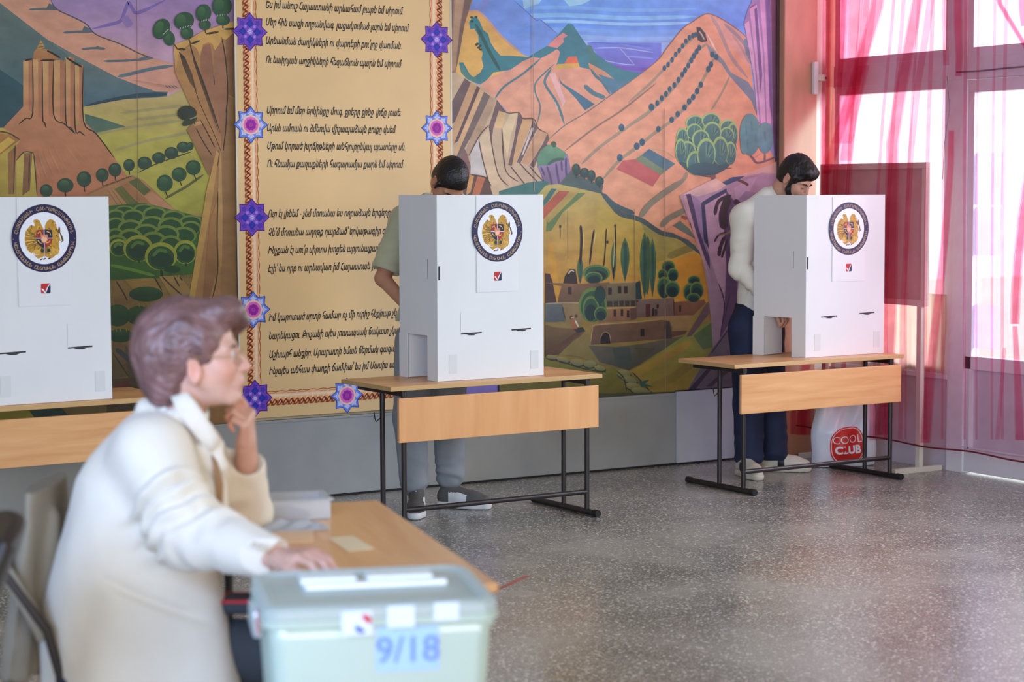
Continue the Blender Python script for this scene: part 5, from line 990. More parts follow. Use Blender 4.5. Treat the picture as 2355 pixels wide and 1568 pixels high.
def Xc(z):   # the cloth hangs close to the panes above and is pushed out by the board below
    k = min(1, max(0, (2.25 - z) / .45)); k = k * k * (3 - 2 * k)
    return 7.985 - .165 * k - .06 * min(1, max(0, (1.6 - z) / 1.4))
def on_curtain(px, py, off=0.0):
    X = 7.85
    for _ in range(6): z = float(onX(px, py, X)[2]); X = Xc(z) - off
    return onX(px, py, X)
zH = float(on_curtain(2110, 1022)[2]); zTop = 3.12
cur = empty('curtain', (7.8, 8.2, zTop)); tag(cur, 'sheer red voile curtain drawn across window and door', 'curtain')
mb = MB(); nu, nv = 260, 40; yR = 7.15
def yleft(z): return min(WALL_Y - .07, float(onX(1892 - 70 * min(1, max(0, (1.0 - z) / .6)), 400, Xc(z))[1]))
V_ = []
for j in range(nv + 1):
    z = zTop + (zH - zTop) * j / nv; yl = yleft(z)
    for i in range(nu + 1):
        y = yl + (yR - yl) * i / nu
        dx = .010 * math.sin(y * 41 + .8 * math.sin(z * 1.3)) + .007 * math.sin(y * 67 + z * .9) + .006 * math.sin(y * 17 + z * 1.5)
        V_.append((Xc(z) - dx, y, z + (.010 * math.sin(y * 9) if j == nv else 0)))
mb.add(V_, [(j * (nu + 1) + i, j * (nu + 1) + i + 1, (j + 1) * (nu + 1) + i + 1, (j + 1) * (nu + 1) + i) for j in range(nv) for i in range(nu)], smooth=True)
n_base = len(mb.f)
# gathered folds: the cloth doubled back on itself
def fold(pts, w0, w1, layers=2):
    P = []
    for a, b in zip(pts[:-1], pts[1:]):
        for t in np.linspace(0, 1, 9)[:-1]: P.append((a[0] + (b[0] - a[0]) * t, a[1] + (b[1] - a[1]) * t))
    P.append(pts[-1]); n = len(P)
    for k in range(layers):
        vs = []
        for i, p in enumerate(P):
            w = w0 + (w1 - w0) * i / (n - 1); w *= (1 - .25 * k)
            for e in (-.5, -.17, .17, .5):
                c = on_curtain(p[0] + e * w, p[1], .032 + .012 * k + .006 * math.cos(e * 6)); vs.append(c)
        mb.add(vs, [(i * 4 + e, i * 4 + e + 1, i * 4 + e + 5, i * 4 + e + 4) for i in range(n - 1) for e in range(3)], smooth=True)
fold([(2040, -140), (2016, 20), (1975, 160), (1935, 290), (1900, 400)], 34, 22)
fold([(1925, -140), (1922, 100), (1918, 200)], 42, 36, 1); fold([(1900, -100), (1898, 200), (1896, 400), (1890, 640), (1850, 860), (1842, 1000)], 22, 24, 2)
fold([(2135, -140), (2105, 30), (2075, 190), (2052, 330), (2050, 520), (2047, 700), (2040, 860), (2030, 1000)], 26, 34, 2)
fold([(2160, -140), (2132, 60), (2110, 200), (2094, 360), (2084, 560), (2076, 700), (2070, 1010)], 18, 10, 1)
fold([(2203, -140), (2203, 40), (2206, 130), (2204, 175)], 22, 16, 2); fold([(2188, 300), (2186, 380), (2172, 560), (2152, 740), (2140, 860), (2128, 1018)], 14, 26, 2)
fold([(2180, -100), (2172, 30), (2176, 150)], 14, 14, 1); fold([(2270, -150), (2300, 10), (2330, 60), (2358, 105), (2380, 140)], 14, 16, 3); fold([(2350, -100), (2350, 20), (2354, 60)], 18, 14, 2)
fold([(2375, 360), (2352, 500), (2342, 590), (2336, 680), (2334, 745)], 30, 22, 3); fold([(2334, 750), (2340, 860), (2346, 1012)], 12, 24, 2); fold([(2310, 800), (2302, 900), (2294, 1010)], 8, 10, 1)
# the cloth lies double next to the corner post
fold([(1938, -140), (1938, 60), (1933, 230), (1920, 370), (1912, 520), (1908, 700)], 86, 36, 1); fold([(1975, -140), (1965, 60), (1950, 200), (1935, 330)], 110, 50, 1)
for k_, (u_, w_, dx_) in enumerate(((1898, 10, -4), (1912, 8, -10), (1948, 12, -30), (1990, 9, -44), (2006, 14, -60), (2066, 8, -50), (2088, 10, -46), (2120, 7, -34), (2150, 10, -20), (2176, 7, -8), (2222, 8, -4), (2252, 6, -6), (2290, 7, -8), (2316, 9, -10))):
    fold([(u_, -140), (u_ + dx_ * .3, 60), (u_ + dx_ * .7, 260), (u_ + dx_, 480), (u_ + dx_ * 1.1, 700), (u_ + dx_ * 1.1, 1010)], w_, w_ * .8, 1)
fold([(1818, 880), (1812, 998)], 34, 50, 2); fold([(1850, 880), (1852, 1000)], 26, 30, 2); fold([(1985, 150), (1960, 260), (1945, 370)], 30, 26, 1); fold([(2020, 870), (2022, 1012)], 40, 44, 1)
yth = float(onX(2206, 500, 7.85)[1])
for k_ in range(n_base):
    if sum(mb.v[i][1] for i in mb.f[k_]) / 4 < yth: mb.m[k_] = 1
for k_ in range(n_base, len(mb.f)): mb.m[k_] = 2
co = mb.build('voile', [M_voile, M_voile2, M_voile3]); to_child(co, cur)
hm = MB(); pts = [(Xc(zH) - .004, y, zH + .006 * math.sin(y * 9)) for y in np.linspace(yleft(zH), yR, 120)]
to_child(hm.tube(pts, .005, 6).build('hem', M_hem, None), cur)
# cords hanging in front of the window and the curtain wire
M_cord = mat('grey_cord', rgb(120, 90, 110), .7)
def cord(pts, r, label):
    o = MB().tube([on_curtain(a, b, .02) for a, b in pts], r, 6).build('cord', M_cord); tag(o, label, 'cord')
cord([(2178, 175), (2184, 250), (2172, 330), (2168, 412)], .0016, 'thin dark pull cord in front of the curtained window')
cord([(2200, 166), (2255, 163), (2300, 158), (2356, 153), (2420, 148)], .005, 'dark red cord stretched along the transom over the door')

# ------------------------------------------------------------------ shopping bag on the floor behind the right desk
M_bag, _t, _b = new_mat('white_polythene'); _b.inputs['Base Color'].default_value = rgb(228, 230, 238); _b.inputs['Roughness'].default_value = .28
_b.inputs['Transmission Weight'].default_value = .0; _b.inputs['Subsurface Weight'].default_value = .3; _b.inputs['Subsurface Radius'].default_value = (.03, .03, .03)
M_red = mat('red_print', rgb(214, 44, 36), .35, var=.04); M_wprint = mat('white_print', rgb(244, 240, 240), .35, var=.01)
pb = onZ(1946, 1072, 0); ang = -YAW + math.radians(14)
bag = empty('shopping_bag', (pb[0], pb[1] + .03, .004), ang); tag(bag, 'white plastic shopping bag with a red round print behind the right desk', 'bag')
BW, BD, BH = .195, .085, .375
def bag_pt(u, v, side=1):
    """u -1..1 across the face, v 0..1 up; side 1 = face towards the room"""
    w = BW * (1.02 - .10 * v + .05 * math.sin(v * 3.1)); pinch = 1 - .62 * max(0, v - .55) / .45
    d = BD * pinch * math.sqrt(max(0, 1 - abs(u) ** 2.6)) * (.55 + .45 * math.sin(min(1, v * 2.2 + .25) * math.pi / 2))
    cr = .008 * math.sin(u * 5 + v * 7) + .006 * math.sin(u * 11 - v * 9) * (.4 + v) + .008 * math.sin(v * 17 + u * 3) * max(0, v - .5)
    return (u * w + .012 * v + .006 * math.sin(v * 9), -side * d - side * cr * (1 - abs(u) ** 3), v * BH + .012 * math.sin(u * 4) * v)
m = MB(); nu, nv = 36, 30
for sd in (1, -1):
    vs = [bag_pt(-1 + 2 * i / nu, j / nv, sd) for j in range(nv + 1) for i in range(nu + 1)]
    m.add(vs, [(j * (nu + 1) + i, j * (nu + 1) + i + 1, (j + 1) * (nu + 1) + i + 1, (j + 1) * (nu + 1) + i) for j in range(nv) for i in range(nu)], smooth=True)
m.build('sack', M_bag, bag)
for x in (-.06, .07):
    pts = [(x + .035 * math.cos(a) , .0, BH - .01 + .085 * math.sin(a)) for a in np.linspace(0, math.pi, 9)]
    mm = MB(); vs = []
    for p in pts: vs += [(p[0], -.012, p[2]), (p[0], .012, p[2])]
    mm.add(vs, [(2 * i, 2 * i + 1, 2 * i + 3, 2 * i + 2) for i in range(len(pts) - 1)], smooth=True); h_ = mm.build('handle', M_bag, bag); sm = h_.modifiers.new('t', 'SOLIDIFY'); sm.thickness = .002
def bag_print(polys, off, name, mt):
    m = MB()
    for vs, fs in polys: m.add([(lambda p: (p[0], p[1] - off, p[2]))(bag_pt(x / BW, z / BH)) for x, z in vs], fs)
    return m.build(name, mt, bag)
def squircle(r, cx, cz, n=48, rings=8):
    vs = [(cx, cz)]; fs = []
    for k in range(1, rings + 1):
        for i in range(n):
            a = 2 * math.pi * i / n; c, s_ = math.cos(a), math.sin(a); q = (abs(c) ** 2.7 + abs(s_) ** 2.7) ** (-1 / 2.7)
            vs.append((cx + r * q * c * k / rings * .95, cz + r * q * s_ * k / rings))
    for i in range(n): fs.append((0, 1 + i, 1 + (i + 1) % n))
    for k in range(rings - 1):
        for i in range(n): a = 1 + k * n; fs.append((a + i, a + (i + 1) % n, a + n + (i + 1) % n, a + n + i))
    return vs, fs
def ringp(r0, r1, cx, cz, n=64):
    vs = []
    for r in (r0, r1):
        for i in range(n):
            a = 2 * math.pi * i / n; c, s_ = math.cos(a), math.sin(a); q = (abs(c) ** 2.7 + abs(s_) ** 2.7) ** (-1 / 2.7); vs.append((cx + r * q * c * .95, cz + r * q * s_))
    return vs, [(i, (i + 1) % n, n + (i + 1) % n, n + i) for i in range(n)]
lx, lz, lr = -.010, .125, .108
bag_print([squircle(lr, lx, lz)], .0012, 'round_print', M_red)
bag_print([ringp(lr * .905, lr * .935, lx, lz)], .0018, 'print_ring', M_wprint)
def bag_text(t, size, bold, cz):
    vs, fs = text_mesh(t, size, 0, bold, 'CENTER'); return ([(lx + v[0], cz + v[1]) for v in vs], fs)
bag_print([bag_text('COOL', .064, -.0008, lz + .014), bag_text('CLUB', .062, .0028, lz - .046)], .0020, 'lettering', M_wprint)
# ------------------------------------------------------------------ figures: soft volumes turned into one continuous surface
class Vol:
    def __init__(s, lo, hi, h):
        s.h = h; s.lo = np.array(lo, np.float32); n = np.ceil((np.array(hi) - np.array(lo)) / h).astype(int) + 1
        s.D = np.ones(n, np.float32); s.n = n
        s.ax = [(lo[i] + h * np.arange(n[i])).astype(np.float32) for i in range(3)]
    def _win(s, bmin, bmax, mg):
        sl = []
        for i in range(3):
            a = int(np.floor((bmin[i] - mg - s.lo[i]) / s.h)); b = int(np.ceil((bmax[i] + mg - s.lo[i]) / s.h)) + 1
            a = max(0, a); b = min(s.n[i], b)
            if b <= a: return None
            sl.append(slice(a, b))
        X = s.ax[0][sl[0]][:, None, None]; Y = s.ax[1][sl[1]][None, :, None]; Z = s.ax[2][sl[2]][None, None, :]
        return tuple(sl), X, Y, Z
    def _put(s, sl, d, k, mode):
        A = s.D[sl]
        if mode == 'u':
            h = np.clip(.5 + .5 * (A - d) / k, 0, 1); s.D[sl] = A * (1 - h) + d * h - k * h * (1 - h)
        elif mode == 's':
            h = np.clip(.5 - .5 * (A + d) / k, 0, 1); s.D[sl] = A * (1 - h) - d * h + k * h * (1 - h)
        elif mode == 'i':
            s.D[sl] = np.maximum(A, d)
    def cone(s, a, b, ra, rb=None, k=.012, mode='u', flat=None):
        """tapered limb from a to b; flat=(direction, factor>1) thins it along that direction"""
        a = np.array(a, np.float32); b = np.array(b, np.float32); rb = ra if rb is None else rb; R = max(ra, rb)
        w = s._win(np.minimum(a, b) - R, np.maximum(a, b) + R, k + .012)
        if w is None: return s
        sl, X, Y, Z = w; d = b - a; L2 = float(d @ d) + 1e-12
        px, py, pz = X - a[0], Y - a[1], Z - a[2]; t = np.clip((px * d[0] + py * d[1] + pz * d[2]) / L2, 0, 1)
        qx, qy, qz = px - d[0] * t, py - d[1] * t, pz - d[2] * t; m = qx * qx + qy * qy + qz * qz
        if flat is not None:
            f = np.array(flat[0], np.float32); f = f / np.linalg.norm(f); m = m + (flat[1] ** 2 - 1) * (qx * f[0] + qy * f[1] + qz * f[2]) ** 2
        s._put(sl, np.sqrt(m) - (ra + (rb - ra) * t), k, mode); return s
    def chain(s, pts, rs, k=.012, flat=None):
        for i in range(len(pts) - 1): s.cone(pts[i], pts[i + 1], rs[i], rs[i + 1], k, flat=flat)
        return s
    def ell(s, c, r, R=None, k=.012, mode='u'):
        c = np.array(c, np.float32); r = np.array(r, np.float32); m = float(r.max())
        w = s._win(c - m, c + m, k + .012)
        if w is None: return s
        sl, X, Y, Z = w; p = [X - c[0], Y - c[1], Z - c[2]]
        if R is not None: p = [p[0] * R[0][i] + p[1] * R[1][i] + p[2] * R[2][i] for i in range(3)]
        k0 = np.sqrt((p[0] / r[0]) ** 2 + (p[1] / r[1]) ** 2 + (p[2] / r[2]) ** 2) + 1e-9
        k1 = np.sqrt((p[0] / r[0] ** 2) ** 2 + (p[1] / r[1] ** 2) ** 2 + (p[2] / r[2] ** 2) ** 2) + 1e-9
        s._put(sl, (k0 * (k0 - 1) / k1).astype(np.float32), k, mode); return s
    def box(s, c, hf, R=None, rad=.01, k=.01, mode='u'):
        c = np.array(c, np.float32); m = float(np.linalg.norm(hf)); w = s._win(c - m, c + m, k + .012)
        if w is None: return s
        sl, X, Y, Z = w; p = [X - c[0], Y - c[1], Z - c[2]]
        if R is not None: p = [p[0] * R[0][i] + p[1] * R[1][i] + p[2] * R[2][i] for i in range(3)]
        q = [np.abs(p[i]) - (hf[i] - rad) for i in range(3)]
        d = np.sqrt(np.maximum(q[0], 0) ** 2 + np.maximum(q[1], 0) ** 2 + np.maximum(q[2], 0) ** 2) + np.minimum(np.maximum(q[0], np.maximum(q[1], q[2])), 0) - rad
        s._put(sl, d.astype(np.float32), k, mode); return s
    def cut(s, p, n_):
        """remove everything on the side n_ points to"""
        n_ = np.array(n_, np.float32); n_ /= np.linalg.norm(n_)
        d = (s.ax[0][:, None, None] - p[0]) * n_[0] + (s.ax[1][None, :, None] - p[1]) * n_[1] + (s.ax[2][None, None, :] - p[2]) * n_[2]
        s.D = np.maximum(s.D, d.astype(np.float32)); return s
    def surface(s, smooth=2):
        D = s.D.copy(); D[0] = D[-1] = 1; D[:, 0] = D[:, -1] = 1; D[:, :, 0] = D[:, :, -1] = 1
        I = D < 0; n = D.shape
        c = np.zeros([n[0] - 1, n[1] - 1, n[2] - 1], np.int8)
        for a in (0, 1):
            for b in (0, 1):
                for e in (0, 1): c += I[a:n[0] - 1 + a, b:n[1] - 1 + b, e:n[2] - 1 + e]
        cells = np.argwhere((c > 0) & (c < 8)); idx = -np.ones(c.shape, np.int32); idx[tuple(cells.T)] = np.arange(len(cells))
        acc = np.zeros((len(cells), 3)); cnt = np.zeros(len(cells))
        cor = [(a, b, e) for a in (0, 1) for b in (0, 1) for e in (0, 1)]
        for A in cor:
            for ax in range(3):
                if A[ax]: continue
                B = list(A); B[ax] = 1
                va = D[tuple((cells + A).T)]; vb = D[tuple((cells + B).T)]; x = (va < 0) != (vb < 0)
                t = va[x] / (va[x] - vb[x]); p = np.tile(np.array(A, float), (x.sum(), 1)); p[:, ax] += t
                acc[x] += p; cnt[x] += 1
        V = (cells + acc / cnt[:, None]) * s.h + s.lo
        F = []
        for ax in range(3):
            o = [i for i in range(3) if i != ax]
            sl0 = [slice(1, n[i] - 1) for i in range(3)]; sl0[ax] = slice(0, n[ax] - 1); sl1 = list(sl0); sl1[ax] = slice(1, n[ax])
            x = np.argwhere(I[tuple(sl0)] != I[tuple(sl1)]); off = np.array([1, 1, 1]); off[ax] = 0; P = x + off
            ins = I[tuple(P.T)]
            q = []
            for (u, v) in ((0, 0), (-1, 0), (-1, -1), (0, -1)):
                Q = P.copy(); Q[:, o[0]] += u; Q[:, o[1]] += v; q.append(idx[tuple(Q.T)])
            q = np.stack(q, 1)
            if ax == 1: q = q[:, ::-1]
            q[~ins] = q[~ins][:, ::-1]; F.append(q)
        F = np.concatenate(F); F = F[(F >= 0).all(1)]
        # relax
        E = np.concatenate([F[:, [0, 1]], F[:, [1, 2]], F[:, [2, 3]], F[:, [3, 0]]])
        for _ in range(smooth):
            a = np.zeros_like(V); k = np.zeros(len(V)); np.add.at(a, E[:, 0], V[E[:, 1]]); np.add.at(a, E[:, 1], V[E[:, 0]]); np.add.at(k, E.ravel(), 1)
            V = V * .5 + .5 * a / np.maximum(k, 1)[:, None]
        return V, F
def vnormals(V, F):
    n = np.cross(V[F[:, 2]] - V[F[:, 0]], V[F[:, 3]] - V[F[:, 1]]); N_ = np.zeros_like(V)
    for i in range(4): np.add.at(N_, F[:, i], n)
    return N_ / (np.linalg.norm(N_, axis=1)[:, None] + 1e-9)
def fnoise(P, s, seed=0):
    """smooth pseudo noise in -1..1"""
    rs = np.random.RandomState(seed); o = np.zeros(len(P))
    for i in range(5):
        d = rs.normal(size=3); d /= np.linalg.norm(d); o += np.sin(P @ d * s * (0.7 + .5 * rs.rand()) * 2 * math.pi + rs.rand() * 6.28 + 1.3 * np.sin(P @ rs.normal(size=3) * s * 2))
    return o / 5
def figure_mesh(name, V, F, base, mats, parent, col=None, mi=None):
    me = bpy.data.meshes.new(name); V = V - base
    me.vertices.add(len(V)); me.vertices.foreach_set('co', V.astype(np.float32).ravel())
    me.loops.add(F.size); me.loops.foreach_set('vertex_index', F.astype(np.int32).ravel())
    me.polygons.add(len(F)); me.polygons.foreach_set('loop_start', np.arange(0, F.size, 4, dtype=np.int32))
    me.polygons.foreach_set('loop_total', np.full(len(F), 4, np.int32))
    me.polygons.foreach_set('use_smooth', np.ones(len(F), bool))
    if mi is not None: me.polygons.foreach_set('material_index', mi[F[:, 0]].astype(np.int32))
    me.update(calc_edges=True); me.validate()
    if col is not None:
        ca = me.color_attributes.new('Col', 'FLOAT_COLOR', 'POINT'); c = np.ones((len(V), 4), np.float32); c[:, :3] = col; ca.data.foreach_set('color', c.ravel())
    return link(name, me, mats, parent)
def unit(v): v = np.array(v, float); return v / np.linalg.norm(v)
def frame(x, up=(0, 0, 1)):
    x = unit(x); y = unit(np.cross(up, x)); z = np.cross(x, y); return np.stack([x, y, z], 1)   # columns: forward, left, up
def head_frame(yaw, pitch, roll=0.0):
    """face along +x turned by yaw about z; pitch > 0 looks down"""
    cy_, sy_ = math.cos(yaw), math.sin(yaw); cp, sp = math.cos(pitch), math.sin(pitch); cr, sr = math.cos(roll), math.sin(roll)
    Rz = np.array([[cy_, -sy_, 0], [sy_, cy_, 0], [0, 0, 1]]); Ry = np.array([[cp, 0, sp], [0, 1, 0], [-sp, 0, cp]]); Rx = np.array([[1, 0, 0], [0, cr, -sr], [0, sr, cr]])
    return Rz @ Ry @ Rx
def head(v, c, R, s=1.0, ear_dz=0.0, nose=1.0, female=False):
    g = lambda x, y, z: c + R @ (np.array([x, y, z]) * s)
    e = lambda p, r, k=.012, mode='u': v.ell(g(*p), np.array(r) * s, R, k, mode)
    e((-.012, 0, .036), (.098, .076, .100)); e((.034, 0, -.034), (.060, .058, .080), .02)
    for y in (-1, 1):
        v.cone(g(-.002, y * .056, -.040), g(.066, y * .018, -.100), .018 * s, .017 * s, .018)
        e((.054, y * .036, -.024), (.032, .028, .032), .02)
        v.cone(g(.084, y * .012, .028), g(.070, y * .048, .024), .010 * s, .008 * s, .014)
    e((.078, 0, -.101), (.020, .022, .018), .016)
    if female: e((.02, 0, -.085), (.05, .04, .03), .02)
    for y in (-1, 1):
        e((.093, y * .031, .006), (.014, .016, .011), .012, 's'); e((.074, y * .031, .005), (.0145, .0145, .0125), .006)
        v.cone(g(.0865, y * .018, .011), g(.082, y * .044, .009), .0034 * s, .0030 * s, .004)
    v.cone(g(.090, 0, .018), g(.114 + .006 * (nose - 1), 0, -.026), .0085 * s, .0115 * s * nose, .010)
    e((.108, 0, -.031), (.0125, .0125, .0095), .008)
    for y in (-1, 1): e((.100, y * .0125, -.031), (.010, .0075, .008), .006)
    e((.088, 0, -.062), (.018, .028, .022), .014)
    for y in (-1, 1):
        v.cone(g(.1035, y * .002, -.0565), g(.092, y * .022, -.060), .0048 * s, .0032 * s, .004); v.cone(g(.1025, y * .002, -.068), g(.092, y * .020, -.063), .0058 * s, .0034 * s, .004)
    for y in (-1, 1):
        z0 = ear_dz
        v.ell(g(-.008, y * .079, z0 - .004), np.array((.019, .009, .033)) * s, R, .006); v.ell(g(-.004, y * .088, z0 - .002), np.array((.010, .007, .020)) * s, R, .006, 's')
        v.cone(g(-.022, y * .084, z0 + .018), g(-.016, y * .086, z0 + .028), .0045 * s, .0045 * s, .006)
    return g
def hand(v, w, d, n_, side, s=1.0, curl=(.35, .4, .45, .5), spread=.10, thumb=(.5, .5), finger_dir=None):
    """hand at wrist w: d = along the palm, n_ = out of the back of the hand, side = +1 when the thumb lies at d x n_"""
    d = unit(d); n_ = np.array(n_, float); n_ = unit(n_ - d * (n_ @ d)); t = np.cross(d, n_) * side
    W = lambda a, b, c: np.array(w) + (d * a + t * b + n_ * c) * s
    v.cone(W(-.02, 0, 0), W(.018, 0, 0), .026 * s, .026 * s, .014, flat=(n_, 1.35))
    for b0, b1 in ((.018, .030), (.006, .010), (-.006, -.010), (-.016, -.028)): v.cone(W(.012, b0, 0), W(.080 - abs(b1) * .25, b1, .002), .0165 * s, .0125 * s, .014, flat=(n_, 1.15))
    fl = (.043, .027, .021), (.047, .031, .022), (.044, .029, .021), (.034, .022, .019); bs = (.030, .010, -.010, -.028); out = []
    for i in range(4):
        a = W(.080 - abs(bs[i]) * .35, bs[i], .003); c = curl[i]; ang = c * .9; sp = (bs[i] / .03) * spread
        for j, l in enumerate(fl[i]):
            dd = unit(d * math.cos(ang) - n_ * math.sin(ang) + t * sp); b = a + dd * l * s
            r0 = (.0098, .0088, .0080)[j] * s * (.92 if i == 3 else 1); v.cone(a, b, r0, r0 * .9, .004 if j else .006)
            a = b; ang += c * (1.25 if j == 0 else .9)
        out.append(a)
    a = W(.020, .026, -.006); ang = thumb[0]
    for j, l in enumerate((.042, .034, .026)):
        dd = unit(d * math.cos(ang) + t * math.sin(ang) * .8 - n_ * thumb[1] * (.6 + .3 * j)); b = a + dd * l * s
        v.cone(a, b, (.0155, .0115, .0098)[j] * s, (.0120, .0100, .0082)[j] * s, .008 if j == 0 else .004); a = b; ang -= .28
    out.append(a); return out
def shoe(name, parent, base, heel, toe, mats, h=.085, up_col=None):
    """sneaker: one upper with a sole and laces of its own"""
    heel = np.array(heel, float); toe = np.array(toe, float); R = frame(toe - heel); Ln = np.linalg.norm(toe - heel)
    P = lambda a, b, z: heel + R @ np.array([a * Ln, b, 0]) + np.array([0, 0, z])
    v = Vol(np.minimum(heel, toe) - .12, np.maximum(heel, toe) + np.array([.12, .12, .2]), .004)
    v.chain([P(.13, 0, .055), P(.45, 0, .052), P(.70, .004, .045), P(.90, .003, .040)], [.036, .037, .040, .032], .03)
    v.cone(P(.16, 0, .06), P(.20, 0, .115), .034, .036, .03); v.cone(P(.3, 0, .08), P(.55, 0, .055), .034, .034, .03)
    v.cut(P(0, 0, .026), (0, 0, -1)); V, F = v.surface(2)
    rel = (V - heel) @ R; u = rel[:, 0] / Ln; mi = np.zeros(len(V), int)
    if up_col: mi = up_col(u, rel[:, 1], V[:, 2])
    o = figure_mesh(name, V, F, base, mats[:-2], parent, mi=mi)
    v = Vol(np.minimum(heel, toe) - .12, np.maximum(heel, toe) + np.array([.12, .12, .1]), .004)
    v.chain([P(.11, 0, .02), P(.45, 0, .018), P(.70, .004, .02), P(.91, .003, .022)], [.041, .040, .046, .036], .02)
    v.cut(P(0, 0, .002), (0, 0, -1)); v.cut(P(0, 0, .034), (0, 0, 1)); V, F = v.surface(1); figure_mesh('sole', V, F, base, mats[-2], o)
    m = MB()
    for k in range(5):
        a = .36 + k * .065; z = .112 - k * .011; m.tube([P(a, -.022, z - .006) - base, P(a + .01, 0, z + .002) - base, P(a, .022, z - .006) - base], .0032, 6)
    m.build('laces', mats[-1], o); return o
def place_root(o, base):
    o.location = tuple(to_world(base)); o.rotation_euler = (0, 0, -YAW); return o
def skin_colours(V, base_c, spots):
    c = np.tile(np.array(base_c[:3]), (len(V), 1)); c *= (1 + .05 * fnoise(V, 18, 3))[:, None]
    for p, r, col, k in spots:
        w = k * np.exp(-((V - p) ** 2).sum(1) / (r * r)); c = c * (1 - w[:, None]) + np.array(col[:3]) * w[:, None]
    return c
def folds(V, N_, a, b, n, amp, rad, seed=0, lo=0, hi=1):
    """irregular cloth creases across the limb a-b"""
    a = np.array(a); b = np.array(b); d = b - a; l2 = d @ d; t = ((V - a) @ d) / l2; q = np.linalg.norm(V - a - np.clip(t, 0, 1)[:, None] * d, axis=1)
    w = np.exp(-(q / rad) ** 4) * np.clip((t - lo) * 8, 0, 1) * np.clip((hi - t) * 8, 0, 1)
    ph = t * n * 2 * math.pi + 3.4 * fnoise(V, 4, seed) + 2.4 * fnoise(V, 8, seed + 1)
    s_ = np.sin(ph) * (.5 + .8 * fnoise(V, 5, seed + 2)) + .5 * fnoise(V, 12, seed + 3)
    return s_ * amp * .75 * w

M_skin = vmat('skin', 0.48, 0.4, var=.04, scale=40, sss=.12)
M_hairdark = mat('black_hair', (0.010, 0.008, 0.007, 1), .42, var=.4, scale=60, bump=.5, bscale=260, stretch=(1, 1, .35))
M_brow = mat('dark_brow', (0.012, 0.010, 0.009, 1), .7)

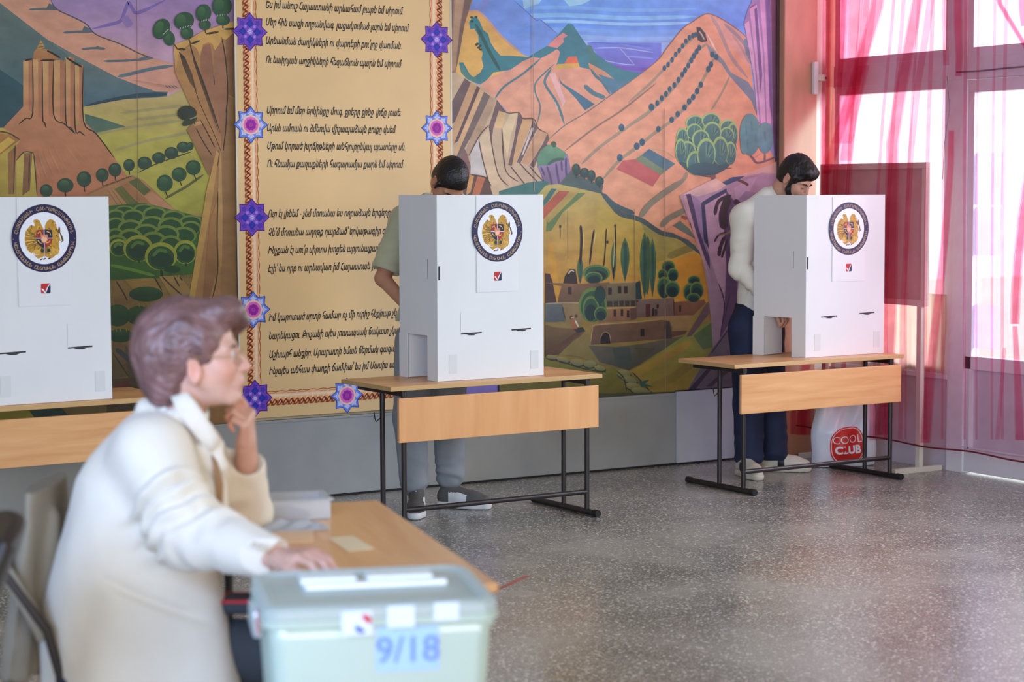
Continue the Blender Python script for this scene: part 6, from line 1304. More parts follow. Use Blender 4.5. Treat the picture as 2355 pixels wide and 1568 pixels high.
# ---------------------------------------------------------------- man in the sage T-shirt behind the central desk
M_sage = mat('sage_jersey', rgb(166, 164, 132, 1.2), .85, var=.05, scale=20, bump=.15, bscale=500, sheen=.2)
M_greytr = mat('grey_blue_cotton', rgb(128, 134, 138, 1.15), .8, var=.08, scale=12, bump=.2, bscale=400)
M_shoeg = mat('grey_suede', rgb(92, 90, 86), .8); M_shoew = mat('white_leather', rgb(226, 226, 224), .5); M_lace = mat('white_lace', rgb(220, 220, 216), .8)
def man_sage():
    base = L(1000, 1160, 9.95); base[2] = 0
    root = empty('person'); tag(root, 'person in sage T-shirt and grey trousers bowed behind the central screen', 'person')
    sk = rgb(178, 128, 98, 1.15)
    hipc = L(992, 765, 10.10); chest = L(1000, 590, 10.08); neckb = L(1008, 492, 10.02); shl = L(930, 508, 10.04); shr = L(1090, 508, 10.10)
    elb = L(880, 640, 9.98); wr = L(968, 738, 9.80); elr = L(1128, 648, 10.04); wrr = L(1062, 765, 9.80)
    hl = L(958, 790, 10.08); hr = L(1032, 790, 10.12); kl = L(944, 960, 9.96); kr = L(1032, 955, 10.04); al = L(952, 1118, 9.90); ar = L(1036, 1100, 10.04)
    hc = L(1031, 421, 9.90); R = head_frame(math.radians(-66), math.radians(58), -.16); s = .98
    v = Vol(np.array(base) + (-.42, -.50, -.02), np.array(base) + (.46, .40, 1.90), .0048)
    v.chain([hipc, chest, neckb], [.105, .115, .07], .05, flat=((.3, 1, 0), 1.45))
    v.cone(shl, shr, .048, .048, .05); v.chain([shl, elb, wr], [.046, .038, .026], .02); v.chain([shr, elr, wrr], [.046, .038, .026], .02)
    v.chain([hl, kl, al], [.078, .052, .030], .03); v.chain([hr, kr, ar], [.078, .052, .030], .03)
    for a, t in ((al, (-.0, -.11)), (ar, (.11, -.04))): v.cone(a - np.array([0, 0, .045]), np.array([a[0] + t[0], a[1] + t[1], .045]), .024, .018, .03)
    v.cone(neckb, hc - np.array([0, 0, .03]), .058, .056, .03)
    g = head(v, hc, R, s)
    hand(v, wr, L(1012, 815, 9.66) - wr, (-.2, -.1, .9), 1, .95, (.7, .75, .8, .85)); hand(v, wrr, L(1030, 832, 9.68) - wrr, (.2, -.1, .9), -1, .95, (.4, .45, .5, .55))
    V, F = v.surface(2)
    lip = rgb(160, 92, 80, 1.1)
    figure_mesh('body', V, F, base, M_skin, root, skin_colours(V, sk, [(g(.1, 0, -.062), .02, lip, .6), (g(-.005, .085, 0), .03, rgb(190, 120, 96), .5), (g(-.005, -.085, 0), .03, rgb(190, 120, 96), .5), (elb, .05, rgb(170, 110, 84, 1.1), .5)]))
    h = Vol(hc - .17, hc + .17, .0038)
    h.ell(g(-.016, 0, .040), np.array((.104, .0835, .106)) * s, R, .01); h.ell(g(-.05, 0, -.01), np.array((.06, .07, .075)) * s, R, .02)
    h.ell(g(.105, 0, -.03), np.array((.085, .12, .092)) * s, R, .012, 's'); h.box(g(.0, 0, -.10), np.array((.2, .2, .055)) * s, R, .02, .02, 's')
    for y in (-1, 1): h.ell(g(-.004, y * .09, -.012), np.array((.024, .03, .036)) * s, R, .006, 's'); h.cone(g(.028, y * .079, .03), g(.026, y * .078, -.012), .010, .007, .008)
    V, F = h.surface(1); Nn = vnormals(V, F); V = V + Nn * (.0016 * fnoise(V, 90, 4))[:, None]; figure_mesh('hair', V, F, base, M_hairdark, root)
    for y in (-1, 1): MB().tube([g(.092, y * .015, .024) - base, g(.090, y * .030, .030) - base, g(.078, y * .047, .024) - base], [.003, .0042, .002], 6).build('eyebrow', M_brow, root)
    # T-shirt
    t = Vol(np.array(base) + (-.42, -.40, .80), np.array(base) + (.46, .42, 1.66), .0055)
    t.chain([hipc + (0, 0, .0), chest, neckb - (0, 0, .03)], [.170, .160, .10], .06, flat=((.3, 1, 0), 1.30)); t.cone(hipc + (-.035, 0, .0), hipc + (.02, 0, .12), .165, .16, .04, flat=((.3, 1, 0), 1.25))
    t.cone(shl, shr, .066, .066, .05); t.cone(L(984, 466, 10.04), shl + (.01, 0, .005), .052, .066, .05); t.cone(L(1050, 462, 10.06), shr, .05, .066, .05); es = shl + (elb - shl) * .80; er = shr + (elr - shr) * .80
    t.cone(shl, es, .070, .076, .035); t.cone(shr, er, .070, .076, .035)
    t.cut(es, elb - shl) if False else None
    ev = unit(elb - shl)
    t.ell(es + ev * .075, (.090, .090, .075), frame(ev, (0, 1, 0))[:, [1, 2, 0]], .006, 's'); ev = unit(elr - shr); t.ell(er + ev * .075, (.090, .090, .075), frame(ev, (0, 1, 0))[:, [1, 2, 0]], .006, 's')
    t.cone(neckb + (0, 0, .02), neckb + (0, -.05, .12), .066, .075, .01, 's')
    t.cut(L(900, 738, 10.1), (0, 0, -1))
    V, F = t.surface(2); Nn = vnormals(V, F)
    V = V + Nn * (folds(V, Nn, hipc, chest, 5, .006, .2, 7) + folds(V, Nn, shl, elb, 4, .004, .1, 9) + .003 * fnoise(V, 6, 11))[:, None]
    ts = figure_mesh('t_shirt', V, F, base, M_sage, root)
    # trousers
    t = Vol(np.array(base) + (-.30, -.36, .05), np.array(base) + (.36, .36, 1.05), .0055)
    t.cone(hl + (.01, 0, .04), hr + (-.01, 0, .04), .098, .098, .04); t.chain([hl, kl, al + (0, 0, .02)], [.112, .084, .074], .03); t.chain([hr, kr, ar + (0, 0, .02)], [.112, .084, .074], .03)
    t.cut(np.array([0, 0, .082]), (0, 0, -1)); t.cut(hipc + (0, 0, .12), (0, 0, 1)); V, F = t.surface(2); Nn = vnormals(V, F)
    V = V + Nn * (folds(V, Nn, kl, al, 3.5, .009, .12, 3, .55, 1.2) + folds(V, Nn, kr, ar, 3.5, .009, .12, 5, .55, 1.2) + .004 * fnoise(V * (1, 1, .35), 9, 2))[:, None]
    figure_mesh('trousers', V, F, base, M_greytr, root)
    def pat(u, y, z): return np.where((u > .26) & (u < .62) & (z < .086) & (z < .10 - .08 * (u - .3)), 1, 0)
    h1 = L(960, 1140, 9.93); h1[2] = 0; h2 = h1 + np.array([-.004, -.285, 0]); shoe('sneaker', root, base, h1, h2, [M_shoeg, M_shoew, M_shoew, M_lace], up_col=pat)
    h1 = ar + np.array([-.065, .02, 0]); h1[2] = 0; h2 = h1 + np.array([.262, -.09, 0]); shoe('sneaker', root, base, h1, h2, [M_shoeg, M_shoew, M_shoew, M_lace], up_col=pat)
    return place_root(root, base)
man_sage()

# ---------------------------------------------------------------- bearded man in the cream shirt behind the right desk
M_cshirt = mat('cream_cotton', rgb(222, 220, 206, 1.1), .8, var=.03, scale=10, bump=.12, bscale=400)
M_jeans = mat('navy_denim', rgb(24, 36, 66, 1.0), .75, var=.25, scale=9, bump=.25, bscale=500)
M_shoec = mat('cream_leather', rgb(214, 208, 190), .5); M_shoeb = mat('black_leather', (0.012, 0.012, 0.014, 1), .5)
def man_cream():
    base = L(1740, 1090, 11.2); base[2] = 0
    root = empty('person'); tag(root, 'bearded person in a cream shirt and navy jeans looking down behind the right screen', 'person')
    sk = rgb(196, 150, 126, 1.12)
    hipc = L(1735, 745, 11.30); chest = L(1748, 585, 11.30); neckb = L(1776, 464, 11.24); shl = L(1712, 500, 11.16); shr = L(1830, 505, 11.42)
    elb = L(1702, 618, 11.18); wr = L(1786, 700, 11.08); elr = L(1858, 630, 11.36); wrr = L(1840, 715, 11.16)
    hl = L(1722, 780, 11.24); hr = L(1760, 780, 11.36); kl = L(1722, 930, 11.20); kr = L(1774, 925, 11.32); al = L(1722, 1048, 11.14); ar = L(1780, 1040, 11.30)
    hc = L(1828, 412, 11.16); R = head_frame(math.radians(-38), math.radians(38)); s = .98
    v = Vol(np.array(base) + (-.34, -.46, -.02), np.array(base) + (.46, .40, 1.86), .0048)
    v.chain([hipc, chest, neckb], [.10, .11, .068], .05, flat=((-.6, 1, 0), 1.2)); v.cone(shl, shr, .046, .046, .05)
    v.chain([shl, elb, wr], [.045, .038, .026], .02); v.chain([shr, elr, wrr], [.045, .038, .026], .02)
    v.chain([hl, kl, al], [.078, .052, .030], .03); v.chain([hr, kr, ar], [.078, .052, .030], .03)
    for a, t in ((al, (.03, -.11)), (ar, (.11, -.03))): v.cone(a - np.array([0, 0, .045]), np.array([a[0] + t[0], a[1] + t[1], .045]), .024, .018, .03)
    v.cone(neckb, hc + R @ np.array([-.03, 0, -.05]), .058, .056, .03)
    g = head(v, hc, R, s, nose=1.05)
    hand(v, wr, L(1836, 758, 11.02) - wr, (-.2, -.1, .9), 1, .95, (.6, .65, .7, .75)); hand(v, wrr, L(1852, 775, 11.06) - wrr, (.2, 0, .9), -1, .95, (.4, .45, .5, .55))
    V, F = v.surface(2)
    figure_mesh('body', V, F, base, M_skin, root, skin_colours(V, sk, [(g(.1, 0, -.062), .018, rgb(170, 100, 92, 1.1), .6), (g(-.005, .085, 0), .03, rgb(206, 130, 112), .5), (g(-.005, -.085, 0), .03, rgb(206, 130, 112), .5), (g(.112, 0, -.03), .018, rgb(206, 146, 126), .5)] + [(g(.088, y * .031, -.006), .012, rgb(150, 104, 92), .5) for y in (-1, 1)]))
    h = Vol(hc - .18, hc + .18, .0038)
    h.ell(g(-.014, 0, .043), np.array((.106, .085, .107)) * s, R, .01); h.ell(g(-.05, 0, -.01), np.array((.06, .074, .08)) * s, R, .02); h.ell(g(.052, 0, .090), np.array((.052, .070, .042)) * s, R, .02)
    h.ell(g(.118, 0, -.035), np.array((.086, .12, .094)) * s, R, .010, 's'); h.box(g(.0, 0, -.105), np.array((.2, .2, .05)) * s, R, .02, .02, 's')
    for y in (-1, 1): h.ell(g(-.004, y * .092, -.012), np.array((.024, .030, .036)) * s, R, .006, 's'); h.cone(g(.026, y * .080, .03), g(.026, y * .076, -.03), .012, .010, .008)
    V, F = h.surface(1); Nn = vnormals(V, F); V = V + Nn * (.003 * fnoise(V * (1, 1, .6), 45, 4) + .0015 * fnoise(V, 110, 6))[:, None]; figure_mesh('hair', V, F, base, M_hairdark, root)
    b = Vol(hc - .17, hc + .17, .0038)
    for y in (-1, 1): b.chain([g(.024, y * .071, -.018), g(.030, y * .064, -.05), g(.064, y * .036, -.098), g(.088, 0, -.112)], [.011, .015, .019, .021], .014); b.chain([g(.1045, 0, -.046), g(.095, y * .024, -.054), g(.088, y * .030, -.075), g(.084, y * .02, -.10)], [.0055, .006, .007, .01], .006)
    V, F = b.surface(1); Nn = vnormals(V, F); V = V + Nn * (.002 * fnoise(V, 100, 8))[:, None]; figure_mesh('beard', V, F, base, M_hairdark, root)
    for y in (-1, 1): MB().tube([g(.094, y * .012, .022) - base, g(.094, y * .028, .030) - base, g(.080, y * .048, .024) - base], [.0035, .0048, .002], 6).build('eyebrow', M_brow, root)
    for y in (-1, 1): MB().tube([g(.0905, y * .020, .002) - base, g(.0915, y * .031, -.001) - base, g(.086, y * .044, .002) - base], [.001, .0018, .001], 6).build('eyelashes', M_brow, root)
    # shirt with collar
    t = Vol(np.array(base) + (-.36, -.46, .74), np.array(base) + (.46, .40, 1.70), .0055)
    t.chain([hipc + (.03, 0, -.02), chest + (.03, 0, 0), neckb - (0, 0, .04)], [.146, .140, .085], .06, flat=((-.6, 1, 0), 1.12)); t.cone(shl, shr, .066, .066, .05); t.cone(L(1766, 452, 11.2), shl + (.006, 0, .0), .056, .070, .06); t.cone(L(1790, 456, 11.3), shr, .05, .06, .05)
    t.chain([shl, elb, wr], [.074, .062, .046], .022); t.chain([shr, elr, wrr], [.074, .064, .046], .022)
    t.ell(wr + unit(wr - elb) * .045, (.055,) * 3, None, .006, 's'); t.ell(wrr + unit(wrr - elr) * .045, (.055,) * 3, None, .006, 's')
    nd = unit(hc - neckb); t.cone(neckb - nd * .02, neckb + nd * .055, .074, .070, .012); t.cone(neckb + nd * .03, neckb + nd * .14, .060, .066, .008, 's')
    t.cut(L(1680, 714, 11.2) , (-.25, 0, -1)); t.cut(L(1700, 722, 11.2), (.1, 0, -1))
    V, F = t.surface(2); Nn = vnormals(V, F)
    V = V + Nn * (folds(V, Nn, shl, elb, 3, .004, .11, 9, .3) + folds(V, Nn, elb, wr, 6, .015, .10, 12) + folds(V, Nn, shl, wr, 4, .005, .2, 21, .2, .8) + folds(V, Nn, hipc, chest, 3, .005, .2, 7) + .003 * fnoise(V, 6, 11))[:, None]
    figure_mesh('shirt', V, F, base, M_cshirt, root)
    t = Vol(np.array(base) + (-.28, -.36, .05), np.array(base) + (.36, .40, 1.0), .0055)
    t.cone(hl + (0, 0, .06), hr + (0, 0, .06), .118, .110, .04); t.cone(hipc, hipc + (0, 0, .10), .118, .115, .05, flat=((-.6, 1, 0), 1.1)); t.chain([hl, kl, al], [.108, .086, .080], .03); t.chain([hr, kr, ar], [.108, .086, .080], .03)
    t.cut(np.array([0, 0, .070]), (0, 0, -1)); t.cut(hipc + (0, 0, .12), (0, 0, 1)); V, F = t.surface(2); Nn = vnormals(V, F)
    V = V + Nn * (folds(V, Nn, kl, al, 3, .008, .12, 3, .45, 1.2) + folds(V, Nn, kr, ar, 3, .008, .12, 5, .45, 1.2) + .004 * fnoise(V * (1, 1, .35), 9, 2))[:, None]
    figure_mesh('jeans', V, F, base, M_jeans, root)
    def pat(u, y, z): return np.where((np.abs(u - .42) < .07) & (z < .085), 1, np.where((u < .14) & (z > .07), 1, 0))
    h1 = al + np.array([-.045, .045, 0]); h1[2] = 0; shoe('sneaker', root, base, h1, h1 + np.array([.075, -.265, 0]), [M_shoec, M_shoeb, M_shoec, M_lace], up_col=pat)
    h1 = ar + np.array([-.07, .02, 0]); h1[2] = 0; shoe('sneaker', root, base, h1, h1 + np.array([.27, -.05, 0]), [M_shoec, M_shoeb, M_shoec, M_lace], up_col=pat)
    return place_root(root, base)
man_cream()
# ---------------------------------------------------------------- woman seated in the foreground
M_hairw = mat('auburn_grey_hair', rgb(122, 88, 84, 1.0), .42, var=.35, scale=30, bump=.6, bscale=150, stretch=(1, 1, .3))
M_jacket = mat('cream_wool_jacket', rgb(216, 204, 186, 1.08), .85, var=.03, scale=9, bump=.12, bscale=300, sheen=.3)
M_blouse = mat('pale_blouse', rgb(226, 220, 206), .7)
M_char = mat('charcoal_cloth', rgb(52, 54, 58), .85, var=.1)
M_gold = mat('thin_gold_wire', rgb(190, 160, 110), .3, metal=.9)
M_lens = thin_glass('spectacle_glass', gloss=.14)
M_eyew = mat('eye_white', rgb(225, 220, 214), .25); M_iris = mat('dark_iris', rgb(48, 34, 26), .2)
def woman():
    base = L(330, 1500, 4.90); base[2] = 0
    root = empty('person'); tag(root, 'seated person with short auburn hair and cream jacket, chin resting on one hand', 'person')
    sk = rgb(196, 152, 132, 1.15)
    hipc = L(285, 1470, 4.92); waist = L(320, 1290, 4.92); chest = L(375, 1110, 4.92); neckb = L(408, 985, 4.94)
    shn = L(348, 1040, 4.78); shf = L(425, 1030, 5.13)
    eln = L(432, 1222, 4.66); wrn = L(640, 1284, 4.50)
    elf = L(568, 1192, 5.30); wrf = L(566, 1012, 5.16)
    hc = L(459, 824, 4.92); R = head_frame(math.radians(4), math.radians(-3)); s = 1.0
    v = Vol(np.array(base) + (-.36, -.52, .30), np.array(base) + (.62, .62, 1.42), .0042)
    v.chain([hipc, waist, chest, neckb], [.13, .115, .115, .065], .06, flat=((1, 0, 0), 1.1)); v.cone(shn, shf, .05, .05, .05)
    v.chain([shn, eln, wrn], [.050, .040, .026], .02); v.chain([shf, elf, wrf], [.050, .038, .027], .02)
    for y0, y1 in ((4.80, 4.82), (5.02, 5.06)):
        hp = L(310, 1495, y0 + .05); kn = L(700, 1500, y1 + .05); v.chain([hp, kn], [.075, .058], .04); v.cone(kn, kn + (.0, 0, -.20), .055, .05, .03)
    v.cone(neckb, hc + R @ np.array([-.028, 0, -.045]), .058, .054, .03)
    g = head(v, hc, R, s, ear_dz=-.022, nose=1.06, female=True)
    # near hand lies on the end of the table beside the box, far hand folded under the chin
    hand(v, wrn, L(770, 1272, 4.42) - wrn, (.16, -.15, 1), 1, 1.10, (.40, .44, .48, .54), .16, (.55, .35))
    kn = hand(v, wrf, L(572, 905, 5.08) - wrf, (.95, -.25, .0), 1, .98, (1.05, 1.15, 1.2, 1.25), .06, (.25, .30))
    V, F = v.surface(2)
    lip = rgb(178, 100, 94, 1.1); ck = rgb(212, 136, 112, 1.12)
    figure_mesh('body', V, F, base, M_skin, root, skin_colours(V, sk, [(g(.102, 0, -.062), .016, lip, .7), (g(.07, -.05, -.03), .035, ck, .5), (g(.115, 0, -.03), .018, ck, .5), (g(-.004, -.088, -.024), .03, rgb(220, 140, 116, 1.1), .6)] + [(q, .03, ck, .5) for q in kn] + [(wrn + (.12, 0, 0), .08, rgb(206, 146, 140, 1.1), .5)]))
    for y in (-1, 1):
        v = MB(); c = g(.0765, y * .031, .005)
        def ball(mb, c, r, n=12):
            vs = [(c[0] + r * math.sin(a) * math.cos(b) - base[0], c[1] + r * math.sin(a) * math.sin(b) - base[1], c[2] + r * math.cos(a) - base[2]) for a in np.linspace(0.01, math.pi - .01, n) for b in np.linspace(0, 2 * math.pi, n, endpoint=False)]
            mb.add(vs, [(i * n + j, i * n + (j + 1) % n, (i + 1) * n + (j + 1) % n, (i + 1) * n + j) for i in range(n - 1) for j in range(n)], smooth=True); return mb
        e_ = ball(v, c, .0138).build('eye', M_eyew, root); ball(MB(), c + R @ np.array([.0085, 0, .0]), .0062).build('iris', M_iris, e_)
        MB().tube([g(.094, y * .014, .024) - base, g(.092, y * .030, .030) - base, g(.080, y * .046, .025) - base], [.0022, .0034, .0015], 6).build('eyebrow', mat('brow_brown', rgb(96, 66, 56), .8), root)
    # spectacles
    sp = empty('spectacles'); sp.parent = root
    for y in (-1, 1):
        pts = [g(.1065 - .006 * abs(math.cos(a)) , y * .032 + .021 * math.cos(a), .002 + .017 * math.sin(a)) - base for a in np.linspace(0, 2 * math.pi, 25)]
        MB().tube(pts, .0011, 6).build('rim', M_gold, sp); MB().add(pts[:-1], [tuple(range(24))]).build('lens', M_lens, sp)
        MB().tube([g(.1015, y * .053, .006) - base, g(.06, y * .073, .006) - base, g(-.006, y * .083, .010) - base], .0012, 6).build('temple_arm', M_gold, sp)
    MB().tube([g(.1065, -.011, .006) - base, g(.112, 0, .010) - base, g(.1065, .011, .006) - base], .0012, 6).build('bridge', M_gold, sp)
    # hair: short, swept back, full at the nape
    h = Vol(hc - .24, hc + .24, .004)
    h.ell(g(-.040, 0, .050), np.array((.122, .094, .104)) * s, R, .02); h.ell(g(-.098, 0, .005), np.array((.064, .082, .100)) * s, R, .03); h.ell(g(-.085, 0, -.070), np.array((.052, .066, .052)) * s, R, .03)
    h.ell(g(.055, 0, .112), np.array((.058, .068, .040)) * s, R, .02); h.cone(g(.085, -.01, .115), g(.100, .030, .085), .030, .020, .02); h.cone(g(.098, .035, .085), g(.094, .055, .040), .020, .012, .015)
    h.cone(g(.015, -.070, .060), g(.022, -.078, .010), .026, .012, .02); h.cone(g(.015, .070, .060), g(.030, .078, .0), .026, .014, .02)
    h.ell(g(.115, -.01, -.012), np.array((.080, .10, .088)) * s, R, .010, 's')
    for y in (-1, 1): h.ell(g(.004, y * .098, -.030), np.array((.030, .034, .044)) * s, R, .008, 's'); h.ell(g(.020, y * .07, -.100), np.array((.055, .05, .055)) * s, R, .01, 's')
    V, F = h.surface(2); Nn = vnormals(V, F)
    rel = (V - hc) @ R; ang = np.arctan2(rel[:, 2] - .02, rel[:, 0] + .03); rad_ = np.hypot(rel[:, 0] + .03, rel[:, 2] - .02)
    q_ = np.stack([rad_ + .012 * ang, .035 * ang, rel[:, 1]], 1); st = .9 * fnoise(q_, 26, 5) + .7 * fnoise(q_, 55, 7) + .2 * fnoise(V, 26, 9)
    V = V + Nn * (.0042 * st + .005 * fnoise(V, 9, 1))[:, None]; figure_mesh('hair', V, F, base, M_hairw, root)
    # blouse at the neck
    t = Vol(neckb - .2, neckb + .22, .005); nd = unit(hc + R @ np.array([-.03, 0, -.05]) - neckb)
    t.cone(neckb - nd * .08, neckb + nd * .040, .085, .070, .02); t.cone(neckb - nd * .02, neckb + nd * .12, .058, .062, .008, 's'); V, F = t.surface(2); figure_mesh('blouse', V, F, base, M_blouse, root)
    # jacket
    t = Vol(np.array(base) + (-.36, -.42, .30), np.array(base) + (.60, .56, 1.22), .0055)
    t.chain([L(290, 1560, 4.90), L(300, 1430, 4.90), L(318, 1290, 4.91), L(350, 1130, 4.92), L(372, 1020, 4.94)], [.205, .200, .178, .165, .09], .08, flat=((0, 1, 0), .95))
    t.cone(L(436, 1600, 4.78), L(412, 1420, 4.82), .125, .110, .06); t.cone(L(400, 1590, 5.0), L(405, 1400, 5.0), .115, .10, .06); t.cone(L(300, 1590, 4.76), L(310, 1400, 4.80), .13, .12, .06); t.cone(L(445, 1300, 4.98), L(450, 1120, 4.98), .055, .060, .06)
    t.cone(shn, shf, .075, .075, .06); t.chain([shn, eln, wrn + (-.01, 0, .002)], [.086, .082, .050], .05); t.chain([shf, elf + (.0, 0, .012), elf * .35 + wrf * .65], [.09, .062, .054], .03)
    # collar and lapel
    t.chain([L(338, 940, 4.93), L(418, 948, 4.85), L(474, 990, 4.86), L(506, 1022, 4.89)], [.024, .015, .017, .008], .012); t.chain([L(338, 940, 4.93), L(400, 940, 5.02), L(480, 985, 5.0)], [.024, .015, .014], .012); t.chain([L(470, 1000, 4.85), L(512, 1018, 4.88), L(500, 1070, 4.86)], [.012, .006, .010], .010)
    t.chain([L(480, 1030, 4.86), L(505, 1070, 4.88), L(500, 1130, 4.90), L(505, 1180, 4.92)], [.020, .018, .016, .020], .02)
    t.cone(neckb + nd * .015, neckb + nd * .20, .068, .075, .008, 's')
    t.ell(wrn + unit(wrn - eln) * .04, (.054,) * 3, None, .006, 's'); t.ell(elf * .25 + wrf * .75 + unit(wrf - elf) * .028, (.050, .050, .062), None, .006, 's')
    t.cut(np.array([0, 0, .335]), (0, 0, -1))
    V, F = t.surface(2); Nn = vnormals(V, F)
    V = V + Nn * (folds(V, Nn, shn, eln, 4.5, .022, .13, 9, .40, 1.25) + folds(V, Nn, eln, wrn, 3.5, .012, .12, 12, 0, .6) + folds(V, Nn, shf, elf, 3, .006, .12, 15) + folds(V, Nn, elf, wrf, 2.5, .006, .1, 17, 0, .8) + .006 * fnoise(V * (1, 1, .8), 3.2, 11) + .003 * fnoise(V, 8, 13))[:, None]
    # crease where the jacket folds at the waist
    d_ = (V - L(270, 1330, 4.75)) @ unit(L(500, 1430, 4.75) - L(270, 1330, 4.75)); c_ = (V - L(270, 1330, 4.75)) @ np.array([0, 0, 1.0]) + d_ * .42
    V = V - Nn * (.014 * np.exp(-(c_ / .012) ** 2) * np.clip((d_ + .05) * 12, 0, 1) * np.clip((.27 - d_) * 12, 0, 1) * (Nn[:, 1] < -.2))[:, None]
    jk = figure_mesh('jacket', V, F, base, M_jacket, root)
    def flap(nm, pts, mt, th=.004):
        P = [L(*p) - base for p in pts]; c = sum(P) / len(P); mm = MB(); mm.add([c + np.array([0, -.006, 0])] + P, [(0, i + 1, (i + 1) % len(P) + 1) for i in range(len(P))], smooth=True)
        o = mm.build(nm, mt, jk); q = o.modifiers.new('cloth', 'SOLIDIFY'); q.thickness = th; q = o.modifiers.new('round', 'SUBSURF'); q.subdivision_type = 'SIMPLE'; q.levels = q.render_levels = 1; return o
    flap('collar', [(392, 912, 4.845), (430, 902, 4.840), (452, 926, 4.838), (509, 1012, 4.850), (484, 1040, 4.838), (442, 992, 4.825), (408, 950, 4.832)], M_jacket)
    flap('shaded_opening', [(486, 1044, 4.842), (501, 1062, 4.848), (514, 1112, 4.85), (511, 1190, 4.85), (500, 1172, 4.845), (492, 1100, 4.842)], mat('shaded_tan', rgb(150, 112, 74), .7))  # strip in the open jacket front, shade put into its tan colour
    for k in range(3):
        c = L(585 + k * 12, 1252 + k * 5, 4.455) ; MB().tube([c - base, c - base + np.array([0, -.006, .001])], .007, 12).build('cuff_button', mat('horn_button', rgb(170, 150, 120), .4), jk)
    # trousers over the lap
    t = Vol(np.array(base) + (-.05, -.36, .28), np.array(base) + (.62, .50, .80), .006)
    for y0, y1 in ((4.80, 4.82), (5.02, 5.06)):
        hp = L(320, 1500, y0 + .05); kn_ = L(700, 1502, y1 + .05); t.chain([hp, kn_], [.092, .080], .03); t.cone(kn_, kn_ + (.02, 0, -.20), .082, .075, .03)
    t.cut(np.array([0, 0, .30]), (0, 0, -1)); V, F = t.surface(2); Nn = vnormals(V, F); V = V + Nn * (.004 * fnoise(V, 7, 3))[:, None]; figure_mesh('trousers', V, F, base, M_char, root)
    return place_root(root, base)
woman()

# ---------------------------------------------------------------- her chair, the dark chair at the edge
def P3(px, py, d): return to_world(L(px, py, d))
M_taupe = mat('taupe_cloth', rgb(134, 122, 104), .9, var=.08, scale=9); M_navy = mat('navy_cushion', rgb(24, 32, 52), .85); M_dkwood = mat('dark_wood', rgb(44, 32, 24), .5, var=.3, scale=12, stretch=(1, 1, .2))
def chair(label, loc, rot, back, seat, fr, w=.42, zseat=.44, ztop=.86, group='chairs in the foreground'):
    r = empty('chair', loc, rot); tag(r, label, 'chair', group)
    MB().box((-.20, -w / 2, zseat - .05), (.22, w / 2, zseat), bev=.018).build('seat', seat, r)
    m = MB(); n = 10
    for k in range(n):
        pass
    vs = []; fs = []
    for j in range(9):
        z = zseat + .10 + (ztop - zseat - .10) * j / 8; x = -.205 - .13 * (j / 8) ** 1.2
        for i in range(11):
            u = -1 + 2 * i / 10; wd_ = w / 2 * (1 - .10 * (j / 8) ** 3); vs.append((x + .030 * (1 - u * u) * -1, u * wd_, z - .02 * u * u * (j == 8)))
    m.add(vs, [(j * 11 + i, j * 11 + i + 1, (j + 1) * 11 + i + 1, (j + 1) * 11 + i) for j in range(8) for i in range(10)], smooth=True)
    b = m.build('backrest', back, r); sm = b.modifiers.new('pad', 'SOLIDIFY'); sm.thickness = .035; bv = b.modifiers.new('soft', 'BEVEL'); bv.width = .012; bv.segments = 3
    for y in (-1, 1):
        MB().tube([(-.19, y * (w / 2 - .02), 0), (-.19, y * (w / 2 - .02), zseat), (-.215, y * (w / 2 + .004), zseat + .12), (-.345, y * (w / 2 - .012), ztop - .03)], .012, 10).build('leg', fr, r)
        MB().tube([(.20, y * (w / 2 - .02), 0), (.19, y * (w / 2 - .03), zseat - .05)], .012, 10).build('leg', fr, r)
    return r
c0 = P3(345, 1500, 4.92)
chair('taupe padded chair under the seated woman', (c0[0], c0[1], 0), -YAW + math.radians(3), M_taupe, M_navy, M_dkwood, ztop=.765)
# far tail of her jacket, its shade put into the taupe colour
cb = to_world(L(105, 1500, 4.95)); jacket_tail = empty('jacket_tail', (cb[0], cb[1], .40), -YAW); tag(jacket_tail, 'far tail of the jacket behind the seated woman, its shade coloured taupe', 'jacket_tail')
v = Vol((-.18, -.26, -.02), (.16, .26, .48), .006)
v.chain([(.010, 0, .40), (-.015, 0, .22), (-.035, 0, .03)], [.20, .215, .23], .03, flat=((1, 0, 0), 6.0)); v.chain([(.02, -.08, .40), (-.02, -.10, .02)], [.04, .055], .03)
v.cut((0, 0, .02), (0, 0, -1)); V, F = v.surface(2); Nn = vnormals(V, F); V = V + Nn * (.012 * np.sin(V[:, 1] * 60 + 2 * fnoise(V, 4, 2)) * np.clip((.42 - V[:, 2]) * 3, 0, 1))[:, None]
figure_mesh('cloth', V, F, np.zeros(3), M_taupe, jacket_tail)
c1 = P3(-385, 1500, 4.05)
chair('dark brown chair cut off by the left edge', (c1[0], c1[1], 0), -YAW + math.radians(196), M_dkwood, M_dkwood, M_dkwood, zseat=.45, ztop=.93)

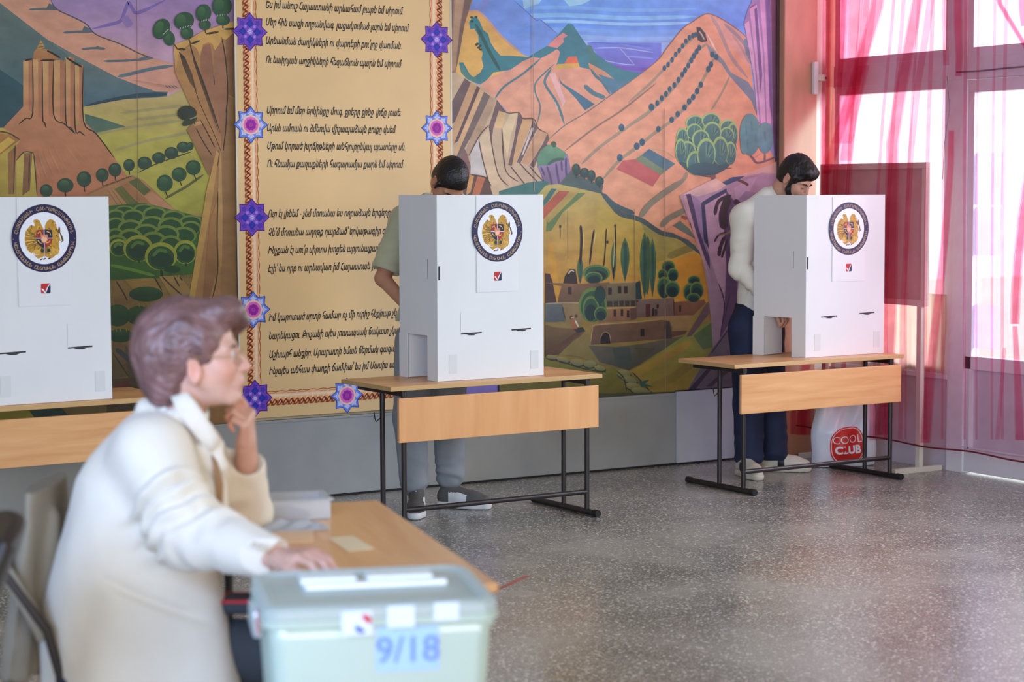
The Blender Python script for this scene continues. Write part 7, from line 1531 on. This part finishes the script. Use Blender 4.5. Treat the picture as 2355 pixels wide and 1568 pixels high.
# ---------------------------------------------------------------- foreground table and what lies on it
TZ = .70
ta = onZ(868, 1150, TZ); tb_ = onZ(1145, 1340, TZ); ax = unit(ta - tb_); ln = float(np.linalg.norm(ta - tb_)); ang = math.atan2(ax[1], ax[0])
tab = empty('table', (tb_[0], tb_[1], 0), ang); tag(tab, 'light wooden table in the foreground where the seated woman rests her elbow', 'table')
TW = .52
MB().box((0, 0, TZ - .022), (ln, TW, TZ), bev=.003).build('tabletop', M_wood, tab)
MB().box((.0, -.0012, TZ - .020), (ln, .0, TZ - .002)).build('edge_band', M_edge, tab)
for x in (.08, ln - .08):
    for y in (.09, TW - .07): MB().tube([(x, y, .02), (x, y, TZ - .022)], .0125, 10).build('leg', M_tube, tab)
    MB().tube([(x, .03, .017), (x, TW - .03, .017)], .015, 10).build('foot_bar', M_tube, tab)
MB().tube([(.08, TW - .07, .14), (ln - .08, TW - .07, .14)], .012, 10).build('stretcher', M_tube, tab)
def flat_sheet(pts, name, label, m, z=TZ, cat='paper', lift=.0012, group=None):
    P = [onZ(a, b, z) for a, b in pts]; c = sum(P) / len(P); o = empty
    mb = MB(); n = len(P); top = [(p[0] - c[0], p[1] - c[1], lift + .0008) for p in P]; bot = [(p[0] - c[0], p[1] - c[1], .0003) for p in P]
    mb.add(top + bot, [tuple(range(n)), tuple(reversed(range(n, 2 * n)))] + [(i, (i + 1) % n, n + (i + 1) % n, n + i) for i in range(n)])
    ob = mb.build(name, m, None, (c[0], c[1], z)); tag(ob, label, cat, group); return ob
M_pale = mat('pale_paper', rgb(236, 214, 172), .7, var=.03); M_peachp = mat('peach_film', rgb(240, 196, 150), .35, var=.04)
flat_sheet([(756, 1238), (812, 1233), (860, 1262), (800, 1268)], 'paper_slip', 'small pale paper slip beside the woman\'s hand on the light table', M_pale)
flat_sheet([(596, 1212), (720, 1200), (722, 1246), (660, 1250), (600, 1252)], 'document_folder', 'thin peach folder lying on the table in front of the white tray', M_peachp, cat='folder')
# white translucent tray with crumpled film
M_plast = translucent('milky_plastic', rgb(232, 236, 242), .5, .12)
def glossy_over(m, f=.15, rough=.12):
    t = m.node_tree; o = [n for n in t.nodes if n.type == 'OUTPUT_MATERIAL'][0]; src = o.inputs[0].links[0].from_socket
    g = N(t, 'ShaderNodeBsdfGlossy'); g.inputs['Roughness'].default_value = rough; x = N(t, 'ShaderNodeMixShader'); x.inputs[0].default_value = f
    t.links.new(src, x.inputs[1]); t.links.new(g.outputs[0], x.inputs[2]); t.links.new(x.outputs[0], o.inputs[0])
glossy_over(M_plast)
p0 = onZ(655, 1188, TZ); tr = empty('plastic_tray', (p0[0], p0[1], TZ + .001), ang); tag(tr, 'white plastic tray at the far end of the light table', 'tray')
m = MB(); a, b, hh, tk = .075, .115, .052, .003
for (x0, x1, y0, y1) in ((-a, a, -b, -b + tk), (-a, a, b - tk, b), (-a, -a + tk, -b + tk, b - tk), (a - tk, a, -b + tk, b - tk)): m.box((x0, y0, 0), (x1, y1, hh))
m.box((-a, -b, 0), (a, b, tk)); m.build('tub', M_plast, tr)
m = MB()
for (x0, x1, y0, y1) in ((-a - .008, a + .008, -b - .008, -b + tk), (-a - .008, a + .008, b - tk, b + .008), (-a - .008, -a + tk, -b + tk, b - tk), (a - tk, a + .008, -b + tk, b - tk)): m.box((x0, y0, hh), (x1, y1, hh + .004), bev=.001)
m.build('rim', M_plast, tr)
p1 = onZ(655, 1206, TZ); m = MB(); n = 26
vs = []
for j in range(n):
    for i in range(n):
        x, y = -.05 + .10 * j / (n - 1), -.10 + .20 * i / (n - 1); e = min(i, j, n - 1 - i, n - 1 - j) / 6; e = min(1, e)
        vs.append((x, y, .002 + e * (.012 + .010 * math.sin(x * 70 + 2 * math.sin(y * 40)) * math.sin(y * 55) + .006 * math.sin(x * 160 + y * 90))))
m.add(vs, [(j * n + i, j * n + i + 1, (j + 1) * n + i + 1, (j + 1) * n + i) for j in range(n - 1) for i in range(n - 1)], smooth=True)
fo = m.build('plastic_wrap', M_plast, None, (p1[0], p1[1], TZ + .001), ang); fo.location = tuple(np.array(fo.location) + np.array([-math.cos(ang), -math.sin(ang), 0]) * .075); sm = fo.modifiers.new('t', 'SOLIDIFY'); sm.thickness = .0015
tag(fo, 'crumpled clear wrap lying before the white tray', 'wrap')

# ---------------------------------------------------------------- ballot box on a stool
BZ = .800
f_l = onZ(604, 1396, BZ); f_r = onZ(1152, 1372, BZ); bxv = unit(f_r - f_l); bw = float(np.linalg.norm(f_r - f_l)); bang = math.atan2(bxv[1], bxv[0])
bk = onZ(1054, 1290, BZ); byv = np.array([-bxv[1], bxv[0], 0]); bd_ = float((bk - f_r) @ byv); 
mid = (f_l + f_r) / 2 + byv * bd_ / 2
BB = .40
box = empty('ballot_box', (mid[0], mid[1], BB), bang); tag(box, 'translucent plastic ballot box with a blue number sign, nearest thing in the foreground', 'ballot box')
M_boxp = translucent('greenish_clear_plastic', rgb(224, 236, 222), .36, .14); glossy_over(M_boxp, .10, .16)
M_lid = translucent('clear_lid_plastic', rgb(226, 236, 232), .4, .20); glossy_over(M_lid, .16, .12)
M_ballot = mat('ballot_paper', rgb(214, 222, 226), .7)
hw, hd, hb = bw / 2 - .012, bd_ / 2 - .012, BZ - BB - .030
def rrect(hx, hy, r, n=6):
    pts = []
    for cx, cy_, a0 in ((1, 1, 0), (-1, 1, 90), (-1, -1, 180), (1, -1, 270)):
        for k in range(n + 1): a = math.radians(a0 + 90 * k / n); pts.append((cx * (hx - r) + r * math.cos(a), cy_ * (hy - r) + r * math.sin(a)))
    return pts
m = MB(); zs = [.003, .02, .12, .22, hb - .05, hb]; rings = []
for z in zs:
    k = .90 + .10 * z / hb; rings.append([(x, y, z) for x, y in rrect(hw * k, hd * k, .035)])
n = len(rings[0]); m.add([p for r_ in rings for p in r_], [(j * n + i, j * n + (i + 1) % n, (j + 1) * n + (i + 1) % n, (j + 1) * n + i) for j in range(len(zs) - 1) for i in range(n)] + [tuple(range(n))], smooth=True)
o = m.build('tub', M_boxp, box); sm = o.modifiers.new('wall', 'SOLIDIFY'); sm.thickness = .003; sm.offset = -1
m = MB(); q = rrect(hw + .012, hd + .012, .04); q2 = rrect(hw - .004, hd - .004, .032)
for zz0, zz1 in ((hb - .016, hb - .002),):
    m.add([(x, y, zz0) for x, y in q] + [(x, y, zz1) for x, y in q] + [(x, y, zz1) for x, y in q2] + [(x, y, zz0) for x, y in q2], [(a * n + i, a * n + (i + 1) % n, ((a + 1) % 4) * n + (i + 1) % n, ((a + 1) % 4) * n + i) for a in range(4) for i in range(n)])
m.build('rim', M_boxp, box)
m = MB(); q = rrect(hw + .010, hd + .010, .04)
m.add([(x, y, hb) for x, y in q] + [(x, y, hb + .020) for x, y in q] + [(x * .93, y * .93, hb + .026) for x, y in q] + [(x * .86, y * .86, hb + .018) for x, y in q], [(a * n + i, a * n + (i + 1) % n, (a + 1) * n + (i + 1) % n, (a + 1) * n + i) for a in range(3) for i in range(n)] + [tuple(range(3 * n, 4 * n))])
lid = m.build('lid', M_lid, box)
M_strip = mat('white_slot_strip', rgb(240, 242, 238), .4)
for (x0, x1) in ((-hw * .62, -hw * .10), (.0, hw * .62)): MB().box((x0, .045, hb + .018), (x1, .105, hb + .034), bev=.006).build('slot_strip', M_strip, lid)
MB().box((-hw * .60, .000, hb + .018), (hw * .72, .030, hb + .030), bev=.005).build('slot_strip', M_strip, lid)
for sx_ in (-1, 1):
    MB().box((sx_ * (hw + .011) - .012, -.07, hb - .060), (sx_ * (hw + .011) + .012, .07, hb - .006), bev=.008).build('handle', M_lid, box)
# a heap of cast ballots, seen dimly through the wall
rnd = random.Random(3)
M_blue = mat('blue_number_ink', rgb(122, 146, 216), .5, var=.02); M_signp = mat('pale_blue_sign', rgb(172, 200, 244), .5, var=.01); M_seal = mat('white_seal', rgb(226, 232, 242), .4, var=.01); M_redm = mat('red_mark', rgb(206, 50, 60), .5); M_bluem = mat('blue_mark', rgb(50, 70, 160), .5)
def fy(z): return -hd * (.90 + .10 * z / hb)      # front face depth at height z
tilt = math.atan2(hd * .10, hb)
def stick(name, u0, u1, z0, z1, off, m_, parent=box):
    mm = MB(); mm.add([(u0, fy(z0) - off, z0), (u1, fy(z0) - off, z0), (u1, fy(z1) - off, z1), (u0, fy(z1) - off, z1), (u0, fy(z0) - off + .0008, z0), (u1, fy(z0) - off + .0008, z0), (u1, fy(z1) - off + .0008, z1), (u0, fy(z1) - off + .0008, z1)], [(0, 1, 2, 3), (7, 6, 5, 4), (0, 4, 5, 1), (1, 5, 6, 2), (2, 6, 7, 3), (3, 7, 4, 0)]); return mm.build(name, m_, parent)
sg = stick('number_sign', -.012, .112, hb - .112, hb - .024, .002, M_signp)
vs, fs = text_mesh('9/18', .074, .0, .0012, 'CENTER')
MB().add([(.050 + x * .98, fy(hb - .094 + y) - .0034, hb - .094 + y) for x, y, _ in vs], fs).build('lettering', M_blue, sg)
s1 = stick('seal_sticker', -.082, -.022, hb - .034, hb + .014, .0135, M_seal); mm = MB()
mm.add([(-.036 + .012 * math.cos(a) * (1 if a < math.pi else .9), fy(hb - .0) - .0155, hb - .004 + .012 * math.sin(a)) for a in np.linspace(-.9, 2.4, 14)], [tuple(range(14))]); mm.build('red_half', M_redm, s1)
mm = MB(); mm.add([(-.044 + .012 * math.cos(a), fy(hb - .02) - .0155, hb - .018 + .011 * math.sin(a)) for a in np.linspace(2.6, 5.6, 14)], [tuple(range(14))]); mm.build('blue_half', M_bluem, s1)
stick('seal_sticker', .008, .062, hb - .022, hb + .022, .0135, M_seal); stick('seal_sticker', .100, .150, hb - .012, hb + .024, .0135, M_seal)
sd = MB()
for (z0, z1, y0, w_) in ((hb - .05, hb + .012, -.06, .016), (hb - .12, hb - .06, -.075, .012)): sd.box((-hw - .016, y0 - w_, z0), (-hw - .0125, y0 + w_, z1))
sd = MB().box((-hw - .0145, -.085, hb - .05), (-hw - .0125, -.045, hb - .004)).build('red_tape', M_redm, box)
MB().box((-hw - .0145, -.030, hb - .045), (-hw - .0125, .01, hb - .004)).build('seal_sticker', M_seal, box)
for u in (.02, .062): MB().tube([(u, fy(.17) - .001, .17), (u, fy(.17) - .010, .17)], .014, 16).build('stud', M_edge, box)
m = MB()
for k in range(18):
    cx, cy_, a = rnd.uniform(-hw * .55, hw * .55), rnd.uniform(-hd * .5, hd * .5), rnd.uniform(0, 3.1); z = .012 + .0105 * k
    c_, s_ = math.cos(a), math.sin(a); p_ = [(cx + (u * .07) * c_ - (w_ * .045) * s_, cy_ + (u * .07) * s_ + (w_ * .045) * c_, z + .006 * u) for u, w_ in ((-1, -1), (1, -1), (1, 1), (-1, 1))]
    m.add(p_ + [(x, y, zz + .001) for x, y, zz in p_], [(0, 1, 2, 3), (7, 6, 5, 4), (0, 4, 5, 1), (1, 5, 6, 2), (2, 6, 7, 3), (3, 7, 4, 0)])
bl = m.build('ballot_heap', M_ballot, None, (mid[0], mid[1], BB + .002), bang); tag(bl, 'heap of folded ballots dimly seen inside the plastic box', 'ballots', kind='stuff')
st_ = empty('stool', (mid[0], mid[1], 0), bang); tag(st_, 'low wooden stool carrying the ballot box', 'stool')
MB().box((-.22, -.20, BB - .03), (.22, .20, BB - .001), bev=.006).build('seat', M_wood, st_)
for x in (-.19, .19):
    for y in (-.17, .17): MB().box((x - .018, y - .018, 0), (x + .018, y + .018, BB - .03), bev=.003).build('leg', M_wood, st_)
# red tape on the floor by the table
pa, pb_ = onZ(1152, 1352, 0), onZ(1214, 1324, 0); d = unit(pb_ - pa); e = np.array([-d[1], d[0], 0]) * .012
MB().add([tuple(pa - d * .4 - e), tuple(pb_ - e), tuple(pb_ + e), tuple(pa - d * .4 + e)] , [(0, 1, 2, 3)]).build('floor_tape', mat('worn_red_tape', rgb(170, 96, 84), .6, var=.3, scale=30))
tp = bpy.data.objects['floor_tape']; tp.location.z = .0008; sm = tp.modifiers.new('t', 'SOLIDIFY'); sm.thickness = .0006; tag(tp, 'strip of red tape on the terrazzo floor beside the light table', 'tape')
# dark bag with a red edge on the woman's lap
bp = to_world(L(640, 1440, 4.86)); bagl = empty('handbag', (bp[0], bp[1], 0.570), -YAW); tag(bagl, 'charcoal handbag with red piping on the seated woman\'s lap', 'handbag')
v = Vol((-.16, -.10, -.02), (.20, .10, .12), .005); v.box((.01, 0, .018), (.15, .06, .018), None, .014, .01); V, F = v.surface(1); figure_mesh('pouch', V, F, np.zeros(3), M_char, bagl)
MB().tube([(-.135, -.04, .034), (-.135, -.055, .033), (.155, -.055, .033), (.155, .05, .033), (-.135, .05, .033), (-.135, -.04, .034)], .004, 6).build('piping', M_redm, bagl)
